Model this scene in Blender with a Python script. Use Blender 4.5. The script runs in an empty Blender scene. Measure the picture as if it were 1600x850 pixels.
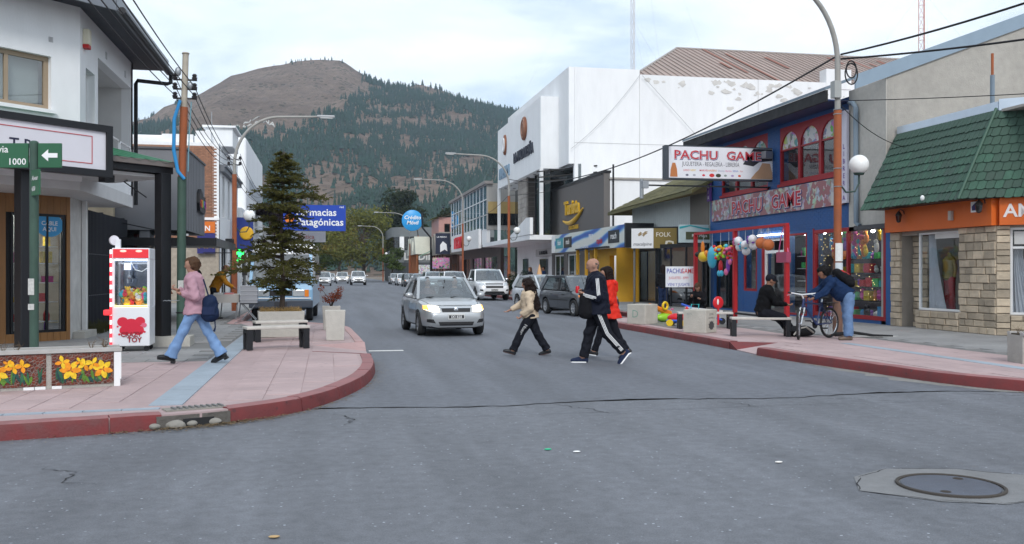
import bpy,bmesh,math,random
import numpy as np
from mathutils import Vector,Matrix,noise
from mathutils.bvhtree import BVHTree
R=math.radians
rnd=random.Random(7)
scene=bpy.context.scene
C=scene.collection

# ------------------------------------------------------------------ camera
YAW=math.atan(290/1450)
cam_d=bpy.data.cameras.new('camera'); cam=bpy.data.objects.new('camera',cam_d); C.objects.link(cam)
cam.location=(0,0,1.55); cam.rotation_euler=(R(90),0,-YAW)
cam_d.sensor_width=36; cam_d.lens=36*1450/1600; cam_d.shift_y=0.0006
cam_d.clip_start=0.1; cam_d.clip_end=9000
scene.camera=cam

# ------------------------------------------------------------------ sky and sun (overcast late afternoon)
SUN_EL,SUN_AZ=38,182            # degrees; azimuth measured from +Y clockwise (behind the camera, a little left)
world=bpy.data.worlds.new('World'); scene.world=world; world.use_nodes = True
wn=world.node_tree; wn.nodes.clear()
def N(nt,t,**kw):
    n=nt.nodes.new(t)
    for k,v in kw.items(): setattr(n,k,v)
    return n
def L(nt,a,b): nt.links.new(a,b)
def mth(nt,op,a,b=None,clamp=False):
    n=N(nt,'ShaderNodeMath',operation=op,use_clamp=clamp)
    for i,x in enumerate((a,b)):
        if x is None: continue
        if isinstance(x,(int,float)): n.inputs[i].default_value=x
        else: L(nt,x,n.inputs[i])
    return n.outputs[0]
sky=N(wn,'ShaderNodeTexSky',sky_type='NISHITA',sun_disc=False)
sky.sun_elevation=R(SUN_EL); sky.sun_rotation=R(SUN_AZ); sky.altitude=500; sky.air_density=1.0; sky.dust_density=2.0
tc=N(wn,'ShaderNodeTexCoord'); sx=N(wn,'ShaderNodeSeparateXYZ'); L(wn,tc.outputs['Generated'],sx.inputs[0])
zz=mth(wn,'ADD',mth(wn,'MAXIMUM',sx.outputs[2],0.0),0.16)
cx=N(wn,'ShaderNodeCombineXYZ'); L(wn,mth(wn,'DIVIDE',sx.outputs[0],zz),cx.inputs[0]); L(wn,mth(wn,'DIVIDE',sx.outputs[1],zz),cx.inputs[1])
n1=N(wn,'ShaderNodeTexNoise'); n1.inputs['Scale'].default_value=1.15; n1.inputs['Detail'].default_value=7; n1.inputs['Roughness'].default_value=0.55
n1.inputs['Distortion'].default_value=0.3
L(wn,cx.outputs[0],n1.inputs['Vector'])
cr=N(wn,'ShaderNodeValToRGB'); e=cr.color_ramp.elements
e[0].position=0.36; e[0].color=(0.50,0.63,0.78,1); e[1].position=0.64; e[1].color=(1.0,1.03,1.07,1)
m_=cr.color_ramp.elements.new(0.49); m_.color=(0.80,0.89,0.97,1)
L(wn,n1.outputs['Fac'],cr.inputs[0])
sc_=N(wn,'ShaderNodeVectorMath',operation='SCALE'); sc_.inputs['Scale'].default_value=10.4; L(wn,cr.outputs[0],sc_.inputs[0])
mixw=N(wn,'ShaderNodeMix',data_type='RGBA'); mixw.inputs['Factor'].default_value=0.86
L(wn,sky.outputs[0],mixw.inputs['A']); L(wn,sc_.outputs[0],mixw.inputs['B'])
bg=N(wn,'ShaderNodeBackground'); bg.inputs['Strength'].default_value=0.1; L(wn,mixw.outputs['Result'],bg.inputs['Color'])
L(wn,bg.outputs[0],N(wn,'ShaderNodeOutputWorld').inputs[0])
sun_d=bpy.data.lights.new('sun','SUN'); sun_d.energy=1.5; sun_d.angle=R(15); sun_d.color=(1,0.985,0.96)
sun=bpy.data.objects.new('sun',sun_d); C.objects.link(sun)
sdir=Vector((math.sin(R(SUN_AZ))*math.cos(R(SUN_EL)),math.cos(R(SUN_AZ))*math.cos(R(SUN_EL)),math.sin(R(SUN_EL))))
sun.rotation_euler=sdir.to_track_quat('Z','Y').to_euler(); sun.location=(0,-20,60)
vs=scene.view_settings; vs.view_transform='Standard'; vs.look='None'; vs.gamma=1; vs.exposure=0.40; vs.use_curve_mapping = False
scene.cycles.use_denoising = True; scene.cycles.max_bounces=6; scene.cycles.transparent_max_bounces=12
scene.cycles.volume_bounces=0; scene.cycles.sample_clamp_indirect=6

# ------------------------------------------------------------------ materials
_M={}
def mat(key,col=(.5,.5,.5),rough=.6,metal=0,var=.12,scale=3.,var2=0.,scale2=.35,bump=0.,bscale=40.,rand=0.,emit=0.,ecol=None,spec=.5,coat=0.,trans=0.,alpha=1.,stretch=None,spots=None):
    if key in _M: return _M[key]
    m=bpy.data.materials.new(key); m.use_nodes = True; nt=m.node_tree
    p=nt.nodes['Principled BSDF']
    p.inputs['Base Color'].default_value=(*col,1); p.inputs['Roughness'].default_value=rough; p.inputs['Metallic'].default_value=metal
    p.inputs['Specular IOR Level'].default_value=spec; p.inputs['Coat Weight'].default_value=coat
    p.inputs['Transmission Weight'].default_value=trans; p.inputs['Alpha'].default_value=alpha
    if emit: p.inputs['Emission Color'].default_value=(*(ecol or col),1); p.inputs['Emission Strength'].default_value=emit
    val = None
    geo=N(nt,'ShaderNodeNewGeometry'); pos=geo.outputs['Position']
    if stretch:
        mp=N(nt,'ShaderNodeMapping'); mp.inputs['Scale'].default_value=stretch; L(nt,pos,mp.inputs['Vector']); pos=mp.outputs[0]
    def nz(sc,det=5):
        n=N(nt,'ShaderNodeTexNoise'); n.inputs['Scale'].default_value=sc; n.inputs['Detail'].default_value=det; L(nt,pos,n.inputs['Vector']); return n.outputs['Fac']
    def rng(x,a): return mth(nt,'ADD',mth(nt,'MULTIPLY',mth(nt,'SUBTRACT',x,.5),4*a),1.)
    for a,s_ in ((var,scale),(var2,scale2)):
        if a:
            v=rng(nz(s_),a); val=v if val is None else mth(nt,'MULTIPLY',val,v)
    if spots:
        vo=N(nt,'ShaderNodeTexVoronoi'); vo.inputs['Scale'].default_value=spots[0]; L(nt,geo.outputs['Position'],vo.inputs['Vector']); sc2=N(nt,'ShaderNodeSeparateColor'); L(nt,vo.outputs['Color'],sc2.inputs[0])
        sp2=mth(nt,'MULTIPLY',mth(nt,'LESS_THAN',vo.outputs['Distance'],mth(nt,'MULTIPLY',sc2.outputs[1],.22)),mth(nt,'GREATER_THAN',sc2.outputs[0],.55)); v=mth(nt,'SUBTRACT',1.,mth(nt,'MULTIPLY',sp2,spots[1])); val=v if val is None else mth(nt,'MULTIPLY',val,v)
    if rand:
        oi=N(nt,'ShaderNodeObjectInfo'); v=mth(nt,'ADD',mth(nt,'MULTIPLY',mth(nt,'SUBTRACT',oi.outputs['Random'],.5),2*rand),1.)
        val=v if val is None else mth(nt,'MULTIPLY',val,v)
    if val is not None:
        h=N(nt,'ShaderNodeHueSaturation'); h.inputs['Color'].default_value=(*col,1); L(nt,val,h.inputs['Value']); L(nt,h.outputs[0],p.inputs['Base Color'])
        L(nt,mth(nt,'MULTIPLY',val,rough,True),p.inputs['Roughness'])
    if bump:
        b=N(nt,'ShaderNodeBump'); b.inputs['Strength'].default_value=bump; b.inputs['Distance'].default_value=.02
        L(nt,nz(bscale,6),b.inputs['Height']); L(nt,b.outputs[0],p.inputs['Normal'])
    _M[key]=m; return m
def paint(key,col,**k): k.setdefault('rough',.5); k.setdefault('var',.06); k.setdefault('spec',.35); return mat(key,col,**k)
def cloth(key,col,**k): k.setdefault('bump',.35); k.setdefault('bscale',35.); k.setdefault('rough',.9); k.setdefault('spec',.08); k.setdefault('var',.08); k.setdefault('scale',9); return mat(key,col,**k)
def glass(key,tint=(.75,.82,.85),refl=.18,opac=.25,rough=.03):
    """window glass: mostly clear, a fresnel share of mirror and a thin tinted film"""
    if key in _M: return _M[key]
    m=bpy.data.materials.new(key); m.use_nodes = True; nt=m.node_tree; nt.nodes.clear()
    tr=N(nt,'ShaderNodeBsdfTransparent'); tr.inputs[0].default_value=(*tint,1)
    gl=N(nt,'ShaderNodeBsdfGlossy'); gl.inputs['Roughness'].default_value=rough
    df=N(nt,'ShaderNodeBsdfDiffuse'); df.inputs[0].default_value=(.02,.025,.03,1)
    lw=N(nt,"ShaderNodeLayerWeight"); lw.inputs[0].default_value=.5; fr5=mth(nt,"POWER",lw.outputs["Facing"],4.)
    a=N(nt,'ShaderNodeMixShader'); a.inputs[0].default_value=opac; L(nt,tr.outputs[0],a.inputs[1]); L(nt,df.outputs[0],a.inputs[2])
    b=N(nt,'ShaderNodeMixShader'); L(nt,mth(nt,"ADD",mth(nt,"MULTIPLY",fr5,.8),refl,True),b.inputs[0]); L(nt,a.outputs[0],b.inputs[1]); L(nt,gl.outputs[0],b.inputs[2])
    L(nt,b.outputs[0],N(nt,'ShaderNodeOutputMaterial').inputs[0]); _M[key]=m; return m

# ------------------------------------------------------------------ mesh builder
class MB:
    def __init__(s,M=None): s.v=[]; s.f=[]; s.mi=[]; s.cur=0; s.M=M
    def add(s,vs,fs):
        o=len(s.v)
        if s.M is not None: vs=[s.M@Vector(p) for p in vs]
        s.v+=[tuple(p) for p in vs]; s.f+=[tuple(i+o for i in f) for f in fs]; s.mi+=[s.cur]*len(fs); return s
    def box(s,x0,x1,y0,y1,z0,z1):
        return s.add([(x,y,z) for x in (x0,x1) for y in (y0,y1) for z in (z0,z1)],
                     [(0,1,3,2),(4,6,7,5),(0,4,5,1),(2,3,7,6),(0,2,6,4),(1,5,7,3)])
    def cbox(s,c,sz,rz=0,ry=0):
        m=Matrix.Translation(c)@Matrix.Rotation(rz,4,'Z')@Matrix.Rotation(ry,4,'Y'); h=[q/2 for q in sz]
        return s.add([m@Vector((x*h[0],y*h[1],z*h[2])) for x in (-1,1) for y in (-1,1) for z in (-1,1)],
                     [(0,1,3,2),(4,6,7,5),(0,4,5,1),(2,3,7,6),(0,2,6,4),(1,5,7,3)])
    def bar(s,a,b,w,h=None,up=(0,0,1)):
        a,b=Vector(a),Vector(b); d=(b-a).normalized(); u=Vector(up)
        if abs(d.dot(u))>.95: u=Vector((1,0,0))
        x=d.cross(u).normalized(); y=x.cross(d); h=h or w; vs=[]
        for p in (a,b):
            for i,j in ((-1,-1),(1,-1),(1,1),(-1,1)): vs.append(p+x*(i*w/2)+y*(j*h/2))
        return s.add(vs,[(3,2,1,0),(4,5,6,7)]+[(i,(i+1)%4,4+(i+1)%4,4+i) for i in range(4)])
    def tube(s,pts,r,n=8,flat=None):
        pts=[Vector(p) for p in pts]; k=len(pts); rs=r if isinstance(r,(list,tuple)) else [r]*k
        ref=Vector((.31,.17,.93)); vs=[]
        d0=(pts[1]-pts[0]).normalized()
        if abs(d0.dot(ref))>.9: ref=Vector((1,.1,0))
        x=d0.cross(ref).normalized()
        for i,p in enumerate(pts):
            d=(pts[min(i+1,k-1)]-pts[max(i-1,0)]).normalized()
            x=(x-d*x.dot(d)).normalized(); y=d.cross(x)
            for j in range(n):
                a=2*math.pi*j/n; vs.append(p+(x*math.cos(a)+y*math.sin(a))*rs[i])
        fs=[(i*n+j,i*n+(j+1)%n,(i+1)*n+(j+1)%n,(i+1)*n+j) for i in range(k-1) for j in range(n)]
        return s.add(vs,fs+[tuple(range(n-1,-1,-1)),tuple((k-1)*n+j for j in range(n))])
    def cyl(s,a,b,r,n=12,r2=None): return s.tube([a,b],[r,r if r2 is None else r2],n)
    def lathe(s,prof,c=(0,0,0),n=16):
        vs=[(c[0]+r*math.cos(2*math.pi*j/n),c[1]+r*math.sin(2*math.pi*j/n),c[2]+z) for r,z in prof for j in range(n)]
        k=len(prof)
        return s.add(vs,[(i*n+j,i*n+(j+1)%n,(i+1)*n+(j+1)%n,(i+1)*n+j) for i in range(k-1) for j in range(n)] +
                     [tuple(range(n-1,-1,-1)),tuple((k-1)*n+j for j in range(n))])
    def ell(s,c,r,n=12,m=8,rot=None):
        r=(r,r,r) if isinstance(r,(int,float)) else r; rm=rot or Matrix.Identity(3); c=Vector(c); vs=[]
        for i in range(1,m):
            t=math.pi*i/m
            for j in range(n):
                a=2*math.pi*j/n; vs.append(c+rm@Vector((r[0]*math.sin(t)*math.cos(a),r[1]*math.sin(t)*math.sin(a),-r[2]*math.cos(t))))
        b=len(vs); vs+=[c+rm@Vector((0,0,-r[2])),c+rm@Vector((0,0,r[2]))]
        fs=[(i*n+j,i*n+(j+1)%n,(i+1)*n+(j+1)%n,(i+1)*n+j) for i in range(m-2) for j in range(n)]
        fs+=[(b,(j+1)%n,j) for j in range(n)]+[((m-2)*n+j,(m-2)*n+(j+1)%n,b+1) for j in range(n)]
        return s.add(vs,fs)
    def prism(s,poly,y0,y1):
        """polygon in (x,z), counter-clockwise seen from -y, extruded along y"""
        n=len(poly)
        return s.add([(x,y0,z) for x,z in poly]+[(x,y1,z) for x,z in poly],
                     [tuple(range(n)),tuple(range(2*n-1,n-1,-1))]+[(i,n+i,n+(i+1)%n,(i+1)%n) for i in range(n)])
    def prismz(s,poly,z0,z1):
        n=len(poly)
        return s.add([(x,y,z0) for x,y in poly]+[(x,y,z1) for x,y in poly],
                     [tuple(range(n-1,-1,-1)),tuple(range(n,2*n))]+[(i,(i+1)%n,n+(i+1)%n,n+i) for i in range(n)])
    def text(s,st,size,x,y,z,ext=.01,bold=0.,align='LEFT',xs=1.,shear=0.):
        """lettering standing in the local x-z plane and facing -y"""
        vs,fs=text_geo(st,ext,bold,align,shear)
        return s.add([(x+a*size*xs,y-c*size-.001,z+b*size) for a,b,c in vs],fs)
    def mesh(s,name,off=(0,0,0)):
        me=bpy.data.meshes.new(name); o=Vector(off)
        me.from_pydata([(p[0]-o.x,p[1]-o.y,p[2]-o.z) for p in s.v],[],s.f); me.update(); return me
    def build(s,name,m,parent=None,smooth=False,bevel=0,world=True,loc=None):
        off=Vector((0,0,0))
        if parent is not None and world:
            q=parent
            while q is not None: off+=q.location; q=q.parent
        if loc is not None: off=off+Vector(loc) if (parent is not None and not world) else Vector(loc)
        me=s.mesh(name,off if (world or loc is not None) else (0,0,0))
        for k in (m if isinstance(m,(list,tuple)) else [m]): me.materials.append(k)
        if isinstance(m,(list,tuple)): me.polygons.foreach_set('material_index',s.mi)
        if smooth: me.shade_smooth(); me.set_sharp_from_angle(angle=R(40))
        return put(name,me,parent,loc,bevel)
def put(name,me,parent=None,loc=None,bevel=0,rz=0):
    o=bpy.data.objects.new(name,me); C.objects.link(o)
    if parent is not None: o.parent=parent
    if loc is not None: o.location=loc
    if rz: o.rotation_euler.z=rz
    if bevel:
        b=o.modifiers.new('bevel','BEVEL'); b.width=bevel; b.segments=2; b.limit_method='ANGLE'
    return o
_tg={}
def text_geo(st,ext,bold,align,shear):
    k=(st,ext>0,bold,align,shear)
    if k not in _tg:
        cu=bpy.data.curves.new('t','FONT'); cu.body=st; cu.size=1; cu.extrude=.02; cu.offset=bold; cu.align_x=align; cu.resolution_u=2; cu.shear=shear
        o=bpy.data.objects.new('t',cu); C.objects.link(o)
        dg=bpy.context.evaluated_depsgraph_get(); me=bpy.data.meshes.new_from_object(o.evaluated_get(dg))
        _tg[k]=([tuple(v.co) for v in me.vertices],[tuple(p.vertices) for p in me.polygons])
        bpy.data.objects.remove(o); bpy.data.curves.remove(cu); bpy.data.meshes.remove(me)
    vs,fs=_tg[k]
    return [(a,b,c*ext/.02) for a,b,c in vs],fs
def thing(name,label,cat,loc=(0,0,0),rz=0,group=None):
    o=bpy.data.objects.new(name,None); C.objects.link(o); o.location=loc; o.rotation_euler.z=rz; o.empty_display_size=.3
    return tag(o,label,cat,group)
def tag(o,label=None,cat=None,group=None,kind=None):
    if label: o['label']=label
    if cat: o['category']=cat
    if group: o['group']=group
    if kind: o['kind']=kind
    return o
def kids(o): return [c for c in _ch.get(o.name,())] if False else list(o.children)
def copy_tree(o,parent=None):
    c=o.copy(); C.objects.link(c); c.parent=parent
    for ch in list(o.children): copy_tree(ch,c)
    return c
class Fac:
    """a wall line: s runs along it (rightwards when one faces it), y goes into the wall, z up"""
    def __init__(f,x,y,dx,dy):
        l=math.hypot(dx,dy); dx /= l; dy /= l; f.d=(dx,dy)
        f.M=Matrix(((dx,-dy,0,x),(dy,dx,0,y),(0,0,1,0),(0,0,0,1)))
    def mb(f): return MB(f.M)
    def pt(f,s,y,z): return f.M@Vector((s,y,z))
def wall(mb,s0,s1,z0,z1,th,ops=(),y=0.):
    """a wall with real openings (s0,s1,z0,z1)"""
    xs=sorted({s0,s1,*[o[0] for o in ops],*[o[1] for o in ops]}); zs=sorted({z0,z1,*[o[2] for o in ops],*[o[3] for o in ops]})
    xs=[x for x in xs if s0<=x<=s1]; zs=[z for z in zs if z0<=z<=z1]
    for a,b in zip(xs,xs[1:]):
        run = None
        for c,d in zip(zs,zs[1:]):
            hole=any(o[0]<(a+b)/2<o[1] and o[2]<(c+d)/2<o[3] for o in ops)
            if hole:
                if run: mb.box(a,b,y,y+th,*run); run = None
            else: run=(run[0],d) if run else (c,d)
        if run: mb.box(a,b,y,y+th,*run)
    return mb
def window(par,fac,s0,s1,z0,z1,fm,gm,y=.06,fw=.05,cols=1,rows=1,sill=None,dep=.06):
    mb=fac.mb()
    mb.box(s0,s1,y,y+dep,z0,z0+fw); mb.box(s0,s1,y,y+dep,z1-fw,z1)
    mb.box(s0,s0+fw,y,y+dep,z0+fw,z1-fw); mb.box(s1-fw,s1,y,y+dep,z0+fw,z1-fw)
    for i in range(1,cols):
        x=s0+(s1-s0)*i/cols; mb.box(x-fw*.4,x+fw*.4,y+.004,y+dep-.004,z0+fw,z1-fw)
    for i in range(1,rows):
        z=z0+(z1-z0)*i/rows; mb.box(s0+fw,s1-fw,y+.008,y+dep-.008,z-fw*.35,z+fw*.35)
    w=mb.build('window',fm,par)
    if cols*rows<=6:
        for i in range(cols):
            for j in range(rows):
                a=s0+(s1-s0)*i/cols; b=s0+(s1-s0)*(i+1)/cols; c=z0+(z1-z0)*j/rows; d=z0+(z1-z0)*(j+1)/rows
                fac.mb().box(a+fw*.45,b-fw*.45,y+dep*.5,y+dep*.5+.006,c+fw*.4,d-fw*.4).build('pane',gm,w)
    else: fac.mb().box(s0+fw*.5,s1-fw*.5,y+dep*.5,y+dep*.5+.006,z0+fw*.5,z1-fw*.5).build('pane',gm,w)
    if sill: fac.mb().box(s0-.06,s1+.06,-.09,y+.02,z0-.07,z0-.004).build('sill',sill,w)
    return w

# palette
WHITE=paint('white_render',(.80,.81,.82),rough=.8,var=.03,scale=5,var2=.045,scale2=.8,bump=.15,bscale=30,stretch=(1,1,.3))
WHITE_OLD=paint('weathered_white_render',(.79,.80,.81),rough=.85,var=.035,scale=3,var2=.06,scale2=.5,bump=.3,bscale=12,stretch=(1,1,.22))
CONC=mat('raw_concrete',(.36,.34,.31),rough=.9,var=.09,scale=6,var2=.12,scale2=.8,bump=.5,bscale=30)
CONC_L=mat('pale_concrete',(.46,.44,.40),rough=.9,var=.08,scale=9,var2=.10,scale2=1.6,bump=.4,bscale=45)
GREYP=paint('grey_painted_render',(.19,.195,.21),rough=.7,var=.05,scale=3,var2=.07)
BLACK=paint('black_steel',(.012,.013,.016),rough=.45)
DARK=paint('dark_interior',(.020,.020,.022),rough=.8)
GLS=glass('shop_glass',(.93,.95,.95),.035,.02)
GLD=glass('dark_glass',(.40,.45,.47),.08,.30)
CARW=glass('windscreen_glass',(.66,.74,.76),.24,.08)
CARG=glass('car_glass',(.62,.70,.70),.13,.10)
STEEL=paint('grey_steel',(.30,.32,.34),rough=.45,metal=.5)
RUST=mat('rust_red_painted_steel',(.30,.085,.03),rough=.75,var=.12,scale=9,var2=.16,scale2=2.5,bump=.3,bscale=60)
WHP=paint('white_paint',(.80,.80,.80),rough=.4)
BULB=mat('opal_globe',(.82,.82,.80),rough=.25,var=0)
# ================================================================== GROUND, ROADS, PAVEMENTS
ASPH=mat('asphalt',(.125,.128,.138),rough=.78,var=.06,scale=2.2,var2=.05,scale2=.45,bump=.5,bscale=160)
def asphalt(key,col,speck=.5):
    m=bpy.data.materials.new(key); m.use_nodes = True; nt=m.node_tree; p=nt.nodes['Principled BSDF']
    geo=N(nt,'ShaderNodeNewGeometry'); pos=geo.outputs['Position']
    def nz(s,d=4,v=pos):
        n=N(nt,'ShaderNodeTexNoise'); n.inputs['Scale'].default_value=s; n.inputs['Detail'].default_value=d; L(nt,v,n.inputs['Vector']); return n.outputs['Fac']
    fine=nz(130,3); mid=nz(9,5); big=nz(.55,4)
    mp=N(nt,'ShaderNodeMapping'); mp.inputs['Scale'].default_value=(1.6,.10,1); L(nt,pos,mp.inputs['Vector']); lane=nz(1.0,3,mp.outputs[0])
    vo=N(nt,'ShaderNodeTexVoronoi'); vo.inputs['Scale'].default_value=17; L(nt,pos,vo.inputs['Vector'])
    rv=N(nt,'ShaderNodeSeparateColor'); L(nt,vo.outputs['Color'],rv.inputs[0])
    chip=mth(nt,'MULTIPLY',mth(nt,'LESS_THAN',vo.outputs['Distance'],.15),mth(nt,'GREATER_THAN',rv.outputs[0],.62))
    val=mth(nt,'ADD',1.,mth(nt,'MULTIPLY',mth(nt,'SUBTRACT',fine,.5),1.1))
    for x,a in ((mid,.7),(big,.6),(lane,.8)): val=mth(nt,'MULTIPLY',val,mth(nt,'ADD',1.,mth(nt,'MULTIPLY',mth(nt,'SUBTRACT',x,.5),a)))
    val=mth(nt,'ADD',val,mth(nt,'MULTIPLY',mth(nt,'MULTIPLY',chip,rv.outputs[1]),speck*2.0))
    st=N(nt,'ShaderNodeMapRange'); L(nt,nz(1.7,7),st.inputs[0]); st.inputs[1].default_value=.60; st.inputs[2].default_value=.74; val=mth(nt,'MULTIPLY',val,mth(nt,'SUBTRACT',1.,mth(nt,'MULTIPLY',st.outputs[0],.18)))
    h=N(nt,'ShaderNodeHueSaturation'); h.inputs['Color'].default_value=(*col,1); L(nt,val,h.inputs['Value']); L(nt,h.outputs[0],p.inputs['Base Color'])
    L(nt,mth(nt,'ADD',.55,mth(nt,'MULTIPLY',big,.3)),p.inputs['Roughness']); p.inputs['Specular IOR Level'].default_value=.4
    b=N(nt,'ShaderNodeBump'); b.inputs['Strength'].default_value=.55; b.inputs['Distance'].default_value=.006; L(nt,mth(nt,'ADD',fine,chip),b.inputs['Height']); L(nt,b.outputs[0],p.inputs['Normal'])
    return m
ROAD_M=asphalt('street_asphalt',(.124,.132,.152),.5); CROSS_M=asphalt('crossing_asphalt',(.132,.139,.156),1.0)
DIRT=mat('dry_ground',(.16,.13,.10),rough=.95,var=.15,scale=.6,var2=.15,scale2=.03)
PINK=mat('pink_tile',(.40,.30,.297),rough=.85,var=.06,scale=5,var2=.11,scale2=1.1,bump=.35,bscale=60,rand=.04,spots=(5.,.3))
PINKB=mat('pink_mortar',(.385,.288,.285),rough=.9,var=.08,scale=6,var2=.1,scale2=1.1,bump=.3,bscale=50)
GREYT=mat('grey_tile',(.26,.258,.258),rough=.88,var=.07,scale=5,var2=.12,scale2=.9,bump=.35,bscale=60,rand=.08,spots=(5.,.3))
GREYB=mat('grey_mortar',(.17,.168,.165),rough=.9,var=.08,scale=6)
KERB=mat('red_kerb_paint',(.145,.027,.028),rough=.75,var=.25,scale=7,var2=.25,scale2=1.6,spots=(8.,.45),bump=.3,bscale=40)
KERBT=mat('worn_kerb_top',(.27,.12,.12),rough=.8,var=.2,scale=7,var2=.15,scale2=1.5,bump=.3,bscale=40)
KERBP=mat('pink_kerb',(.42,.27,.26),rough=.8,var=.10,scale=6,bump=.3,bscale=40)
BLUES=mat('blue_grey_strip',(.29,.34,.39),rough=.8,var=.07,scale=6,var2=.08,scale2=.8,bump=.3,bscale=60,rand=.06)

def sheet(name,poly,z,m,kind='structure',parent=None):
    mb=MB(); mb.add([(x,y,z) for x,y in poly],[tuple(range(len(poly)))])
    o=mb.build(name,m,parent)
    if kind: o['kind']=kind
    return o
g=MB(); g.add([(-1700,-600,-.03),(1700,-600,-.03),(1700,1700,-.03),(-1700,1700,-.03)],[(0,1,2,3)])
tag(g.build('ground',DIRT),kind='structure')
def meander(x0,x1,y,n,amp,seed):
    q=random.Random(seed); return [(x0+(x1-x0)*i/n,y+q.uniform(-amp,amp)+.12*math.sin(i*.23+seed)) for i in range(n+1)]
CRK=meander(-3.0,9.2,10.72,90,.035,3)
sheet('cross_street',[(-80,-12),(90,-12),(90,10.78),(-80,10.78)],-.004,CROSS_M)
# main street starts at the ragged seam
mb=MB(); ys=[10.9,40,120,320]
mb.add([(x,y,0) for x,y in CRK]+[(x,11.2,0) for x,y in CRK],[(i,i+1,len(CRK)+i+1,len(CRK)+i) for i in range(len(CRK)-1)])
mb.add([(-3,11.2,0),(9.2,11.2,0),(11.2,24,0),(11.2,320,0),(-3.2,320,0),(-3.2,24,0)],[(0,1,2,3,4,5)])
street=tag(mb.build('street',ROAD_M),kind='structure')
# the crack along the seam: a dark, uneven, open joint
mb=MB(); q=random.Random(5)
pts=[(x,y-.002) for x,y in CRK if .0<x<8.6]; vs=[]
for x,y in pts: w=q.uniform(.004,.016)+(.012 if q.random()<.2 else 0); vs+=[(x,y-w,.003),(x,y+w,.003)]
mb.add(vs,[(2*i,2*i+2,2*i+3,2*i+1) for i in range(len(pts)-1)])
CRACK=mat('crack_tar',(.022,.022,.024),rough=.9)
mb.build('crack',CRACK,street)
def crack(p,w,seed,n=14,jit=.05):
    q=random.Random(seed); vs=[]; (x0,y0),(x1,y1)=p; L_=math.hypot(x1-x0,y1-y0); nx,ny=-(y1-y0)/L_,(x1-x0)/L_; o=0
    for i in range(n+1):
        t=i/n; o=o*.7+q.uniform(-jit,jit); ww=w*(.4+q.random())*(1-abs(2*t-1)**3*.8)
        x,y=x0+(x1-x0)*t+nx*o,y0+(y1-y0)*t+ny*o; vs+=[(x-nx*ww,y-ny*ww,.001),(x+nx*ww,y+ny*ww,.001)]
    mb=MB(); mb.add(vs,[(2*i,2*i+2,2*i+3,2*i+1) for i in range(n)]); return mb
cross=bpy.data.objects['cross_street']
for i,(p,w) in enumerate((( ((2.6,10.6),(3.3,9.7)),.007),(((4.6,10.5),(5.0,9.9)),.006),(((.1,10.4),(.25,9.6)),.008),(((-.6,9.9),(9.4,10.0)),.004),(((6.0,10.6),(6.9,9.95)),.005),(((7.9,10.6),(10.2,9.5)),.006),(((-2.2,8.0),(-1.7,7.2)),.006))):
    crack(p,w,20+i,22).build('crack',CRACK,cross)
# stop line at the ramp
mb=MB(); mb.box(.82,1.50,18.45,18.62,.001,.005)
tag(mb.build('stop_line',mat('worn_road_paint',(.62,.62,.60),rough=.8,var=.12,scale=14)),kind='structure')
# concrete collar and manhole
q=random.Random(9); cx0,cy0=4.44,5.98
col=[(3.72,6.0),(3.95,6.38),(4.35,6.62),(4.85,6.52),(5.25,6.2),(5.5,5.75),(4.95,5.55),(4.45,5.46),(4.1,5.62)]
sheet('street_patch',[(x+q.uniform(-.03,.03),y+q.uniform(-.03,.03)) for x,y in col][::-1],.000,mat('patch_concrete',(.185,.187,.192),rough=.9,var=.10,scale=14,var2=.12,scale2=2.5,bump=.5,bscale=70))
for k in range(len(col)):
    a,b=col[k],col[(k+1)%len(col)]; crack((a,b),.006,60+k,8,.012).build('crack',CRACK,bpy.data.objects['street_patch'])
mh=thing('manhole_cover','round dark iron manhole cover set in a pale concrete patch on the road','manhole',(cx0,cy0,0))
IRON=mat('worn_cast_iron',(.105,.115,.145),rough=.5,metal=.4,var=.10,scale=8,var2=.1,scale2=2.5,bump=.3,bscale=90)
MB().lathe([(.005,.001),(.335,.001),(.335,.008),(.33,.0105),(.005,.0105)],(cx0,cy0,0),40).build('lid',IRON,mh,True)
r_=MB(); r_.tube([(cx0+.36*math.cos(a),cy0+.36*math.sin(a),.006) for a in [2*math.pi*i/48 for i in range(49)]],.013,6).build('ring',mat('rusty_rim',(.05,.042,.036),rough=.85),mh,True)
for dx,dy in ((-.17,-.18),(.19,.17)): MB().lathe([(.004,.0108),(.038,.0108),(.034,.0125),(.004,.0125)],(cx0+dx,cy0+dy,0),14).build('lifting_hole',mat('rusty_hole',(.03,.02,.012),rough=.9),mh)

# ---------------- pavements
def sm(pts,n=6):
    out=[]; k=len(pts)
    for i in range(k-1):
        p=[Vector(pts[max(0,min(k-1,i+j))]) for j in (-1,0,1,2)]
        for j in range(n):
            t=j/n; out.append(tuple(.5*(2*p[1]+(p[2]-p[0])*t+(2*p[0]-5*p[1]+4*p[2]-p[3])*t*t+(3*p[1]-p[0]-3*p[2]+p[3])*t**3)))
    return out+[tuple(pts[-1])]
LK1=sm([(-40,8.6),(-14,8.72),(-6,8.95),(-2.96,9.35),(-1.75,9.66),(-1.0,9.98),(-.21,10.80),(.41,12.5),(.70,14.4),(.74,16.2)])
LK2=sm([(.74,19.0),(.66,22.0),(.45,25.0),(-.6,26.8),(-2.2,27.6),(-2.55,29),(-2.55,60)])+[(-2.55,200)]
RK1=sm([(8.05,17.65),(8.06,22),(8.06,26.3),(8.9,27.8),(10.1,28.6),(10.35,30),(10.35,60)])+[(10.35,128)]
RK2=sm([(60,8.1),(20,8.2),(12,8.6),(10,9.35),(8.95,10.5),(8.47,11.6),(8.25,13.2),(8.02,14.8),(7.93,16.15)])
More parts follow.
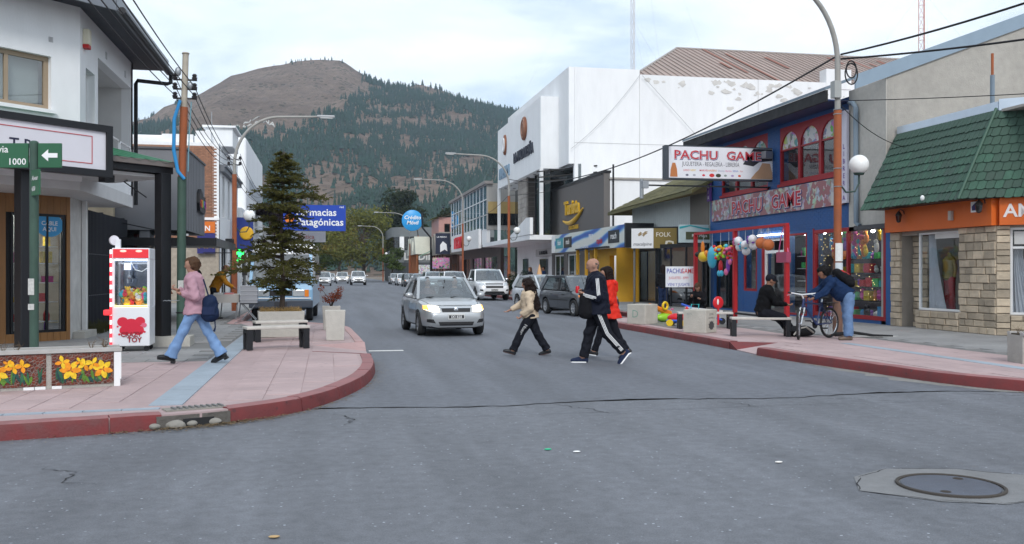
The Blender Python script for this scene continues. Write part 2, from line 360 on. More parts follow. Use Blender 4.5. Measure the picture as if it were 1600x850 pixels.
def pavement(name,outline,m,z=.142):
    mb=MB(); mb.prismz(outline,-.03,z); me=mb.mesh(name); bm=bmesh.new(); bm.from_mesh(me)
    bmesh.ops.triangulate(bm,faces=[f for f in bm.faces if len(f.verts)>4]); bm.to_mesh(me); bm.free(); me.materials.append(m)
    return tag(put(name,me),kind='structure')
# ramp notches: left between y 16.2 and 19.0, right between y 16.15 and 17.65
LNOT=[(.74,16.2),(-.25,16.95),(-.25,18.35),(.74,19.0)]
pav_l=pavement('pavement_left',LK1+LNOT[1:3]+LK2+[(-40,200)],PINKB)
RNOT=[(7.93,16.15),(8.85,17.15),(8.05,17.65)]
pav_r=pavement('pavement_right',(RK2+[RNOT[1]]+RK1+[(60,128)])[::-1],PINKB)
def ramp(par,quads):
    for nm,m,vs in quads:
        mb=MB(); k=len(vs); mb.add(list(vs)+[(x,y,-.02) for x,y,z in vs],[tuple(range(k)),tuple(range(2*k-1,k-1,-1))]+[(i,k+i,k+(i+1)%k,(i+1)%k) for i in range(k)]); mb.build(nm,m,par)
ramp(pav_l,[('ramp_flank',KERB,[(.76,16.2,.150),(.76,17.15,.018),(-.25,16.95,.149)]),('ramp',PINK,[(.76,17.152,.017),(.76,18.35,.017),(-.25,18.35,.148),(-.25,16.952,.148)]),('ramp_flank',KERBP,[(.76,18.352,.018),(.76,19.0,.150),(-.25,18.352,.149)])])
ramp(pav_r,[('ramp',PINK,[(7.93,16.15,.016),(8.85,17.15,.148),(8.02,17.25,.016)]),('ramp_flank',KERB,[(8.02,17.252,.017),(8.85,17.152,.149),(8.04,17.65,.150)])])
def kerb(par,line,m,side,w=.17,z1=.156,step=1.0):
    """kerb stones: each its own piece with a rounded, uneven edge"""
    # resample
    pts=[Vector((x,y,0)) for x,y in line]; res=[pts[0]]; acc=0
    for a,b in zip(pts,pts[1:]):
        d=(b-a).length
        while acc+d>=.25: t=(.25-acc)/d; a=a.lerp(b,t); res.append(a); d=(b-a).length; acc=0
        acc+=d
    res.append(pts[-1]); n=max(1,int(step/.25)); q=random.Random(len(line)+int(z1*1e4)); i=0
    while i<len(res)-1:
        seg=res[i:min(i+n,len(res)-1)+1]
        if len(seg)<2: break
        far=seg[0].length>45 or seg[0].y<-5
        if far: seg=res[i:]; i=len(res)
        vs=[]
        for k,p in enumerate(seg):
            j=res.index(p) if False else i+k if not far else None
            d=(seg[min(k+1,len(seg)-1)]-seg[max(k-1,0)]).normalized(); nv=Vector((-d.y,d.x,0))*side   # towards the pavement
            dz=q.uniform(-.003,.003)
            e=.006 if k in (0,len(seg)-1) and not far else 0
            pp=p+d*(e if k==0 else -e)
            for o,z in ((-.035,-.02),(-.02,z1-.045+dz),(-.004,z1-.012+dz),(.03,z1+dz),(w,z1-.002+dz),(w,-.02)): vs.append(pp+nv*o+Vector((0,0,z)))
        k=len(seg); fs=[(a*6+c,a*6+(c+1)%6,(a+1)*6+(c+1)%6,(a+1)*6+c) for a in range(k-1) for c in range(6)]
        if side<0: fs=[f[::-1] for f in fs]
        fs+=[tuple(range(5,-1,-1)),tuple((k-1)*6+c for c in range(6))]
        ks=MB().add(vs,fs); ks.mi=[1 if len(f)==4 and i_<(k-1)*6 and i_%6 in (2,3) else 0 for i_,f in enumerate(fs)]; ks.build('kerbstone',[m,KERBT if m is KERB else m],par,True)
        i+=n
def cut(line,a,b): return [p for p in line if a<=p[1]<=b]
lk_a=[p for p in LK1 if p[0]<-1.55]; lk_b=[p for p in LK1 if p[0]>-1.02 or p[1]>10.2]
kerb(pav_l,lk_a,KERB,1); kerb(pav_l,lk_b,KERB,1); kerb(pav_l,LK2,KERBP,1)
kerb(pav_r,RK1,KERB,-1); kerb(pav_r,RK2,KERB,-1)
# broken kerb at the drain: lumps, grating, litter
ROCK=mat('broken_concrete',(.25,.235,.21),rough=.95,var=.15,scale=12,bump=.6,bscale=30)
q=random.Random(4)
def lump(c,r,seed):
    mb=MB(); mb.ell((0,0,0),r,12,8); mb.v=[(x*(1+.35*noise.noise((x*9+seed,y*9,z*9))),y*(1+.35*noise.noise((x*9,y*9+seed,z*9))),z*(1+.3*noise.noise((x*9,y*9,z*9+seed)))) for x,y,z in mb.v]
    mb.v=[(x+c[0],y+c[1],z+c[2]) for x,y,z in mb.v]; return mb
t=thing('broken_kerb','crumbled concrete kerb around a street drain beside the blue strip','kerb',(-1.3,9.85,0))
for i,(x,y,r) in enumerate(((-1.50,9.74,(.13,.07,.05)),(-1.34,9.80,(.06,.05,.035)),(-1.66,9.66,(.06,.045,.03)),(-1.12,9.88,(.07,.05,.035)))): lump((x,y,.035),r,i*3.1).build('concrete_lump',ROCK,t,True)
mb=MB(); mb.prismz([(-1.58,9.86),(-1.02,10.08),(-1.10,10.30),(-1.66,10.05)],.06,.158); mb.build('drain_slab',ROCK,t)
mb=MB()
for i in range(9): mb.bar((-1.50+i*.055,9.90+i*.022,.165),(-1.56+i*.055,10.03+i*.022,.165),.022,.02)
mb.build('grating',mat('old_grating',(.16,.16,.16),rough=.8),t)
mb=MB(); mb.prismz([(-1.64,9.655),(-1.32,9.80),(-.97,9.95),(-1.04,10.07),(-1.70,9.80)],.0,.125); mb.build('drain_front',mat('grimy_concrete',(.11,.10,.09),rough=.95,var=.25,scale=14,bump=.8,bscale=25),t); mb=MB(); mb.prismz([(-1.40,9.745),(-1.12,9.865),(-1.15,9.93),(-1.43,9.81)],.01,.085); mb.build('drain_mouth',DARK,t)
mb=MB()
for i in range(800):
    a=q.gauss(0,.42); x=-1.15+a+q.uniform(-.05,.05); k=min(range(len(LK1)),key=lambda j: abs(LK1[j][0]-x)); y=LK1[k][1]-abs(q.gauss(.05,.10)); s_=q.uniform(.008,.03); an=q.uniform(0,6.3); z=.004+q.random()*.012
    ca,sa=math.cos(an)*s_,math.sin(an)*s_; mb.add([(x-ca,y-sa,z),(x+sa*.3,y-ca*.3,z+.004),(x+ca,y+sa,z+q.random()*.01),(x-sa*.3,y+ca*.3,z+.003)],[(0,1,2,3)])
for i in range(260):
    x=q.uniform(-.9,.75); k=min(range(len(LK1)),key=lambda j: abs(LK1[j][0]-x)+(5 if LK1[j][1]<9.5 else 0)); y=LK1[k][1]-abs(q.gauss(.04,.06))-.03; x+=.06; s_=q.uniform(.006,.022); an=q.uniform(0,6.3)
    ca,sa=math.cos(an)*s_,math.sin(an)*s_; mb.add([(x-ca,y-sa,.005),(x+sa*.3,y-ca*.3,.008),(x+ca,y+sa,.012),(x-sa*.3,y+ca*.3,.006)],[(0,1,2,3)])
tag(mb.build('leaf_litter',mat('dry_leaves',(.17,.12,.065),rough=.9,var=.3,scale=40)),'dry leaves and grit gathered in the gutter by the broken drain','litter',kind='stuff')
for i,(x,y,cc,nm,lb) in enumerate(((1.90,7.9,(.02,.45,.22),'bottle_cap','tiny green cap lying on the road'),(2.12,7.75,(.8,.8,.8),'paper_scrap','tiny white paper scrap beside the green cap on the road'),(3.62,7.0,(.75,.72,.68),'paper_scrap','small pale scrap lying alone on the asphalt towards the manhole'),(-.30,5.6,(.45,.30,.14),'dry_leaf','curled brown leaf lying on the dark road'))):
    tag(MB().ell((x,y,.006),(.035,.022,.006),8,5).build(nm,paint('scrap_%d'%i,cc)),lb,'litter')

# ---------------- paving tiles, each a slab with open joints; tiles fully inside the outline only
def inside(p,poly):
    x,y=p; r = False; j=len(poly)-1
    for i in range(len(poly)):
        if (poly[i][1]>y) != (poly[j][1]>y) and x<(poly[j][0]-poly[i][0])*(y-poly[i][1])/(poly[j][1]-poly[i][1])+poly[i][0]: r = not r
        j=i
    return r
def dist_poly(p,poly):
    d=9e9
    for i in range(len(poly)):
        a,b=poly[i],poly[(i+1)%len(poly)]; dx,dy=b[0]-a[0],b[1]-a[1]; l=dx*dx+dy*dy
        t=max(0,min(1,((p[0]-a[0])*dx+(p[1]-a[1])*dy)/l)) if l else 0; d=min(d,math.hypot(p[0]-a[0]-dx*t,p[1]-a[1]-dy*t))
    return d
def tiles(par,name,region,outline,sx,sy,m,base=.142,top=.150,limit=300,stagger=.5,holes=(),margin=.17):
    xs0,xs1=min(p[0] for p in region),max(p[0] for p in region); ys0,ys1=min(p[1] for p in region),max(p[1] for p in region)
    near_o=[p for p in outline if abs(p[1])<60]
    cells=[]; j=0; y=ys0; q=random.Random(3)
    while y<ys1:
        x=xs0+(sx*stagger if j%2 else 0)-sx
        while x<xs1:
            c=(x+sx/2,y+sy/2); cs=[(x,y),(x+sx,y),(x+sx,y+sy),(x,y+sy)]
            if all(inside(p,region) for p in cs) and all(inside(p,outline) for p in cs) and dist_poly(c,near_o)>margin+.5*max(sx,sy) and not any(a-sx/2<c[0]<b+sx/2 and c_-sy/2<c[1]<d_+sy/2 for a,b,c_,d_ in holes): cells.append(c)
            x+=sx
        y+=sy; j+=1
    cells.sort(key=lambda c: c[0]**2+c[1]**2)
    mb=MB(); g_=.005; hx,hy=sx/2-g_,sy/2-g_; b_=.003
    mb.add([(-hx,-hy,-.006),(hx,-hy,-.006),(hx,hy,-.006),(-hx,hy,-.006),(-hx,-hy,.005),(hx,-hy,.005),(hx,hy,.005),(-hx,hy,.005),(-hx+b_,-hy+b_,.008),(hx-b_,-hy+b_,.008),(hx-b_,hy-b_,.008),(-hx+b_,hy-b_,.008)],
           [(0,1,5,4),(1,2,6,5),(2,3,7,6),(3,0,4,7),(4,5,9,8),(5,6,10,9),(6,7,11,10),(7,4,8,11),(8,9,10,11)])
    me=mb.mesh(name); me.materials.append(m)
    for c in cells[:limit]:
        o=put(name,me,par,(c[0],c[1],base+q.uniform(-.001,.0015))); o.rotation_euler=(q.uniform(-.002,.002),q.uniform(-.002,.002),0)
    rest=MB()
    for c in cells[limit:]: rest.box(c[0]-hx,c[0]+hx,c[1]-hy,c[1]+hy,base-.004,base+.0075)
    if rest.v: tag(rest.build(name+'_field',m,par),kind='stuff')
pl_out=LK1+LNOT[1:3]+LK2+[(-40,200)]; pr_out=RK2+[RNOT[1]]+RK1+[(60,128)]
# left: pink bulb and corner, blue strip, grey tiles towards the facades
for k in range(36):
    y=10.35+k*.42
    MB().box(-1.84,-1.50,y,y+.412,.12,.153).build('blue_strip_slab',BLUES,pav_l)
for k in range(12):
    x=-6.0+k*.36; y=9.62+(x+6)*.105
    MB().add([(x,y,.12),(x+.35,y+.037,.12),(x+.35,y+.13,.12),(x,y+.093,.12),(x,y,.153),(x+.35,y+.037,.153),(x+.35,y+.13,.153),(x,y+.093,.153)],[(0,1,5,4),(1,2,6,5),(2,3,7,6),(3,0,4,7),(4,5,6,7)]).build('blue_strip_slab',BLUES,pav_l)
tiles(pav_l,'pink_paver',[(-1.49,10.2),(.8,10.2),(.8,26),(-1.49,26)],pl_out,.40,.40,PINK,stagger=0)
tiles(pav_l,'pink_paver',[(-7,9.9),(-1.85,10.35),(-1.85,15.4),(-7,15.4)],pl_out,.40,.40,PINK,stagger=0)
sheet('grey_bed',[(-8,15.42),(-1.86,15.42),(-1.86,24.8),(-2.6,27.7),(-2.6,60),(-8,60)],.1425,GREYB,parent=pav_l,kind=None)
tiles(pav_l,'grey_paver',[(-7,15.45),(-1.87,15.45),(-1.87,24.8),(-2.75,28),(-2.75,46),(-7,46)],pl_out,.60,.40,GREYT,base=.1455,holes=((-3.9,-2.4,18.0,19.3),))
# right
tiles(pav_r,'pink_paver',[(7.9,9),(11.35,9),(11.35,18.5),(10.3,19.5),(10.3,27.5),(7.9,27.5)],pr_out,.40,.40,PINK,stagger=0)
sheet('grey_bed',[(11.36,9),(16,9),(16,60),(10.5,60),(10.5,28.2),(10.31,19.5),(11.36,18.5)],.1425,GREYB,parent=pav_r,kind=None)
tiles(pav_r,'grey_paver',[(11.37,9.5),(15.5,9.5),(15.5,45),(10.6,45),(10.6,28.4),(10.32,19.6),(11.37,18.6)],pr_out,.60,.40,GREYT,base=.1455)
for k in range(14):
    y=10.9+k*.42; x=9.85+.01*k
    MB().box(x,x+.22,y,y+.412,.145,.1555).build('blue_strip_slab',BLUES,pav_r)
# grit swept against the kerbs and a paler concrete gutter on the right
q=random.Random(44); mb=MB()
for line,side,n_ in ((LK1,-1,1100),(RK2,-1,1500),(RK1,-1,700)):
    seg=[p for p in line if -7<p[0]<13 and 8<p[1]<28]
    for _ in range(n_):
        i=q.randrange(len(seg)-1); t=q.random(); a,b=seg[i],seg[i+1]; l=math.hypot(b[0]-a[0],b[1]-a[1]) or 1; o=.05+abs(q.gauss(0,.10)); nx,ny=-(b[1]-a[1])/l,(b[0]-a[0])/l; sg=-1 if line is LK1 else 1
        x,y=a[0]+(b[0]-a[0])*t+nx*o*sg,a[1]+(b[1]-a[1])*t+ny*o*sg; s_=q.uniform(.004,.013); an=q.random()*6.3; ca,sa=math.cos(an)*s_,math.sin(an)*s_
        mb.add([(x-ca,y-sa,.004),(x+sa*.6,y-ca*.6,.004),(x+ca,y+sa,.007),(x-sa*.6,y+ca*.6,.006)],[(0,1,2,3)])
tag(mb.build('gutter_grit',mat('grit',(.26,.22,.17),rough=1,var=.3,scale=60)),'pale grit and crumbs swept against the red kerbs','grit',kind='stuff')
gp=[p for p in RK2 if p[1]<14.6 and p[0]<10.5]; q=random.Random(8); inner=[(x-.05-q.uniform(.12,.42)*(1-abs(2*i/len(gp)-1)**2),y-q.uniform(0,.06)) for i,(x,y) in enumerate(gp)]
sheet('gutter_concrete',gp+inner[::-1],.0022,mat('gutter_concrete',(.22,.215,.205),rough=.95,var=.14,scale=9,var2=.12,scale2=2.,bump=.4,bscale=50))
# ================================================================== HILL, FOREST, BACKGROUND TREES
RIDGE=[(-900,110),(-620,135),(-480,150),(-380,162),(-309,175),(-232,187),(-212,193),(-195.5,207),(-177,214),(-153.5,224),(-139,233),(-116,249),(-78.5,259),(-38,269.7),(-8,273),(19,274),(40,260.5),(67.5,246),(94.5,243.5),(117,247),(144,241),(176,229),(240,216),(327,199),(463,168),(653,142),(900,110)]
RX=np.array([p[0] for p in RIDGE]); RZ=np.array([p[1] for p in RIDGE])
def hill_z(x,y):
    rz=float(np.interp(x,RX,RZ)); t=(y-330)/870
    if t<=0: return -.6
    if t<=1:
        p=(.55*t+.45*t*t) ; z=rz*(p+.03*math.sin(t*9+x*.01)*t*(1-t))
    else: z=rz*max(.2,1-1.2*(t-1)**1.3)
    f=min(1,t*6)
    big=noise.fractal(Vector((x*.006,y*.004,2.)),1.,2.,4)
    fine=noise.fractal(Vector((x*.03,y*.02,7.)),.9,2.1,4)
    edge=1-math.exp(-((t-1)/.10)**2)*.85
    return z+(big*16*f+fine*5.5*f-5*f*max(0,noise.noise(Vector((x*.02,y*.012,11.))))**.5)*edge-2+fine*.8
mb=MB(); nx,ny=230,130; xs=np.linspace(-760,760,nx); yv=np.linspace(330,1500,ny)
HZ=[[hill_z(x,y) for x in xs] for y in yv]
mb.add([(x,y,HZ[j][i]) for j,y in enumerate(yv) for i,x in enumerate(xs)],[(j*nx+i,j*nx+i+1,(j+1)*nx+i+1,(j+1)*nx+i) for j in range(ny-1) for i in range(nx-1)])
def hill_mat():
    m=bpy.data.materials.new('hill_scrub'); m.use_nodes = True; nt=m.node_tree; p=nt.nodes['Principled BSDF']; p.inputs['Roughness'].default_value=.95; p.inputs['Specular IOR Level'].default_value=.1
    geo=N(nt,'ShaderNodeNewGeometry')
    def nz(s,d=8,rough=.6):
        n=N(nt,'ShaderNodeTexNoise'); n.inputs['Scale'].default_value=s; n.inputs['Detail'].default_value=d; n.inputs['Roughness'].default_value=rough; L(nt,geo.outputs['Position'],n.inputs['Vector']); return n.outputs['Fac']
    a=nz(.014); b=nz(.09,6,.75)
    cr=N(nt,'ShaderNodeValToRGB'); e=cr.color_ramp.elements
    e[0].position=.32; e[0].color=(.15,.115,.094,1); e[1].position=.68; e[1].color=(.36,.28,.225,1); k=e.new(.5); k.color=(.245,.188,.150,1)
    L(nt,mth(nt,'ADD',mth(nt,'MULTIPLY',a,.45),mth(nt,'MULTIPLY',b,.55)),cr.inputs[0])
    vo=N(nt,'ShaderNodeTexVoronoi'); vo.inputs['Scale'].default_value=.16; L(nt,geo.outputs['Position'],vo.inputs['Vector'])
    dot=mth(nt,'LESS_THAN',vo.outputs['Distance'],mth(nt,'SUBTRACT',mth(nt,'MULTIPLY',nz(.02,3),1.1),.32))
    mx=N(nt,'ShaderNodeMix',data_type='RGBA'); L(nt,mth(nt,'MULTIPLY',dot,.65),mx.inputs['Factor']); L(nt,cr.outputs[0],mx.inputs['A']); mx.inputs['B'].default_value=(.055,.060,.036,1)
    L(nt,mx.outputs['Result'],p.inputs['Base Color'])
    bp=N(nt,'ShaderNodeBump'); bp.inputs['Strength'].default_value=1; bp.inputs['Distance'].default_value=12; L(nt,b,bp.inputs['Height']); L(nt,bp.outputs[0],p.inputs['Normal'])
    return m
hill=tag(mb.build('hill',hill_mat(),None,True),kind='structure')
def seen(x,y,z):
    d=x*math.sin(YAW)+y*math.cos(YAW); u=(x*math.cos(YAW)-y*math.sin(YAW))/d
    return 800+1450*u,426-1450*(z-1.55)/d
PINE=mat('far_pine',(.026,.054,.042),rough=.9,var=.3,scale=.05,var2=.35,scale2=.25)
def pine_geo(mb,x,y,z,h,q,n=7,tiers=4):
    r=h*q.uniform(.16,.32)
    for k in range(tiers):
        a=k/tiers; zb=z+h*(.10+.80*a); zt=z+h*min(1.0,.10+.80*a+.42*(1-.4*a)); rr=r*(1-a*.85); o=q.random()*6
        ring=[(x+rr*q.uniform(.6,1.15)*math.cos(o+2*math.pi*i/n),y+rr*q.uniform(.6,1.15)*math.sin(o+2*math.pi*i/n),zb-h*q.uniform(0,.06)) for i in range(n)]
        mb.add(ring+[(x,y,zt)],[(i,(i+1)%n,n) for i in range(n)])
def forest_p(px,py,x,y):
    """how densely the slope is wooded there: from the bare shoulder to the wooded flank"""
    nz=noise.fractal(Vector((x*.012,y*.010,5.)),1.,2.,4)
    bare_line=float(np.interp(px,[200,290,330,450,500,545,556,575],[194,206,214,205,196,160,128,104]))
    d=(py-bare_line)/14+nz*2.0
    p=max(0,min(1,d*.6+.5))
    for ax,ay,rx_,ry_ in ((530,285,44,36),(640,190,70,5),(665,137,26,7),(565,140,24,5),(500,320,30,22),(690,265,40,14),(600,262,16,12),(745,255,24,10),(575,215,22,5),(715,183,26,5),(650,300,50,18),(635,228,10,14),(600,172,30,4),(700,148,30,5)):
        e_=((px-ax)/rx_)**2+((py-ay)/ry_)**2+nz*1.0
        if e_<1: p *= .10
        elif e_<1.8: p *= .5
    if py>275: p *= .5
    return p
q=random.Random(11); mb=MB(); cand=0; big_pines=[]
for _ in range(85000):
    y=350+1000*q.random(); x=q.uniform(-.42,.62)*y
    z=hill_z(x,y); px,py=seen(x,y,z)
    if not (-60<px<1150) or py<60: continue
    if q.random()>forest_p(px,py,x,y): continue
    h=q.choice((q.uniform(3,6),q.uniform(5,8),q.uniform(7,11)))
    if y<640 and len(big_pines)<70 and 520<px<760 and q.random()<.5: big_pines.append((x,y,z,h*1.15)); continue
    pine_geo(mb,x,y,z-.5,h,q,6,3)
for _ in range(150):      # lone trees along the bare crest
    px=q.choice([q.uniform(425,545),q.uniform(560,620),q.uniform(210,260),q.uniform(290,300),q.uniform(640,800)]); x=(math.sin(YAW)+(px-800)/1450*math.cos(YAW))*1215; y=1192+q.uniform(-14,14)
    pine_geo(mb,x,y,hill_z(x,y)-.5,q.uniform(3.5,7),q,6,3)
tag(mb.build('hillside_forest',PINE),'dark pine forest covering the flank of the hill','forest',kind='stuff')
TRUNK=mat('bark',(.075,.055,.042),rough=.95,var=.2,scale=8,bump=.6,bscale=20)
pm=[]
for k in range(5):
    c_=MB(); pine_geo(c_,0,0,0,10,q,9,7); t_=MB(); t_.cyl((0,0,-.8),(0,0,7),.22,7,.06)
    a=c_.mesh('crown'); a.materials.append(PINE); b=t_.mesh('trunk'); b.materials.append(TRUNK); pm.append((a,b))
for i,(x,y,z,h) in enumerate(big_pines):
    r_=thing('pine_tree','dark conical pine standing out on the lower slope of the hill','tree',(x,y,z),q.random()*6,'pines on the lower slope')
    r_.scale=(h/10,)*3; a,b=pm[i%5]; put('crown',a,r_); put('trunk',b,r_)
# white stones laid out as letters high on the slope
STN=paint('white_stones',(.50,.49,.46),rough=.9)
st=thing('hillside_lettering','white stone letters laid on the bare slope of the hill','lettering',(-195,1020,hill_z(-195,1020)))
def hill_word(word,px,py,size,par):
    best = None
    for yy in range(500,1200,5):
        x=(math.sin(YAW)+(px-800)/1450*math.cos(YAW))*yy/(math.cos(YAW)-(px-800)/1450*math.sin(YAW)); z=hill_z(x,yy); e_=abs(seen(x,yy,z)[1]-py)
        if best is None or e_<best[0]: best=(e_,x,yy)
    _,x0,y0=best; vs,fs=text_geo(word,.02,0.0,'LEFT',0); out=[]
    for a,b,c in vs:
        x=x0+a*size; y=y0+b*size*2.2; out.append((x,y,hill_z(x,y)+.9+c*20))
    m_=MB(); m_.add(out,fs); m_.build('stone_letters',STN,par)
hill_word('NO',379,195,9,st); hill_word('A LA MINA',366,200,7,st)

# ---------------- broadleaf and conifer trees of the town
def leaf_cloud(mb,c,rad,n,size,q,flat=1.,hollow=.35,droop=0.):
    for _ in range(n):
        while True:
            d=Vector((q.gauss(0,1),q.gauss(0,1),q.gauss(0,1)))
            if d.length>.01: break
        d.normalize(); rr=(hollow+(1-hollow)*q.random()**.6)
        p=Vector(c)+Vector((d.x*rad[0],d.y*rad[1],d.z*rad[2]))*rr
        nrm=(d*.6+Vector((q.gauss(0,.6),q.gauss(0,.6),q.gauss(.3,.5)))).normalized(); u=nrm.orthogonal().normalized(); u.rotate(Matrix.Rotation(q.random()*6.28,3,nrm)); v=nrm.cross(u)
        s_=size*q.uniform(.6,1.3); w=s_*.55
        mb.add([p-u*s_,p-v*w*.8+u*.1*s_,p+u*s_,p+v*w],[(0,1,2,3)])
def tree(name,label,loc,h,cr,leafm,n,size,seed,group=None,trunk_h=.3,clumps=14,tall=1.,cat='tree'):
    q=random.Random(seed); t=thing(name,label,cat,loc,0,group)
    tm=MB(); top=Vector((q.uniform(-.3,.3),q.uniform(-.3,.3),h*.8)); base=h*trunk_h
    tm.tube([(0,0,-.1),(q.uniform(-.1,.1),0,base*.6),(top.x*.5,top.y*.5,h*.5),tuple(top)],[h*.028,h*.022,h*.014,h*.004],8)
    lm=MB(); cen=[]
    for k in range(clumps):
        a=q.random()*6.28; rr=cr*(.2+.65*q.random()**.5); zz_=base+(h-base)*(.12+.8*q.random()); f=1-abs((zz_-base)/(h-base)-.42)*1.05
        c=Vector((math.cos(a)*rr*f,math.sin(a)*rr*f,zz_)); r0=cr*q.uniform(.30,.48); cen.append((c,r0))
        st_=Vector((top.x*.3,top.y*.3,max(base*.7,c.z-rr*.9))); tm.tube([tuple(st_),tuple(st_.lerp(c,.5)+Vector((0,0,.1*rr))),tuple(c)],[h*.010,h*.006,h*.002],6)
    for c,r0 in cen: leaf_cloud(lm,c,(r0,r0,r0*.72*tall),n // clumps,size,q,droop=.1)
    tm.build('trunk',TRUNK,t,True,world=False); lm.build('crown',leafm,t,world=False); return t
def leafmat(key,col,var=.3):
    m=mat(key,col,rough=.75,var=var,scale=1.2,var2=.25,scale2=.35,spec=.2); nt=m.node_tree; p=nt.nodes['Principled BSDF']; o_=nt.nodes['Material Output']
    tr=N(nt,'ShaderNodeBsdfTranslucent'); L(nt,p.inputs['Base Color'].links[0].from_socket,tr.inputs[0]); mx=N(nt,'ShaderNodeMixShader'); mx.inputs[0].default_value=.35; L(nt,p.outputs[0],mx.inputs[1]); L(nt,tr.outputs[0],mx.inputs[2]); L(nt,mx.outputs[0],o_.inputs[0])
    return m
LEAF_O=leafmat('olive_leaf',(.14,.145,.036)); LEAF_Y=leafmat('yellowing_leaf',(.24,.19,.045)); LEAF_D=leafmat('dark_leaf',(.030,.042,.020)); LEAF_G=leafmat('green_leaf',(.060,.085,.024))
# ================================================================== LEFT SIDE OF THE STREET
WOOD=mat('honey_cladding',(.30,.145,.048),rough=.55,var=.12,scale=3,var2=.1,rand=.10,stretch=(14,14,.8),bump=.2,bscale=12)
GREENR=paint('green_roof_sheet',(.035,.16,.085),rough=.45,var=.08,scale=5)
SOFF=paint('white_soffit',(.62,.62,.62),rough=.8)
TAN=paint('tan_window_frame',(.34,.26,.18),rough=.5)
CURT=paint('pale_blind',(.50,.53,.52),rough=.9,var=.04)
NAVY=paint('dark_metal_fascia',(.030,.034,.048),rough=.5)
PLAST=paint('cream_plaster',(.42,.36,.26),rough=.9,var=.12,scale=4,var2=.15,scale2=1.5)
cb=thing('corner_shop','white two-storey corner building with timber-clad shopfront under a deep dark eave','building',(-8,21,0))
fc=Fac(-5.25,20.8,.7,.714); fu=Fac(-4.6,18.94,.7,.714); fs_=Fac(-4.6,18.94,0,1)
# timber cladding boards around the display window
ops=[(-1.24,-.11,.33,2.75)]
x=-5.4
while x<-.02:
    b=min(x+.14,0)
    if b<=-1.24 or x>=-.11: fc.mb().box(x,b-.006,-.022,.02,.15,3.12).build('cladding_board',WOOD,cb)
    else:
        fc.mb().box(x,b-.006,-.022,.02,.15,.33).build('cladding_board',WOOD,cb); fc.mb().box(x,b-.006,-.022,.02,2.75,3.12).build('cladding_board',WOOD,cb)
    x+=.14
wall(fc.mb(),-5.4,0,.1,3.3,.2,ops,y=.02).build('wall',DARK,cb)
w=window(cb,fc,-1.24,-.11,.33,2.75,BLACK,GLS,y=-.01,fw=.055,cols=3,rows=1)
# shop inside: floor, back wall, shelves
fc.mb().box(-4,-.05,1.2,1.3,.15,3.2).build('back_wall',paint('shop_back',(.42,.44,.45),var=.05),cb)
fc.mb().box(-4,-.05,.25,1.2,.15,.32).build('display_floor',paint('display_floor',(.4,.4,.4)),cb)
shz=[.55,.95,1.35,1.75,2.1]
for z in shz: fc.mb().box(-3,-.1,.27,.55,z-.02,z).build('shelf',WHP,cb)
fc.mb().box(-3,-.1,.2,1.2,3.0,3.05).build('ceiling',SOFF,cb)
[fc.mb().box(-1.4,-.15,y_,y_+.06,2.93,2.97).build('light_strip',mat('shop_lamp',(1,.95,.85),emit=26,var=0),cb) for y_ in (.24,.62)]  # glowing strips added to brighten the window display
# blue oval sticker on the pane
fac=fc; mb=fc.mb(); mb.add([(-.44+.30*math.cos(a),.0,2.52+.24*math.sin(a)) for a in [2*math.pi*i/30 for i in range(30)]],[tuple(range(30))]); mb.build('oval_sticker',paint('sticker_blue',(.06,.32,.62)),w)
mb=fc.mb(); mb.text('CABLE',.12,-.44,-.003,2.52,.002,.01,'CENTER'); mb.text('AQUI',.12,-.44,-.003,2.40,.002,.01,'CENTER'); mb.build('sticker_lettering',WHP,w)
# street-side plaster strip, lower storey
mb=MB(); mb.box(-5.45,-5.25,20.8,22.3,.1,3.32); mb.build('wall',paint('dirty_plaster',(.55,.54,.52),rough=.9,var=.1,scale=4,var2=.12,scale2=2.),cb)
mb=MB(); mb.box(-5.25,-5.0,21.0,22.0,.1,.30); mb.build('doorstep',CONC_L,cb)
mb=MB(); mb.box(-5.24,-5.15,21.72,21.81,.3,3.2); mb.build('downpipe',WHP,cb)
# overhanging floor slab (soffit) and upper storey
def plan(pts,z0,z1): return MB().prismz(pts,z0,z1)
P0=fu.pt(-5.2,0,0); Pc=(-4.6,18.94); Pe=(-4.6,23.85)
plan([(P0.x,P0.y),Pc,Pe,(-10,23.85),(-10,18)],3.12,3.40).build('floor_slab',SOFF,cb)
fu.mb().box(-5.2,.0,-.06,.0,3.28,3.44).build('slab_edge',WHITE,cb)
wall(fu.mb(),-5.2,0,3.40,6.72,.22,[(-2.9,-.57,4.56,5.55)]).build('upper_wall',WHITE,cb)
wall(fs_.mb(),0,4.91,3.40,6.72,.22,[(.43,1.14,4.45,5.55),(1.41,4.70,4.0,5.97)]).build('upper_wall',WHITE,cb)
MB().box(-10,-4.6,23.65,23.85,3.4,6.72).build('upper_wall',WHITE,cb)
window(cb,fu,-2.9,-.57,4.56,5.55,TAN,glass('blind_glass',(.9,.92,.92),.10,.05),y=.10,fw=.085,cols=3,rows=1,sill=WHITE)
fu.mb().box(-2.8,-.67,.26,.28,4.6,5.5).build('window_blind',CURT,cb)
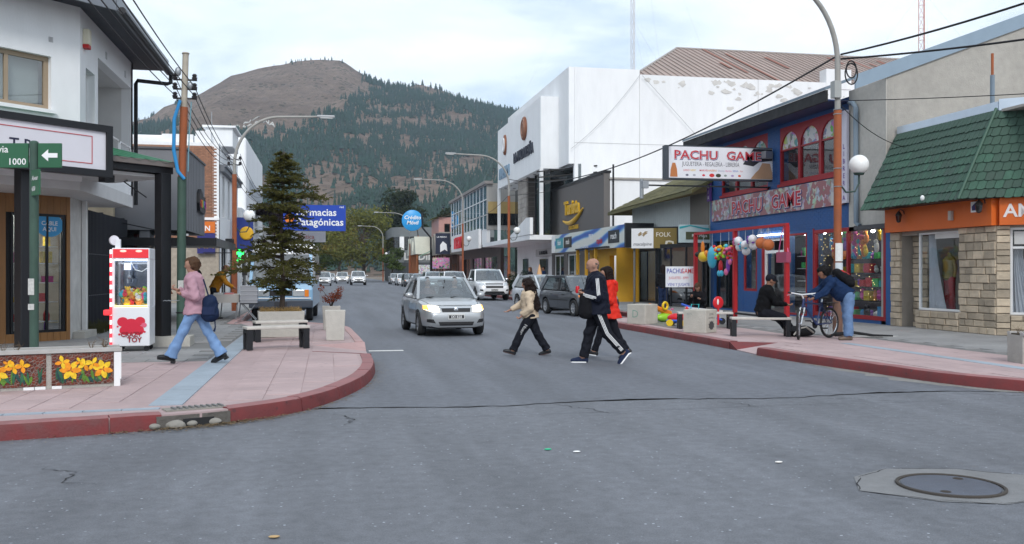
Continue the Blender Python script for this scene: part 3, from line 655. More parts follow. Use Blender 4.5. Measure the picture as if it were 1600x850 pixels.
# deep balcony recess with its inner walls
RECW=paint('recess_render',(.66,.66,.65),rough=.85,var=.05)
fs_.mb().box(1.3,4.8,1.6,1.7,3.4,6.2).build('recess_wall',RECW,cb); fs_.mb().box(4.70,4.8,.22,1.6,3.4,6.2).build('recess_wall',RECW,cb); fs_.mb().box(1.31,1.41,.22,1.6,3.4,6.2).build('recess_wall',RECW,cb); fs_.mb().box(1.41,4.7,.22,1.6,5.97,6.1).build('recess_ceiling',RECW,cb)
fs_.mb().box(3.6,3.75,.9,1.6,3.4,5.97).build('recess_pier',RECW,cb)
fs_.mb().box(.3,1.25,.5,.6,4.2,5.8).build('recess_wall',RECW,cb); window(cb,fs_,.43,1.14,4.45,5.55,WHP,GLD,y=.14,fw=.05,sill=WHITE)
mb=MB()
for y0 in (20.6,21.9):
    mb.tube([(-4.5,y0,3.9),(-4.5,y0,4.40),(-4.5,y0+.06,4.46),(-4.5,y0+1.1,4.46),(-4.5,y0+1.16,4.40),(-4.5,y0+1.16,3.9)],.022,8)
mb.build('balcony_rail',WHP,cb,True)
# alarm box and wall vents
a=fu.pt(.0,-.1,0); MB().box(-4.6,-4.48,19.12,19.32,5.95,6.25).build('alarm_box',paint('alarm_ivory',(.7,.66,.52)),cb,bevel=.02); MB().box(-4.6,-4.49,19.13,19.31,5.88,5.95).build('alarm_lamp',paint('alarm_red',(.5,.02,.02)),cb)
mb=fu.mb()
for k in range(5): mb.box(-.62,-.54,-.012,.0,5.82+k*.02,5.832+k*.02)
mb.build('air_vent',paint('vent_grey',(.45,.45,.46)),cb)
for y_ in (19.6,21.0,22.9): 
    mb=MB(); [mb.box(-4.6,-4.59,y_+i*.04,y_+i*.04+.02,6.10+j*.04,6.12+j*.04) for i in range(4) for j in range(4)]; mb.build('air_vent',paint('vent_grey',(.45,.45,.46)),cb)
# roof: dark soffit, grey fascia, gutter, downpipe
E0=fu.pt(-5.2,-.68,0); Ec=(-3.92,18.66); Ee=(-3.92,24.5)
plan([(E0.x,E0.y),Ec,Ee,(-10.5,24.5),(-10.5,17)],6.60,6.70).build('eave_soffit',NAVY,cb)
plan([(E0.x,E0.y),Ec,Ee,(-10.5,24.5),(-10.5,17)],6.72,6.78).build('roof_deck',NAVY,cb)
FASC=paint('zinc_fascia',(.20,.215,.24),rough=.4,metal=.3)
MB().box(-3.92,-3.88,18.66,24.52,6.50,6.86).build('fascia',FASC,cb)
mb=MB(); e0=Vector((E0.x,E0.y,6.68)); ec=Vector((-3.9,18.64,6.68)); mb.bar(e0,ec,.04,.36); mb.build('fascia',FASC,cb)
plan([(E0.x,E0.y),Ec,Ee,(-10.5,24.5),(-10.5,17)],6.86,6.90).build('roof_sheet',FASC,cb)
mb=MB(); mb.tube([(-3.80,18.7,6.52),(-3.80,24.6,6.50)],.07,8); mb.build('gutter',BLACK,cb,True)
mb=MB(); mb.tube([(-3.82,24.45,6.50),(-3.82,24.45,6.30),(-3.9,24.4,6.26),(-4.52,24.02,6.24),(-4.56,24.0,6.15),(-4.56,24.0,3.2)],.05,8); mb.build('downpipe',BLACK,cb,True)
# ---- canopy over the corner pavement
cp=thing('corner_canopy','black steel canopy with green corrugated roof over the corner pavement','canopy',(-3.08,18.9,0))
fk=Fac(-3.08,18.9,.7,.714)
fk.mb().box(-.13,.09,-.11,.11,.15,3.46).build('post',BLACK,cp,bevel=.01); fk.mb().box(-2.85,-2.63,-.11,.11,.15,3.40).build('post',BLACK,cp,bevel=.01)
fk.mb().box(-6.2,.16,-.07,.07,3.46,3.66).build('beam',BLACK,cp); fk.mb().box(-.05,.13,.07,1.9,3.43,3.66).build('beam',BLACK,cp)
fk.mb().box(-6.2,.14,-.16,-.075,3.58,3.68).build('gutter',paint('old_gutter',(.16,.14,.13)),cp)
mb=fk.mb(); nx_=110; vs=[]
for i in range(nx_+1):
    s_=-6.2+6.45*i/nx_; zc=.024*math.sin(i*1.25)
    vs+=[(s_,-.17,3.665+zc),(s_,1.75,4.08+zc)]
mb.add(vs,[(2*i,2*i+2,2*i+3,2*i+1) for i in range(nx_)]); mb.build('roof_sheet',GREENR,cp,True)
fk.mb().box(-6.2,.1,.1,1.8,3.38,3.44).build('soffit',SOFF,cp)
mb=fk.mb(); mb.tube([(-.6,-.3,2.95),(-.45,.6,3.30),(-.1,1.0,3.38)],.012,5); mb.build('cable',BLACK,cp)
fk.mb().box(-1.05,-.85,.3,.5,3.24,3.37).build('flood_lamp',BLACK,cp)
# fascia sign
sg=thing('fascia_sign','white shop fascia board with black frame and thin red border above the canopy','sign',tuple(fk.pt(-3.0,-.2,3.3)))
fk.mb().box(-5.2,-1.36,-.26,-.18,3.32,4.14).build('panel',paint('sign_white',(.66,.65,.70),rough=.4,var=.02),sg)
mb=fk.mb(); mb.box(-5.3,-1.28,-.30,-.15,4.06,4.18); mb.box(-5.3,-1.28,-.30,-.15,3.26,3.38); mb.box(-1.40,-1.28,-.298,-.15,3.38,4.06); mb.build('frame',BLACK,sg)
mb=fk.mb(); mb.box(-5.2,-1.66,-.268,-.262,3.95,3.962); mb.box(-5.2,-1.66,-.268,-.262,3.47,3.482); mb.box(-1.672,-1.66,-.268,-.262,3.482,3.95); mb.build('red_border',paint('sign_red_line',(.5,.04,.05)),sg)
mb=fk.mb(); mb.text('T R',.27,-3.13,-.263,3.58,.004,.012); mb.build('lettering',paint('sign_black',(.02,.02,.05)),sg)
# ---- black corrugated gate wall and yellowed gable behind it
gt=thing('corrugated_fence','tall black corrugated metal fence closing the gap beside the corner shop','fence',(-5.6,25.3,0))
vs=[]; n_=150; mb=MB()
for i in range(n_+1): y=22.9+5.25*i/n_; xx=-5.6+(.025 if i%4 in (1,2) else -.025); vs+=[(xx,y,.16),(xx,y,3.05)]
mb.add(vs,[(2*i,2*i+2,2*i+3,2*i+1) for i in range(n_)])
mb.build('corrugated_sheet',paint('black_sheet',(.010,.012,.020),rough=.5),gt)
for y in (22.95,25.5,28.1): MB().box(-5.75,-5.65,y,y+.08,.15,3.1).build('post',BLACK,gt)
mb=MB()
for z in (1.0,2.0):
    for k in range(26): mb.ell((-5.568,23.0+k*.2,z),.012,6,4)
mb.build('rivets',STEEL,gt)
gb=thing('cream_gable','weathered cream wall rising behind the black corrugated fence','building',(-9,29.5,0))
MB().box(-12,-5.9,27.9,28.1,0,4.4).build('wall',PLAST,gb); MB().box(-12.1,-5.85,27.8,28.2,4.4,4.5).build('coping',CONC,gb)
# ---- grey rendered shop with floating upper box and dark flat awning
gs=thing('grey_shop','grey rendered shop with a projecting upper box and coloured letters','building',(-6,30,0))
MB().box(-14,-4.0,28.25,32.5,2.78,5.12).build('upper_box',GREYP,gs); MB().box(-14,-3.96,28.2,32.55,5.122,5.18).build('coping',paint('dark_coping',(.1,.1,.11)),gs)
mb=MB()
for k in range(12): mb.box(-4.0,-3.992,28.4+k*.35,28.41+k*.35,2.8,5.1)
mb.build('panel_joints',paint('joint_grey',(.12,.12,.13)),gs)
MB().box(-14,-5.6,31.9,32.5,.1,2.78).build('wall',GREYP,gs); MB().box(-14,-7.5,28.3,32.5,.1,2.77).build('back_wall',DARK,gs)
MB().box(-5.3,-5.0,28.3,28.6,.1,2.78).build('column',GREYP,gs,bevel=.05)
MB().box(-4.02,-3.93,28.25,28.32,2.62,2.68).build('lamp_bracket',WHP,gs)
for y in (29.3,30.6,31.5): MB().box(-5.62,-5.52,y,y+.25,.1,2.7).build('red_post',paint('maroon',(.12,.012,.02)),gs)
lg=thing('coloured_shop_letters','black blob sign with multicoloured letters on the grey shop wall','sign',(-3.95,31.2,3.7)); f2=Fac(-4.0,28.2,0,1)
mb=f2.mb(); mb.prism([(2.3,3.75),(2.4,3.5),(2.7,3.48),(3.6,3.45),(3.75,3.6),(3.7,4.0),(3.2,4.0),(3.0,4.12),(2.6,4.2),(2.35,4.05)],-.10,-.004); mb.build('backing',BLACK,lg)
for ch,xx,cc in (('G',2.45,(.5,.05,.05)),('U',2.72,(.6,.3,.03)),('A',2.98,(.1,.35,.1)),('P',3.22,(.05,.15,.5)),('O',3.45,(.35,.05,.3))):
    m_=f2.mb(); m_.text(ch,.36,xx,-.11,3.62,.02,.01); m_.build('letter',paint('letter_'+ch,cc),lg)
aw=thing('flat_awning','thin black flat awning reaching over the pavement in front of the grey shop','awning',(-4.3,29.3,2.4))
MB().box(-5.9,-3.0,26.6,32.0,2.36,2.44).build('roof_plate',BLACK,aw); mb=MB(); mb.box(-3.0,-2.96,26.58,32.02,2.28,2.50); mb.box(-5.9,-3.0,26.56,26.6,2.28,2.50); mb.build('edge_trim',BLACK,aw)
for y in (27.5,29.5,31.3): m_=MB(); m_.bar((-5.9,y,3.0),(-3.3,y,2.45),.03); m_.build('tie_rod',BLACK,aw)
for y in (31.3,31.8): m_=MB(); m_.cbox((-3.1,y,2.58),(.2,.16,.14),.3); m_.build('spotlight',BLACK,aw)
MB().cyl((-4.6,29.0,2.36),(-4.6,29.0,2.32),.07,10).build('ceiling_lamp',mat('warm_lamp',(1,.75,.4),emit=14,var=0),aw)
# ---- brick and white building with roof tower
BRK=mat('weathered_brick',(.30,.155,.10),rough=.9,var=.2,scale=7,var2=.2,scale2=1.2,rand=.25)
BRKM=mat('brick_mortar',(.27,.16,.115),rough=.95,var=.1)
br=thing('brick_building','white fronted building with bare brick side wall and small white roof tower','building',(-7.5,49,0))
fb=Fac(-5.0,45.9,1,0)     # brick side wall faces the camera
fb.mb().box(-6,0,.03,.3,.1,7.55).build('wall',BRKM,br)
me=MB().box(-.115,.115,-.02,.05,0,.066).mesh('brick'); me.materials.append(BRK); n=0; rest=fb.mb(); q=random.Random(2)
for r_ in range(60):
    for k in range(11):
        z=3.0+r_*.078; s_=-2.72+k*.25+(.125 if r_%2 else 0)
        if z>7.45 or s_>-.118: continue
        if n<300 and z>4.2 : o=put('brick',me,br,fb.pt(s_,q.uniform(0,.012),z)-br.location); n+=1
        else: rest.box(s_-.115,s_+.115,-.02+q.uniform(0,.012),.05,z,z+.066)
tag(rest.build('brick_courses',BRK,br),kind='stuff')
fb.mb().box(-3,0,-.03,.02,.1,2.95).build('rubble_base',mat('pale_rubble',(.36,.31,.25),rough=.95,var=.2,scale=6,bump=.8,bscale=9),br)
fb.mb().box(-3,.02,-.06,.0,4.04,4.16).build('stone_band',WHITE,br)
f3=Fac(-5.0,45.9,0,1)
wall(f3.mb(),0,9.5,.1,7.55,.3,[(1.5,2.5,4.3,6.3),(4,5,4.3,6.3),(6.5,7.5,4.3,6.3),(1,4,.2,2.8),(5,8.5,.2,2.8)]).build('wall',WHITE,br)
for s0 in (1.5,4,6.5): window(br,f3,s0,s0+1,4.3,6.3,GREYP,GLD,y=.12,cols=2,rows=2)
for s0,s1 in ((1,4),(5,8.5)): window(br,f3,s0,s1,.2,2.8,BLACK,GLD,y=.12,cols=3)
mb=f3.mb(); mb.box(.3,9.5,-.30,0,6.62,6.72); mb.box(.3,9.5,-.22,0,6.40,6.62); mb.build('cornice',paint('cornice_grey',(.16,.17,.19)),br)
MB().box(-12,-5.0,45.95,55.4,7.551,7.72).build('roof',WHITE,br)
mb=MB(); mb.box(-6.1,-5.4,46.2,46.9,7.72,8.3); mb.build('chimney',WHITE,br)
MB().box(-5.75,-3.95-.55,47.2,50.2,7.72,8.62).build('tower',WHITE_OLD,br); MB().box(-5.9,-4.35,47.05,50.35,8.62,8.72).build('tower_cap',WHITE,br)
m_=MB(); m_.tube([(-5.5,47.4,8.7),(-5.5,47.4,9.4)],.02,5); m_.build('antenna',STEEL,br)
MB().box(-7.6,-6.2,46.1,46.6,7.72,8.1).build('parapet',WHITE,br)
osg=thing('orange_shop_board','orange over dark blue shop board hung on the brick wall','sign',(-5.4,45.7,3.6)); fb.mb().box(-.95,-.15,-.25,-.15,3.42,3.95).build('orange_panel',paint('orange_board',(.65,.16,.02)),osg)
fb.mb().box(-.95,-.15,-.26,-.14,2.45,3.40).build('blue_panel',paint('indigo_board',(.03,.03,.16)),osg)
mb=fb.mb(); mb.text('ON',.34,-.9,-.255,3.52,.01,.02); mb.build('lettering',WHP,osg); mb=fb.mb(); mb.text('HM',.5,-.92,-.265,2.7,.01,.02); mb.build('lettering',paint('amber_print',(.6,.35,.05)),osg)
# white modern block beyond, shop with blue and yellow sign, green cross
wb=thing('white_block','tall plain white block with rounded parapet beyond the brick building','building',(-7.5,66,0))
MB().box(-14,-4.9,60,75,.1,10.0).build('wall',WHITE,wb,bevel=.15); MB().box(-4.93,-4.86,62,74,6.6,7.6).build('louvre_band',paint('band_grey',(.45,.48,.52)),wb)
f4=Fac(-4.9,60,0,1)
for s0 in (1,6,11): f4.mb().box(s0,s0+3.4,-.02,.0,.3,3.0).build('shopfront',GLD,wb)
lw=thing('low_white_shop','low white shop with plain fascia next to the brick building','building',(-6,57.5,0))
wall(Fac(-4.8,55.5,0,1).mb(),0,4.4,.1,5.2,.3,[(.4,4,.2,2.7)]).build('wall',WHITE,lw); MB().box(-12,-4.8,55.55,59.9,5.2,5.3).build('roof',WHITE,lw); MB().box(-12,-5.2,55.5,55.6,.1,5.2).build('wall',WHITE,lw); window(lw,Fac(-4.8,55.5,0,1),.4,4,.2,2.7,BLACK,GLD,y=.1,cols=3)
ys_=thing('blue_sign_with_yellow_disc','upright dark blue sign with a big yellow disc jutting from the left facades','sign',(-4.3,51.5,3)); f5=Fac(-4.9,51.5,1,0)
f5.mb().box(.0,1.05,-.1,.1,2.75,4.5).build('panel',paint('sign_navy',(.02,.04,.22)),ys_); mb=f5.mb(); mb.M=mb.M@Matrix.Translation((.72,-.1,3.65))@Matrix.Rotation(R(90),4,'X'); mb.lathe([(.01,0),(.36,0),(.36,.06),(.30,.12),(.01,.14)],(0,0,0),24); mb.build('disc',paint('sign_yellow',(.72,.40,.02)),ys_,True)
f5.mb().box(-.2,0,-.03,.03,3.2,3.3).build('bracket',BLACK,ys_)
gc=thing('pharmacy_cross','small green glowing pharmacy cross sign above the left pavement','sign',(-3.6,40.6,2.2)); f6=Fac(-3.75,40.6,1,0); GRN=mat('green_led',(.02,.8,.12),emit=3.5,ecol=(.02,1,.12),var=0)
mb=f6.mb(); mb.box(.0,.36,-.06,.06,2.18,2.56); mb.build('panel',BLACK,gc); mb=f6.mb(); mb.box(.12,.24,-.085,-.062,2.20,2.54); mb.box(.02,.118,-.085,-.062,2.31,2.43); mb.box(.242,.34,-.085,-.062,2.31,2.43); mb.build('led_cross',GRN,gc); mb=f6.mb(); mb.box(.02,.34,-.085,-.062,2.04,2.12); mb.build('led_bar',GRN,gc); f6.mb().box(-1.3,0,-.02,.02,2.36,2.40).build('bracket',BLACK,gc)
f6.mb().box(.0,.36,-.06,.06,2.02,2.15).build('lower_panel',BLACK,gc)
# big blue pharmacy sign across the street side
ph=thing('blue_pharmacy_sign','large blue hanging board reading Farmacias Patagonicas over the left side','sign',(-1,62.5,4.3)); f7=Fac(-3.0,62.5,1,0)
f7.mb().box(.2,4.25,-.12,.12,4.30,6.0).build('panel',paint('sign_blue',(.012,.055,.38),rough=.4),ph)
mb=f7.mb(); mb.text('Farmacias',.66,1.05,-.13,5.30,.01,.018); mb.build('lettering',WHP,ph); mb=f7.mb(); mb.text('Patagónicas',.66,1.05,-.13,4.66,.01,.018); mb.build('lettering',WHP,ph); mb=f7.mb(); mb.text('red',.2,3.85,-.13,5.82,.01,.01); mb.build('lettering',WHP,ph)
mb=f7.mb(); mb.M=mb.M@Matrix.Translation((.62,-.125,5.1))@Matrix.Rotation(R(90),4,'X'); mb.lathe([(.01,0),(.3,0),(.3,.015),(.01,.015)],(0,0,0),20); mb.build('orange_mark',paint('mark_orange',(.75,.2,.02)),ph)
mb=f7.mb(); mb.bar((-1.9,0,5.9),(.2,0,5.9),.08); mb.bar((-1.9,0,4.5),(.2,0,4.5),.08); mb.build('bracket',STEEL,ph)
wsn=thing('white_lightbox','white shop lightbox with faint red print hung under the blue pharmacy board','sign',(-1.5,64.5,3.6)); f8=Fac(-3.2,64.5,1,0)
f8.mb().box(.9,3.15,-.1,.1,3.62,4.35).build('panel',paint('lightbox',(.75,.74,.72)),wsn); mb=f8.mb(); mb.text('Óptica',.42,1.25,-.11,3.85,.01,.01); mb.build('lettering',paint('faded_red',(.6,.25,.2)),wsn); f8.mb().box(-1.7,.9,-.03,.03,4.0,4.08).build('bracket',STEEL,wsn)
# far left facades down the street
for i,(y0,y1,h,cc,lb) in enumerate(((76,92,5.2,(.42,.40,.37),'low beige shop building far down the left side of the street'),(93,112,4.2,(.24,.25,.27),'low slate grey shop building far down the left side'),(113,126,6.0,(.55,.54,.52),'pale two-storey building at the far left corner'))):
    b_=thing('shop_building',lb,'building',(-8,(y0+y1)/2,0)); ff=Fac(-5,y0,0,1); m_=paint('far_wall_%d'%i,cc,rough=.8)
    ops=[(k*4+1,k*4+3.6,.2,2.6) for k in range(int((y1-y0)/4))]; wall(ff.mb(),0,y1-y0,.1,h,.3,ops).build('wall',m_,b_); MB().box(-14,-5.3,y0,y0+.3,.1,h).build('wall',m_,b_); MB().box(-14,-4.9,y0,y1,h,h+.15).build('roof',CONC,b_)
    for o in ops: window(b_,ff,*o,BLACK,GLD,y=.1,cols=2)
# ================================================================== RIGHT SIDE OF THE STREET
# ---- stone corner shop with green shingled mansard
STONE=mat('sandstone',(.47,.385,.285),rough=.9,var=.13,scale=9,var2=.16,scale2=3.,bump=.8,bscale=25,rand=.32)
MORT=mat('stone_mortar',(.30,.27,.235),rough=.95,var=.1,bump=.4)
SHIN=mat('green_shingle',(.046,.098,.070),rough=.8,var=.16,scale=9,var2=.12,scale2=1.5,rand=.32,bump=.4,bscale=60,stretch=(6,6,1))
ORNG=paint('orange_fascia',(.62,.125,.018),rough=.5,var=.04)
SLATE=paint('blue_grey_trim',(.17,.22,.27),rough=.5)
sc=thing('stone_corner_shop','sandstone corner shop with orange fascia under a steep green shingle roof','building',(16,19.5,0))
fA=Fac(14.6,22.05,0,-1); fB=Fac(14.6,18.12,.8,-.6)
wall(fA.mb(),0,3.93,.1,3.2,.35,[(1.05,2.70,.62,2.55),(.42,1.05,.15,2.5)],y=.05).build('wall',MORT,sc)
wall(fB.mb(),0,5.5,.1,3.2,.35,[(.28,2.6,.62,2.55)],y=.05).build('wall',MORT,sc)
fA.mb().box(.42,1.05,.40,.5,.1,2.6).build('recess_wall',MORT,sc)
q=random.Random(12); sm_={}
def stones(f,s0,s1,z0,z1,par,ret=False,y=0.):
    z=z0
    while z<z1-.05:
        h=min(q.choice((.13,.16,.18,.20)),z1-z); s_=s0
        if z1-z-h<.06: h=z1-z
        while s_<s1-.02:
            w_=q.uniform(.20,.42)
            if s1-s_-w_<.12: w_=s1-s_
            e_=q.uniform(.0,.035); g_=.007; mb=f.mb(); a,b,c,d=s_+g_,s_+w_-g_,z+g_,z+h-g_; i_=.012
            mb.add([(a,y+.06,c),(b,y+.06,c),(b,y+.06,d),(a,y+.06,d),(a,y+.012-e_,c),(b,y+.012-e_,c),(b,y+.012-e_,d),(a,y+.012-e_,d),(a+i_,y-e_,c+i_),(b-i_,y-e_-q.uniform(0,.008),c+i_),(b-i_,y-e_,d-i_),(a+i_,y-e_-q.uniform(0,.008),d-i_)],
                   [(4,5,1,0),(5,6,2,1),(6,7,3,2),(7,4,0,3),(8,9,5,4),(9,10,6,5),(10,11,7,6),(11,8,4,7),(11,10,9,8)])
            mb.f=[t[::-1] for t in mb.f]; mb.build('stone',STONE,par); s_+=w_
        z+=h
stones(fA,0,.42,.15,2.6,sc); stones(fA,1.05,2.70,.15,.60,sc); stones(fA,2.70,3.93,.15,2.6,sc)
fR=Fac(14.65,21.45-.0,1,0); stones(fA,.44,1.05,.15,2.5,sc,y=.36)
stones(fB,0,.28,.15,2.6,sc); stones(fB,.28,2.6,.15,.60,sc); stones(fB,2.6,3.4,.15,2.6,sc)
w1=window(sc,fA,1.05,2.70,.62,2.55,WHP,GLS,y=.10,fw=.05); w2=window(sc,fB,.28,2.6,.62,2.55,WHP,GLS,y=.10,fw=.05,rows=1)
fB.mb().box(.33,2.55,.09,.15,2.08,2.13).build('transom',WHP,w2); fB.mb().box(.36,1.0,.085,.10,2.18,2.46).build('paper_notice',paint('notice',(.6,.6,.58)),w2)
fA.mb().box(1.7,2.6,.085,.10,2.38,2.50).build('paper_notice',paint('notice',(.6,.6,.58)),w1)
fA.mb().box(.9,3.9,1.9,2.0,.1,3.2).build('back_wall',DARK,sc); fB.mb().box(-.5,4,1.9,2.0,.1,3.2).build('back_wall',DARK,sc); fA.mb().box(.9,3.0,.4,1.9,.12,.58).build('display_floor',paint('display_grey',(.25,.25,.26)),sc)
def curtain(f,s0,s1,z0,z1,par,flip=False):
    mb=f.mb(); n_=26; vs=[]
    for i in range(n_+1):
        t=i/n_; yy=.34+.03*math.sin(i*1.5)
        for j in range(9):
            v=j/8; wd=1-.55*math.sin(v*math.pi*.5)**2*1. if not flip else 1-.5*v
            sweep=(s1-s0)*t*(.35+.65*(1-v)**1.6); vs.append((s0+sweep,yy,z0+(z1-z0)*v))
    mb.add(vs,[(i*9+j,(i+1)*9+j,(i+1)*9+j+1,i*9+j+1) for i in range(n_) for j in range(8)]); return tag(mb.build('curtain',paint('white_voile',(.70,.70,.76),rough=.9),None,True),'white gathered curtain tied back inside the stone shop %s window'%par,'curtain')
curtain(fA,1.12,1.75,.66,2.5,'street-side'); curtain(fB,.34,.9,.66,2.08,'corner')
# mannequins in the windows
def mannequin(f,s_,y,z,top,trousers,label,skirt=False):
    o=f.pt(s_,y,z); t=thing('dress_dummy',label,'mannequin',o); mb=MB(f.M.to_3x3().to_4x4())
    mb.lathe([(.02,0),(.17,.0),(.17,.02),(.02,.03)],(0,0,0),16); mb.cyl((0,0,.02),(0,0,.8),.015,6); mb.build('stand',STEEL,t,world=False)
    a=MB(f.M.to_3x3().to_4x4()); a.lathe([(.10,.78),(.155,.84),(.125,1.0),(.15,1.18),(.165,1.28),(.11,1.36),(.05,1.40),(.045,1.47)],(0,0,0),16)
    for k in (-1,1): a.tube([(k*.15,0,1.30),(k*.21,.02,1.1),(k*.22,-.02,.86)],[.055,.045,.035],8)
    a.v=[tuple(p) for p in a.v]; a.build('blouse',top,t,True,world=False)
    b=MB(f.M.to_3x3().to_4x4())
    for k in (-1,1): b.tube([(k*.075,0,.86),(k*.09,0,.55),(k*.10,0,.05)],[.10,.075,.085],10)
    b.ell((0,0,.84),(.165,.11,.10)); b.build('trousers',trousers,t,True,world=False)
    return t
mannequin(fA,1.52,.62,.58,paint('mustard_cloth',(.30,.22,.05)),paint('red_cloth',(.42,.012,.02),rough=.8),'dress dummy in bright red trousers behind the street-side window of the stone shop')
for s_ in (1.95,): mannequin(fA,s_,.8,.58,paint('yellow_cloth',(.35,.28,.04)),paint('dark_cloth',(.015,.015,.02)),'dress dummy in yellow top beside the one in red trousers')
mannequin(fB,.72,.62,.2,paint('grey_cloth',(.10,.11,.13)),paint('denim_dark',(.02,.03,.07)),'dress dummy in grey top and navy jeans in the corner window of the stone shop')
mannequin(fB,1.2,.6,.2,paint('navy_cloth',(.012,.02,.06)),paint('denim_dark',(.02,.03,.07)),'dress dummy in navy top and jeans in the corner window of the stone shop')
# orange fascia boards
fA.mb().box(-.02,3.98,-.16,.04,2.6,3.22).build('fascia_board',ORNG,sc); fB.mb().box(.06,5.5,-.16,.04,2.6,3.22).build('fascia_board',ORNG,sc)
mb=fB.mb(); mb.text('AMBAR',.40,.14,-.165,2.78,.02,.02); mb.build('lettering',paint('letter_pale',(.75,.70,.68)),sc)
fA.mb().box(3.34,3.66,-.185,-.165,2.92,3.16).build('house_plaque',WHP,sc); mb=fA.mb(); mb.prism([(3.39,2.96),(3.61,2.96),(3.61,3.04),(3.63,3.04),(3.5,3.13),(3.37,3.04),(3.39,3.04)],-.195,-.186); mb.build('plaque_house',paint('plaque_navy',(.04,.04,.16)),sc)
def lantern(o,lab):
    t=thing('wall_lantern',lab,'lamp',o); mb=MB(); mb.lathe([(.02,-.02),(.055,.0),(.06,.02),(.085,.16),(.095,.17),(.05,.24),(.012,.28)],(0,0,0),6); mb.build('cage',paint('lantern_iron',(.03,.025,.022)),t,world=False)
    mb=MB(); mb.lathe([(.03,.03),(.062,.03),(.08,.15),(.03,.15)],(0,0,0),6); mb.v=[(x*1.04,y*1.04,z) for x,y,z in mb.v]; mb.build('lantern_glass',glass('lantern_glass',(.6,.5,.4),.15,.5),t,world=False)
    mb=MB(); mb.tube([(0,0,.27),(.05,0,.32),(.14,0,.28),(.16,0,.2)],.012,6); mb.build('arm',BLACK,t,world=False)
lantern(fA.pt(.82,-.32,2.84),'black iron lantern on the orange fascia above the recessed stone pier'); lantern(fA.pt(3.78,-.32,2.9),'black iron lantern beside the house plaque on the orange fascia')
fA.mb().box(2.62,2.72,-.24,-.165,2.78,3.0).build('alarm_box',paint('alarm_grey',(.45,.40,.36)),sc); mb=MB(); o_=fA.pt(2.35,-.72,3.32); mb.ell(o_,(.05,.05,.07)); mb.build('sensor_lamp',WHP,sc,True)
# mansard: two shingled slopes. slope A over the street face, slope B over the chamfer
def slope(e0,e1,t0,t1,rows,wid,par,limit):
    e0,e1,t0,t1=map(Vector,(e0,e1,t0,t1)); nrm=((e1-e0).cross(t0-e0)).normalized(); lst=[]; 
    for r_ in range(rows):
        a=r_/rows; b=(r_+1)/rows; l0,r0=e0.lerp(t0,a),e1.lerp(t1,a); l1,r1=e0.lerp(t0,b),e1.lerp(t1,b); n_=max(1,round((r0-l0).length/wid)); off=.5 if r_%2 else 0
        for k in range(-1,n_+1):
            u0,u1=(k+off)/n_,(k+1+off)/n_; u0,u1=max(0,u0),min(1,u1)
            if u1-u0<.2/n_: continue
            gp=.03/n_; u0+=gp; u1-=gp
            A,B,Cc,D=l0.lerp(r0,u0),l0.lerp(r0,u1),l1.lerp(r1,u1),l1.lerp(r1,u0); lst.append((A,B,Cc,D,r_))
    m_=MB(); m_.add([e0-nrm*.02,e1-nrm*.02,t1-nrm*.02,t0-nrm*.02],[(0,1,2,3)]); m_.build('roof_deck',paint('roof_felt',(.02,.035,.026)),par)
    rest=MB()
    for i,(A,B,Cc,D,r_) in enumerate(lst):
        up=(D-A); dr=q.uniform(-.05,.05); A2=A-up*(.06+dr); B2=B-up*(.06+dr); bt=nrm*(.024+q.uniform(0,.008)); ac=(B-A)*.22; dn=up*.10
        vs=[A2+bt+dn,A2+ac+bt,B2-ac+bt,B2+bt+dn,Cc+nrm*.004,D+nrm*.004,A2+dn,A2+ac,B2-ac,B2+dn]; fs=[(0,1,2,3,4,5),(6,7,1,0),(7,8,2,1),(8,9,3,2),(9,4,3),(6,0,5)]
        if i<limit: MB().add(vs,fs).build('shingle',SHIN,par)
        else: rest.add(vs,fs)
    if rest.v: tag(rest.build('shingle_rows',SHIN,par),kind='stuff')
eA0,eA1,tA0,tA1=(13.88,22.30,3.20),(13.88,18.62,3.20),(14.95,22.30,5.25),(14.95,18.75,5.25)
def off_b(s_,y,z): return tuple(fB.pt(s_,y,z))
eB1=off_b(5.6,-.72,3.20); hip_e=(13.88,17.98+.42,3.20); hip_t=(14.95,18.52,5.25); tB1=off_b(5.6,.25,5.25)
slope(eA0,hip_e,tA0,hip_t,10,.165,sc,150); slope(hip_e,eB1,hip_t,tB1,10,.175,sc,150)
m_=MB(); m_.tube([Vector(hip_e)+Vector((-.03,-.01,.0)),Vector(hip_t)+Vector((-.03,-.01,.03))],.035,6); m_.build('hip_cap',paint('hip_green',(.03,.09,.06)),sc,True)
m_=MB(); m_.add([eA0,hip_e,eB1,off_b(5.6,.3,3.2),(14.9,18.1,3.2),(14.9,22.3,3.2)],[(0,1,2,3,4,5)]); m_.build('eave_soffit',paint('dark_soffit',(.02,.022,.022)),sc)
m_=MB(); m_.add([eA0,tA0,(14.95,22.3,3.2)],[(0,1,2)]); m_.build('gable_end',paint('roof_felt',(.02,.035,.026)),sc)
m_=MB(); m_.bar((14.98,22.3,5.33),(14.98,18.5,5.33),.06,.22); b1=off_b(5.6,.30,5.36); m_.bar((14.98,18.5,5.36),b1,.06,.26); m_.build('ridge_flashing',paint('zinc_pale',(.55,.62,.70),rough=.35,metal=.5),sc)
MB().box(15,26,10,22.2,5.2,5.26).build('flat_roof',CONC,sc)
m_=MB(); m_.tube([(15.05,18.8,5.2),(15.05,18.8,6.1)],.05,8); m_.build('vent_pipe',SLATE,sc); m_=MB(); m_.tube([(15.05,18.8,6.1),(15.05,18.8,6.6)],.03,8); m_.build('vent_pipe_top',RUST,sc)
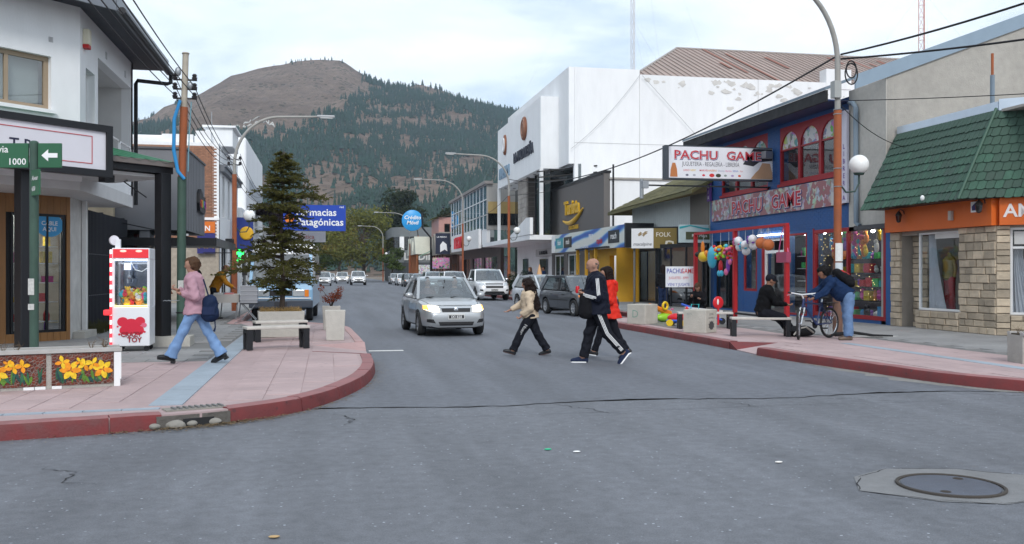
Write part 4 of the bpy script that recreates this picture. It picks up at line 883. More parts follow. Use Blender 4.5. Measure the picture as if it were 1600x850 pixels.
# ---- toy shop: blue brick facade, red arched windows, black roof
BLUB=mat('blue_painted_brick',(.018,.085,.26),rough=.55,var=.12,scale=6,var2=.1)
RED=paint('red_paint',(.30,.015,.022),rough=.45)
ts=thing('toy_shop','blue brick two-storey toy shop with red arched upper windows','building',(16,28,0)); fP=Fac(14.7,34,0,-1)
up=[(1.07,4.81,4.45,6.3),(5.67,9.45,4.45,6.3)]; gd=[(.35,2.5,.2,2.75),(2.95,4.0,.9,2.6),(4.45,5.95,.15,2.7),(6.1,7.42,.2,2.8),(7.85,11.6,.25,2.85)]
wall(fP.mb(),0,11.62,.1,6.6,.3,up+gd).build('wall',BLUB,ts)
mb=fP.mb()                                                # proud courses of painted brick
def bricks(s0,s1,z0,z1):
    r_=0; z=z0
    while z<z1-.05:
        s_=s0-(.12 if r_%2 else 0)
        while s_<s1:
            a,b=max(s0,s_)+.006,min(s1,s_+.25)-.006
            if b-a>.03: mb.box(a,b,-.012,.01,z+.006,z+.074)
            s_+=.25
        z+=.08; r_+=1
bricks(0,9.8,2.9,3.5); bricks(0,1.07,4.3,6.5); bricks(4.81,5.67,4.3,6.5); bricks(9.45,9.8,4.3,6.5); bricks(7.45,7.82,.15,2.88); bricks(11.6,11.62,.1,2.8); bricks(2.5,2.94,.15,2.88); bricks(4.02,4.43,.15,2.88); bricks(2.95,4.0,.15,.88)
tag(mb.build('brick_courses',BLUB,ts),kind='stuff'); q=random.Random(8)
fP.mb().box(11.64,11.9,-.04,.2,.1,2.72).build('end_pier',BLUB,ts); fP.mb().box(11.9,11.96,-.06,.2,.1,2.72).build('downpipe',SLATE,ts)
def arched(s0,s1,par):
    n_=3; w_=(s1-s0)/n_
    for k in range(n_):
        a,b=s0+k*w_,s0+(k+1)*w_; c=(a+b)/2; r=w_/2-.07; zc=5.58; mb=fP.mb(); y0,y1=.0,.10; N_=14
        arc=[(c+r*math.cos(math.pi*i/N_),zc+r*.95*math.sin(math.pi*i/N_)) for i in range(N_+1)]
        # spandrel: strip between the arch and the square head
        for i in range(N_):
            (x0,z0),(x1,z1)=arc[i],arc[i+1]; mb.prism([(x0,z0),(x0,6.298),(x1,6.298),(x1,z1)],y0,y1)
        mb.box(a+.002,c-r,y0,y1,4.452,6.298); mb.box(c+r,b-.002,y0,y1,4.452,6.298); mb.box(c-r,c+r,y0,y1,4.452,4.54); mb.box(c-r,c+r,y0+.01,y1,zc-.05,zc)
        w=mb.build('window',RED,par)
        fP.mb().box(c-r,c+r,.055,.061,4.53,zc-.04).build('pane',GLS,w)
        m2=fP.mb(); m2.add([(x,.056,z) for x,z in arc],[tuple(range(N_+1))]); m2.build('arch_panel',poster('arch_print_%d'%(k%3),4+k),w)
def poster(key,seed,sat=1.,bgc=(.55,.55,.55)):
    """flat printed picture: jumbled coloured shapes"""
    if key in _M: return _M[key]
    m=bpy.data.materials.new(key); m.use_nodes = True; nt=m.node_tree; p=nt.nodes['Principled BSDF']; p.inputs['Roughness'].default_value=.4
    geo=N(nt,'ShaderNodeNewGeometry'); mp=N(nt,'ShaderNodeMapping'); mp.inputs['Location'].default_value=(seed,seed*2,0); L(nt,geo.outputs['Position'],mp.inputs[0])
    vo=N(nt,'ShaderNodeTexVoronoi'); vo.inputs['Scale'].default_value=5.5; L(nt,mp.outputs[0],vo.inputs['Vector']); nz_=N(nt,'ShaderNodeTexNoise'); nz_.inputs['Scale'].default_value=4; L(nt,mp.outputs[0],nz_.inputs['Vector'])
    hs=N(nt,'ShaderNodeHueSaturation'); hs.inputs['Saturation'].default_value=.85*sat; hs.inputs['Value'].default_value=.55; L(nt,vo.outputs['Color'],hs.inputs['Color'])
    mx=N(nt,'ShaderNodeMix',data_type='RGBA'); L(nt,mth(nt,'GREATER_THAN',nz_.outputs['Fac'],.5),mx.inputs['Factor']); mx.inputs['A'].default_value=(*bgc,1); L(nt,hs.outputs[0],mx.inputs['B']); L(nt,mx.outputs['Result'],p.inputs['Base Color'])
    _M[key]=m; return m
arched(1.07,4.81,ts); arched(5.67,9.45,ts)
for a,b in ((1.0,4.9),(5.6,9.5)): fP.mb().box(a,b,-.07,.0,4.36,4.45).build('sill',RED,ts)
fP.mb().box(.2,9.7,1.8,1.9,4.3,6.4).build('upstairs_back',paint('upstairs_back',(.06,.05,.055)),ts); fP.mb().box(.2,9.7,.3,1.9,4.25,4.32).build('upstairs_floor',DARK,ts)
# ground floor frames
for o in gd[:1]: window(ts,fP,*o,BLACK,GLD,y=.1,cols=2)
window(ts,fP,*gd[1],RED,GLS,y=.0,fw=.09)
window(ts,fP,*gd[4],RED,GLS,y=-.02,fw=.11,cols=2,dep=.1); window(ts,fP,*gd[3],RED,GLS,y=-.01,fw=.06,cols=1,dep=.08)
d_=fP.mb(); wall(d_,4.45,5.95,.15,2.7,.08,[(4.55,5.85,.2,2.2),(4.55,5.85,2.3,2.62)],y=.05); dr=d_.build('door_frame',WHP,ts); fP.mb().box(4.56,5.84,.085,.091,.22,2.19).build('door_pane',GLS,dr); fP.mb().box(4.40,4.47,-.03,.06,.15,2.85).build('red_jamb',RED,ts)
fP.mb().box(7.82,7.86,-.03,.0,.2,2.9).build('red_jamb',RED,ts)
fP.mb().box(.2,11.6,2.6,2.7,.1,3.0).build('back_wall',paint('toyshop_back',(.10,.085,.10),var=.3,scale=3),ts); fP.mb().box(.2,11.6,.32,2.6,2.86,2.90).build('ceiling',paint('toyshop_ceiling',(.30,.29,.28)),ts); fP.mb().box(7.7,11.6,.2,1.2,.16,.30).build('display_floor',paint('display_red',(.2,.05,.05)),ts)
for z in (.75,1.15,1.55,1.95): fP.mb().box(7.95,11.5,.55,.95,z-.02,z).build('shelf',glass('shelf_glass',(.8,.85,.85),.1,.2),ts)
for s_ in (8.2,9.6,10.6): fP.mb().box(s_,s_+.8,.75,.80,2.83,2.855).build('ceiling_tube',mat('tube_white',(1,.96,.9),emit=9,var=0),ts)
BUL=mat('bulb_white',(1,.95,.85),emit=40,var=0); YEL=mat('fairy_light',(1,.75,.25),emit=2.6,var=0)
for i,(s_,z) in enumerate(((4.6,2.80),(5.6,2.78),(6.4,2.82),(6.9,2.78),(7.6,2.80),(8.5,2.74),(9.3,2.76),(10.2,2.74),(10.9,2.78),(11.3,2.70),(3.9,2.82))):
    m_=MB(); m_.ell(fP.pt(s_,.5,z),.055,10,6); m_.build('ceiling_bulb',BUL,ts,True)
m_=fP.mb(); m_.box(4.2,6.0,-.10,-.06,2.80,2.84); m_.build('light_strip',mat('tube_white',(1,.96,.9),emit=9,var=0),ts)
m_=MB()
for i in range(85):
    c_=i%6; s_=(8.0,8.5,9.9,10.6,11.2,8.2)[c_]+q.uniform(-.12,.12); m_.ell(fP.pt(s_,.22+q.uniform(-.05,.05),.5+2.2*q.random()**.8),.010,6,4)
tag(m_.build('fairy_lights',YEL,ts),kind='stuff')
# banner with lettering on the facade
bn=thing('toy_shop_banner','long printed banner with red PACHU GAME letters across the blue brick','sign',tuple(fP.pt(5,-.1,3.5))); fP.mb().box(.32,9.62,-.09,-.03,3.52,4.32).build('panel',poster('banner_print',3,.45,(.30,.12,.13)),bn)
OUTL=paint('letter_outline',(.70,.66,.68)); LRED=paint('letter_red',(.48,.03,.05)); LNAV=paint('letter_navy_shadow',(.05,.04,.20))
def title(f,st,size,s_,y,z,par,xs):
    for b_,yy,m_,nm,dx in ((.055,0,LNAV,'lettering_shadow',.035),(.045,-.006,OUTL,'lettering_outline',0),(.012,-.012,LRED,'lettering',0)):
        k=f.mb(); k.text(st,size,s_+dx*size,y+yy,z-dx*size,.003,b_,'LEFT',xs); k.build(nm,m_,par)
title(fP,'PACHU',.66,2.15,-.10,3.68,bn,1.12); title(fP,'GAME',.66,5.25,-.10,3.68,bn,1.12)
fP.mb().box(9.0,9.60,-.095,-.092,3.54,4.30).build('print_panel',poster('grey_print',9,.1,(.5,.5,.5)),bn)
# hanging double-sided lightbox
hs_=thing('hanging_toy_sign','white lightbox reading PACHU GAME juguetería regalería librería jutting over the pavement','sign',(12.8,29,4.6)); fH=Fac(10.9,29,1,0)
fH.mb().box(0,3.85,-.14,.14,4.62,5.74).build('box',paint('sign_case',(.05,.06,.075)),hs_); fH.mb().box(.12,3.80,-.155,-.142,4.67,5.70).build('face',paint('sign_face',(.74,.74,.78),rough=.3,var=.02),hs_)
title(fH,'PACHU',.40,.28,-.158,5.30,hs_,1.17); title(fH,'GAME',.40,2.12,-.158,5.30,hs_,1.17)
k=fH.mb(); k.text('JUGUETERÍA - REGALERÍA - LIBRERÍA',.20,.58,-.157,5.07,.003,.0,'LEFT',.62); k.build('tagline',paint('ink',(.08,.08,.10)),hs_)
for i,(st_,x_,z_,cc,wd) in enumerate((('LEGO',.62,4.90,(.6,.02,.02),.17),('NERF',.86,4.90,(.7,.45,.02),.22),('MARVEL',1.18,4.90,(.6,.03,.05),.24),('HASBRO',1.48,4.90,(.7,.25,.05),.22),('Disney',1.84,4.90,(.35,.35,.5),.2),('Barbie',2.10,4.90,(.7,.2,.4),.2),('SEGA',2.36,4.90,(.15,.2,.5),.18),('fun',2.62,4.90,(.6,.2,.2),.1))):
    k=fH.mb(); k.text(st_,.085,x_,-.157,z_,.003,.004); k.build('brand_mark',paint('mark_%d'%i,cc),hs_)
for i,(x_,cc) in enumerate(((.75,(.15,.15,.2)),(1.0,(.4,.4,.45)),(1.33,(.6,.05,.08)),(1.62,(.6,.03,.03)),(1.85,(.05,.05,.03)),(2.1,(.25,.3,.28)),(2.35,(.4,.3,.5)),(2.6,(.55,.08,.03)))):
    k=fH.mb(); r_=.035 if i not in (3,4) else .062; k.prism([(x_+r_*1.5*math.cos(a),4.77+r_*math.sin(a)) for a in [2*math.pi*j/14 for j in range(14)]],-.158,-.156); k.build('brand_dot',paint('dot_%d'%i,cc),hs_)
k=fH.mb(); k.prism([(3.0,4.68),(3.15,4.86),(3.3,5.0),(3.42,5.22),(3.7,5.2),(3.78,4.9),(3.79,4.68)],-.158,-.156); k.build('printed_shape',paint('print_tan',(.50,.30,.18)),hs_)
k=fH.mb(); k.prism([(2.72,5.16),(3.1,5.1),(3.3,5.24),(3.78,5.3),(3.78,5.69),(3.1,5.69)],-.1575,-.156); k.build('printed_shape',paint('print_dark',(.03,.03,.04)),hs_); k=fH.mb(); k.prism([(.16,4.70),(.42,4.70),(.40,4.95),(.34,5.16),(.24,5.16),(.18,4.95)],-.158,-.156); k.build('printed_shape',paint('print_orange',(.50,.18,.06)),hs_)
k=MB(); k.bar((10.2,29,4.42),(14.7,29,4.42),.05); k.bar((12.0,29,5.5),(14.7,29,5.5),.05); k.build('support_arm',BLACK,hs_); MB().box(10.15,10.35,28.92,29.08,4.32,4.56).build('end_fitting',STEEL,hs_); k=MB(); k.cbox((14.45,28.75,5.48),(.32,.2,.24),.3); k.build('floodlight',STEEL,hs_)
for s_,nm,lb in ((-.02,'JUGUETERIA','narrow purple vertical sign with white letters at the far edge of the toy shop'),(9.62,'LIBRERIA','narrow pale vertical sign with purple edge beside the rusty lamp post')):
    v_=thing('vertical_sign',lb,'sign',tuple(fP.pt(s_,-.1,4.2))); z0,z1=(4.32,6.0) if s_<1 else (3.55,6.2); fP.mb().box(s_,s_+.28,-.14,-.06,z0,z1).build('panel',paint('purple',(.14,.06,.26)) if s_<1 else paint('pale_print',(.6,.58,.66)),v_)
    for i,ch in enumerate(nm[::-1]): 
        k=fP.mb(); k.text(ch,.20,s_+.14,-.145,z0+.08+i*.21,.004,.01,'CENTER')
        if z0+.08+i*.21<z1-.15: k.build('letter',WHP if s_<1 else paint('purple',(.14,.06,.26)),v_)
# roof: black fascia over the front, rising to the ridge behind; concrete flank
fl=paint('black_fascia',(.018,.018,.020),rough=.7,var=.2,scale=4)
fP.mb().box(-.7,10.0,-.85,-.78,6.40,6.72).build('fascia',fl,ts); fP.mb().box(-.7,10.0,-.78,.3,6.42,6.46).build('eave_soffit',paint('eave_blue',(.02,.04,.12)),ts)
mb=fP.mb(); mb.add([(-.7,-.88,6.72),(10.0,-.88,6.72),(10.0,9,10.4),(-.7,9,10.4),(-.7,-.88,6.80),(10.0,-.88,6.80),(10,9,10.48),(-.7,9,10.48)],[(0,1,2,3),(7,6,5,4),(0,4,5,1),(1,5,6,2),(3,7,4,0)]); mb.build('roof_sheet',SLATE,ts)
fP.mb().box(9.82,11.62,-.02,.3,2.74,6.75).build('concrete_pillar',CONC_L,ts)
fN=Fac(14.7,22.38,1,0)
mb=fN.mb(); mb.prism([(.0,.1),(11,.1),(11,10.9),(0,6.80)],.0,.25); mb.build('flank_wall',CONC,ts)
mb=fN.mb(); mb.prism([(-.95,6.42),(11,10.86),(11,11.24),(-.95,6.80)],-.06,.0); mb.build('verge_flashing',paint('verge_zinc',(.26,.33,.40),rough=.4,metal=.4),ts)
mb=fP.mb(); mb.tube([(9.95,-.08,6.4),(10.15,-.10,6.35),(10.3,-.10,6.2),(10.32,-.10,2.95),(10.5,-.10,2.85)],.07,8); mb.build('downpipe',SLATE,ts,True)
fP.mb().box(10.3,11.9,-.16,-.0,2.74,2.86).build('ledge',paint('dark_ledge',(.06,.06,.065)),ts)
# ---- shops with the sagging shingle roof
MOSS=mat('mossy_shingle',(.125,.115,.048),rough=.9,var=.15,scale=5,var2=.15,scale2=1.,bump=.7,bscale=18)
CORR=paint('pale_corrugated',(.46,.50,.49),rough=.5,var=.06)
ls=thing('shingle_roof_shop','low shop with mossy brown shingle roof above pale corrugated cladding','building',(16,38,0)); fM=Fac(14.7,48,0,-1)
mb=fM.mb(); vs=[]; n_=150
for i in range(n_+1): s_=4.6+9.2*i/n_; yy=.012 if i%4 in (1,2) else -.012; vs+=[(s_,yy,3.1),(s_,yy,4.7)]
mb.add(vs,[(2*i,2*i+2,2*i+3,2*i+1) for i in range(n_)]); mb.build('corrugated_cladding',CORR,ls)
fM.mb().box(12.0,13.9,-.03,.05,3.2,4.72).build('weathered_boards',mat('grey_boards',(.17,.155,.135),rough=.9,var=.2,scale=4,stretch=(8,8,.6)),ls)
mb=fM.mb(); A_=[(3.4,-.9,4.55),(14.3,-.9,4.75),(14.3,2.6,6.6),(7.5,2.6,6.6)]
mb.add(A_+[(x,y,z-.14) for x,y,z in A_],[(0,1,2,3),(7,6,5,4),(0,4,5,1),(1,5,6,2),(3,7,4,0),(2,6,7,3)]); mb.add([(3.4,-.9,4.55),(7.5,2.6,6.6),(3.4,6,4.6),(3.4,6,4.45),(3.4,-.9,4.41)],[(0,1,2),(0,2,3,4)]); mb.build('roof',MOSS,ls)
m_=fM.mb(); q2=random.Random(6)
for r_ in range(14):
    for k in range(34):
        t=r_/14; z=4.62+1.9*t; yy=-.9+3.5*t; a=3.4+4.1*t; s_=a+k*.32+(.16 if r_%2 else 0)
        if s_+.3>14.2: continue
        zz0=4.55+(z-4.62)+.20*(s_-3.4)/10.9*(1-t); m_.add([(s_,yy-.02,zz0+.035),(s_+.30,yy-.02,zz0+.035+q2.uniform(-.01,.012)),(s_+.30,yy+.25,zz0+.16),(s_,yy+.25,zz0+.16)],[(0,1,2,3)])
tag(m_.build('shingle_rows',MOSS,ls),kind='stuff')
wall(fM.mb(),4.6,13.9,.1,3.1,.3,[(5,9.6,.2,2.6),(9.9,13.6,.2,2.7)]).build('wall',paint('dark_front',(.05,.05,.052)),ls)
window(ls,fM,9.9,13.6,.2,2.7,BLACK,GLD,y=.05,cols=4); window(ls,fM,5,9.6,.2,2.6,BLACK,GLD,y=.05,cols=3)
MB().box(14.7,24,34.05,34.3,.1,6.2).build('side_wall',CORR,ls); m_=MB(); m_.tube([(14.4,41.2,5.0),(14.4,41.2,5.9)],.1,8); m_.build('flue',STEEL,ls)
YB=paint('ochre_front',(.62,.34,.03),rough=.6)
yb=thing('ochre_shop','bright ochre yellow shop porch under the printed blue fascia','building',(14,45,0)); fY=Fac(13.9,48.2,0,-1)
wall(fY.mb(),0,5.6,.1,2.75,.25,[(.5,1.6,.15,2.4),(3.6,5.2,.15,2.4)]).build('wall',YB,yb); fY.mb().box(.5,1.6,.3,.36,.15,2.4).build('doorway',DARK,yb); fY.mb().box(3.2,6.2,.6,.66,.15,2.74).build('back_panel',YB,yb); fY.mb().box(5.62,5.7,-.3,.6,.15,2.74).build('side_panel',YB,yb); fY.mb().box(0,5.6,-.8,.25,2.75,2.82).build('porch_roof',DARK,yb)
for s_ in (0,1.7,3.4): fY.mb().box(s_,s_+.14,-.75,-.6,.15,2.75).build('post',YB,yb)
fx=thing('blue_swirl_fascia','long shop fascia printed with blue swirls and small dark logos above the ochre shop','sign',(13.4,47,2.8)); fQ=Fac(13.4,54.2,0,-1)
def swirl():
    m=bpy.data.materials.new('swirl_print'); m.use_nodes = True; nt=m.node_tree; p=nt.nodes['Principled BSDF']; p.inputs['Roughness'].default_value=.35
    geo=N(nt,'ShaderNodeNewGeometry'); mp=N(nt,'ShaderNodeMapping'); mp.inputs['Scale'].default_value=(1,.30,1.0); mp.inputs['Rotation'].default_value=(.5,0,0); L(nt,geo.outputs['Position'],mp.inputs[0])
    wv=N(nt,'ShaderNodeTexWave'); wv.bands_direction='Z'; wv.inputs['Scale'].default_value=.42; wv.inputs['Distortion'].default_value=5.5; wv.inputs['Detail'].default_value=2; L(nt,mp.outputs[0],wv.inputs['Vector'])
    cr=N(nt,'ShaderNodeValToRGB'); e=cr.color_ramp.elements; e[0].position=.05; e[0].color=(.02,.10,.42,1); e[1].position=.62; e[1].color=(.68,.70,.66,1); k=e.new(.25); k.color=(.12,.34,.64,1); k2=e.new(.42); k2.color=(.52,.63,.70,1)
    L(nt,wv.outputs['Color'],cr.inputs[0]); L(nt,cr.outputs[0],p.inputs['Base Color']); return m
fQ.mb().box(0,13.9,-.12,.1,2.72,3.75).build('panel',swirl(),fx); fQ.mb().box(13.9,14.1,-.14,1.2,2.68,3.80).build('end_panel',BLACK,fx); fQ.mb().box(-.02,.7,-.13,-.118,2.72,3.75).build('white_end',WHP,fx)
for s_,cc,st_ in ((1.0,(.05,.30,.36),'flash'),(2.9,(.03,.025,.02),'mob'),(11.4,(.02,.025,.03),'reach')):
    fQ.mb().box(s_,s_+1.7,-.135,-.121,2.95,3.55).build('logo_panel',paint('logo_'+st_,cc),fx); k=fQ.mb(); k.text(st_,.42,s_+.85,-.137,3.15,.004,.01,'CENTER'); k.build('logo_lettering',WHP,fx)
k=fQ.mb(); k.text('rapala',.42,9.4,-.125,3.0,.004,.02); k.build('lettering',paint('rapala_red',(.5,.03,.04)),fx); k=fQ.mb(); k.text('pesca y camping',.36,5.6,-.125,2.85,.004,.0); k.text('PRO',.4,8.0,-.125,3.25,.004,.02); k.build('lettering',WHP,fx)
fk2=thing('twin_shop_sign','shop board half white reading macalpine and half olive reading FOLK','sign',(13.2,35.9,2.5)); fF=Fac(12.35,36.55,.88,-.47)
fF.mb().box(0,.90,-.1,.1,2.55,3.36).build('white_panel',paint('panel_white',(.72,.72,.73),var=.02),fk2); fF.mb().box(.905,1.85,-.1,.1,2.55,3.36).build('olive_panel',paint('panel_olive',(.19,.135,.035)),fk2)
k=fF.mb(); k.text('macalpine',.19,.45,-.105,2.66,.004,.004,'CENTER',1,.2); k.build('lettering',paint('ink',(.08,.08,.10)),fk2); k=fF.mb(); k.text('FOLK',.25,1.0,-.105,3.02,.004,.012); k.build('lettering',paint('pale_print2',(.62,.58,.5)),fk2)
for dz in (0,.06): k=fF.mb(); k.prism([(.25,3.05+dz),(.38,3.17+dz),(.46,3.08+dz),(.56,3.18+dz),(.68,3.18+dz),(.56,3.09+dz),(.50,3.02+dz),(.42,3.10+dz),(.34,3.05+dz)],-.106-dz*.05,-.1035); k.build('zigzag_mark',paint('mark_gold',(.30,.22,.12)),fk2)
k=fF.mb(); k.prism([(1.36,2.62),(1.75,2.60),(1.72,2.82),(1.55,2.86),(1.40,2.84)],-.104,-.1025); k.build('hand_mark',paint('pale_print2',(.62,.58,.5)),fk2); k=fF.mb(); k.prism([(1.43,2.66),(1.68,2.64),(1.66,2.77),(1.50,2.80)],-.107,-.1045); k.build('hand_mark_inner',paint('panel_olive',(.19,.135,.035)),fk2)
fF.mb().box(-.05,1.95,-.1,1.0,3.365,3.42).build('canopy_top',BLACK,fk2); fF.mb().box(1.86,1.95,-.1,1.6,2.5,3.36).build('side_panel',BLACK,fk2)
for s_ in (.05,1.8): fF.mb().box(s_,s_+.08,.05,.15,.15,2.55).build('post',paint('old_post',(.12,.12,.11)),fk2)
dk=thing('dark_glass_porch','dark glazed shop porch reflecting the street behind the red toy frame','building',(14.2,34.5,0)); fD=Fac(13.3,36.0,.35,-.94)
fD.mb().box(-.2,2.6,.0,.08,2.55,2.7).build('head',BLACK,dk); [fD.mb().box(s_,s_+.06,0,.08,.15,2.55).build('mullion',BLACK,dk) for s_ in (-.2,.7,1.6,2.54)]
[fD.mb().box(s_+.06,s_+.9,.03,.04,.2,2.55).build('pane',glass('mirror_glass',(.2,.22,.24),.22,.6),dk) for s_ in (-.2,.7,1.6)]; fD.mb().box(-.2,2.6,.0,1.2,.1,.19).build('plinth',CONC,dk); fD.mb().box(-.2,2.6,1.0,1.1,.19,2.55).build('back_wall',DARK,dk)
tl=thing('teal_shop_board','pale board with teal swoosh and dark olive plate beside the blue brick wall','sign',(14.3,33.9,2.9)); fT=Fac(13.1,34.15,1,0)
fT.mb().box(.35,1.9,-.05,.05,2.72,3.42).build('panel',paint('board_pale',(.45,.55,.56)),tl); fT.mb().box(.62,1.75,-.065,-.052,2.84,3.14).build('olive_plate',paint('plate_olive',(.07,.08,.04)),tl); k=fT.mb(); k.text('Rho Maya',.16,1.18,-.068,2.94,.003,.0,'CENTER'); k.build('lettering',WHP,tl); k=fT.mb(); k.prism([(.36,3.25),(.8,3.36),(1.5,3.22),(1.88,3.2),(1.88,3.26),(1.4,3.30),(.8,3.41),(.36,3.34)],-.06,-.052); k.build('swoosh',paint('teal',(.03,.32,.36)),tl)
# ---- brown-grey confectioner with yellow logo
BRNG=paint('brown_grey_render',(.135,.125,.12),rough=.75,var=.04,var2=.06)
tu=thing('brown_grey_shop','brown-grey rendered shop with a yellow logo on its blank upper front','building',(17,54,0)); fU=Fac(14.7,60.0,0,-1)
wall(fU.mb(),0,11.8,.1,6.95,.35,[(.6,3.2,.15,2.7),(4,7,.15,2.7),(8,11,.15,2.7)]).build('wall',BRNG,tu)
for a,b in ((.6,3.2),(4,7),(8,11)): window(tu,fU,a,b,.15,2.7,WHP,GLD,y=.08,cols=2,fw=.1)
fU.mb().box(-.05,11.85,-.05,.4,6.95,7.08).build('coping',BLACK,tu); MB().box(15.05,20.4,48.2,48.5,.1,6.6).build('side_wall',WHITE,tu); MB().box(15.0,20.4,48.1,60,6.6,6.7).build('roof',CONC,tu); m_=fU.mb(); m_.bar((11.9,.5,3),(11.9,.5,7.4),.08); m_.build('corner_post',BLACK,tu)
YL=paint('logo_yellow',(.68,.40,.02),rough=.4); lo=thing('yellow_confectioner_logo','yellow Turista lettering with a curved smile on the brown-grey wall','sign',tuple(fU.pt(5,-.1,4.4)))
k=fU.mb(); k.text('Turista',1.15,3.6,-.06,5.15,.05,.03,'LEFT',1.05); k.build('lettering',YL,lo); k=fU.mb(); pts_=[(3.3+4.6*i/16,-.08,4.95-.42*math.sin(math.pi*(.12+.88*i/16))+.35*(i/16)**2) for i in range(17)]; k.tube(pts_,[.03+.12*math.sin(math.pi*(i+.5)/17) for i in range(17)],8); k.build('smile',YL,lo,True); k=fU.mb(); k.text('CHOCOLATES',.34,4.6,-.06,4.18,.04,.02); k.build('lettering',YL,lo)
# ---- white cinema-like block with stone piers and canopy
md=thing('white_shopping_block','tall white block with projecting upper box, stone piers and sloping canopy','building',(18,64,0)); fD1=Fac(13.5,73.3,0,-1); fD2=Fac(14.7,75.2,0,-1); fD3=Fac(14.7,55.6,1,0)
mb=MB(); mb.box(13.5,16.2,58.1,73.3,8.25,12.9); mb.build('upper_box',WHITE,md)
wall(fD2.mb(),0,19.6,8.3,14.3,.35).build('wall',WHITE,md); fD2.mb().box(0,19.6,.6,.8,.1,8.3).build('glazed_back',GLD,md)
fD3.mb().box(0.36,4.6,0,.3,.1,14.3).build('flank_wall',WHITE_OLD,md); fD3.mb().box(4.6,30,0,.3,.1,14.0).build('flank_wall',WHITE_OLD,md)
mb=fD3.mb(); mb.box(.36,30,-.012,-.001,9.6,9.63); mb.box(.36,30,-.012,-.001,6.8,6.83); mb.box(4.58,4.61,-.012,-.001,6,14); mb.box(12.6,12.63,-.012,-.001,6,14); mb.build('render_joints',paint('render_joint_grey',(.5,.5,.5)),md)  # thin grey strips mark the joints in the render
PEEL=mat('peeled_render',(.58,.565,.54),rough=.95,var=.15,scale=3)
q3=random.Random(31)
for k in range(46):
    s_=q3.choice([q3.uniform(5,22),q3.uniform(9,16)]); z=13.8-abs(q3.gauss(0,.55)); m_=fD3.mb(); n_=9; rr=q3.uniform(.06,.32)
    m_.add([(s_+rr*q3.uniform(.5,1.6)*math.cos(2*math.pi*i/n_),-.004-.0006*k,z+rr*q3.uniform(.3,.9)*math.sin(2*math.pi*i/n_)) for i in range(n_)],[tuple(range(n_))]); m_.build('peeled_patch',PEEL,md)
fD3.mb().box(12.7,22,-.004,-.001,6.9,9.5).build('repair_patch',paint('repair_render',(.66,.65,.63),rough=.9),md)
for s_ in (17.4,24.2): fD3.mb().box(s_,s_+1.8,-.05,.8,13.6,14.9).build('parapet_block',WHITE_OLD,md)
PIER=mat('dark_slate_stone',(.105,.092,.082),rough=.9,var=.2,scale=2.5,bump=.8,bscale=6,rand=.2); PIERL=mat('pale_pier_stone',(.34,.31,.28),rough=.9,var=.2,scale=3,bump=.8,bscale=6,rand=.2)
q4=random.Random(14)
def pier(x0,x1,y0,y1,z0,z1,mm):
    MB().box(x0+.04,x1-.04,y0+.04,y1-.04,z0,z1).build('pier_core',MORT,md); z=z0
    while z<z1-.05:
        h=min(q4.choice((.28,.34,.40)),z1-z); s_=y0
        while s_<y1-.02:
            w_=q4.uniform(.5,1.1)
            if y1-s_-w_<.3: w_=y1-s_
            MB().box(x0-q4.uniform(0,.03),x0+.1,s_+.012,s_+w_-.012,z+.012,z+h-.012).build('pier_stone',PIERL,md); s_+=w_
        s_=x0
        while s_<x1-.02:
            w_=q4.uniform(.5,1.1)
            if x1-s_-w_<.3: w_=x1-s_
            MB().box(s_+.012+(.11 if s_==x0 else 0),s_+w_-.012,y0-q4.uniform(0,.03),y0+.1,z+.012,z+h-.012).build('pier_stone',mm,md); s_+=w_
        z+=h
pier(13.9,16.6,64.2,67.2,3.9,8.25,PIER)
fD1.mb().box(-1.5,16.5,-1.0,2.4,3.62,3.92).build('canopy',WHITE,md); mb=fD1.mb(); mb.prism([(9.5,3.95),(16.6,3.95),(16.6,5.0),(15.5,5.05)],-1.02,-.82); mb.build('canopy_wedge',WHITE,md)
for s_ in (.1,15.0): fD1.mb().box(s_,s_+.22,-.05,.17,3.9,8.3).build('column',WHITE,md)
mb=fD1.mb()
for i in range(7):
    for j in range(3): mb.cyl((1.2+i*2.1,.4+j*.7,8.25),(1.2+i*2.1,.4+j*.7,8.2),.12,8)
mb.build('downlights',paint('downlight',(.3,.3,.3)),md)
for s_ in (10.8,12.0,13.2): fD1.mb().box(s_,s_+.1,.6,.7,3.9,8.25).build('mullion',BLACK,md)
fD1.mb().box(10.8,15,.66,.68,3.9,8.25).build('pane',GLD,md); fD1.mb().box(0,15.2,1.6,1.8,.1,3.62).build('lobby_wall',WHITE,md)
fD1.mb().box(8.6,10.6,1.45,1.62,.15,2.5).build('door',GLD,md); fD1.mb().box(2.8,4.2,1.45,1.62,.9,2.6).build('window',GLD,md); fD1.mb().box(8.0,15,1.3,1.6,2.7,3.2).build('sign_band',paint('grey_band',(.5,.5,.5)),md); k=fD1.mb(); k.text('LA MADRILEÑA',.36,9.2,1.28,2.82,.02,.02); k.build('band_lettering',BLACK,md)
for s_,z in ((16.2,8.0),(15.8,7.6),(15.4,7.3)): k=MB(); p_=fD1.pt(s_,0,z); k.bar((13.2,57.9-(16.2-s_),z),(16.5,55.5,z+.2),.07); k.build('rusted_beam',paint('beam_dark',(.03,.028,.026)),md)
lm_=thing('department_store_lettering','dark LA MADRILEÑA letters with a round bronze emblem on the white upper box','sign',tuple(fD1.pt(9,-.1,9.5))); BRZ=paint('bronze',(.25,.10,.055),rough=.5,metal=.3)
k=fD1.mb(); k.text('LA MADRILEÑA',1.0,6.6,-.02,9.55,.06,.025,'LEFT',.95); k.build('lettering',paint('letter_dark',(.02,.025,.045)),lm_)
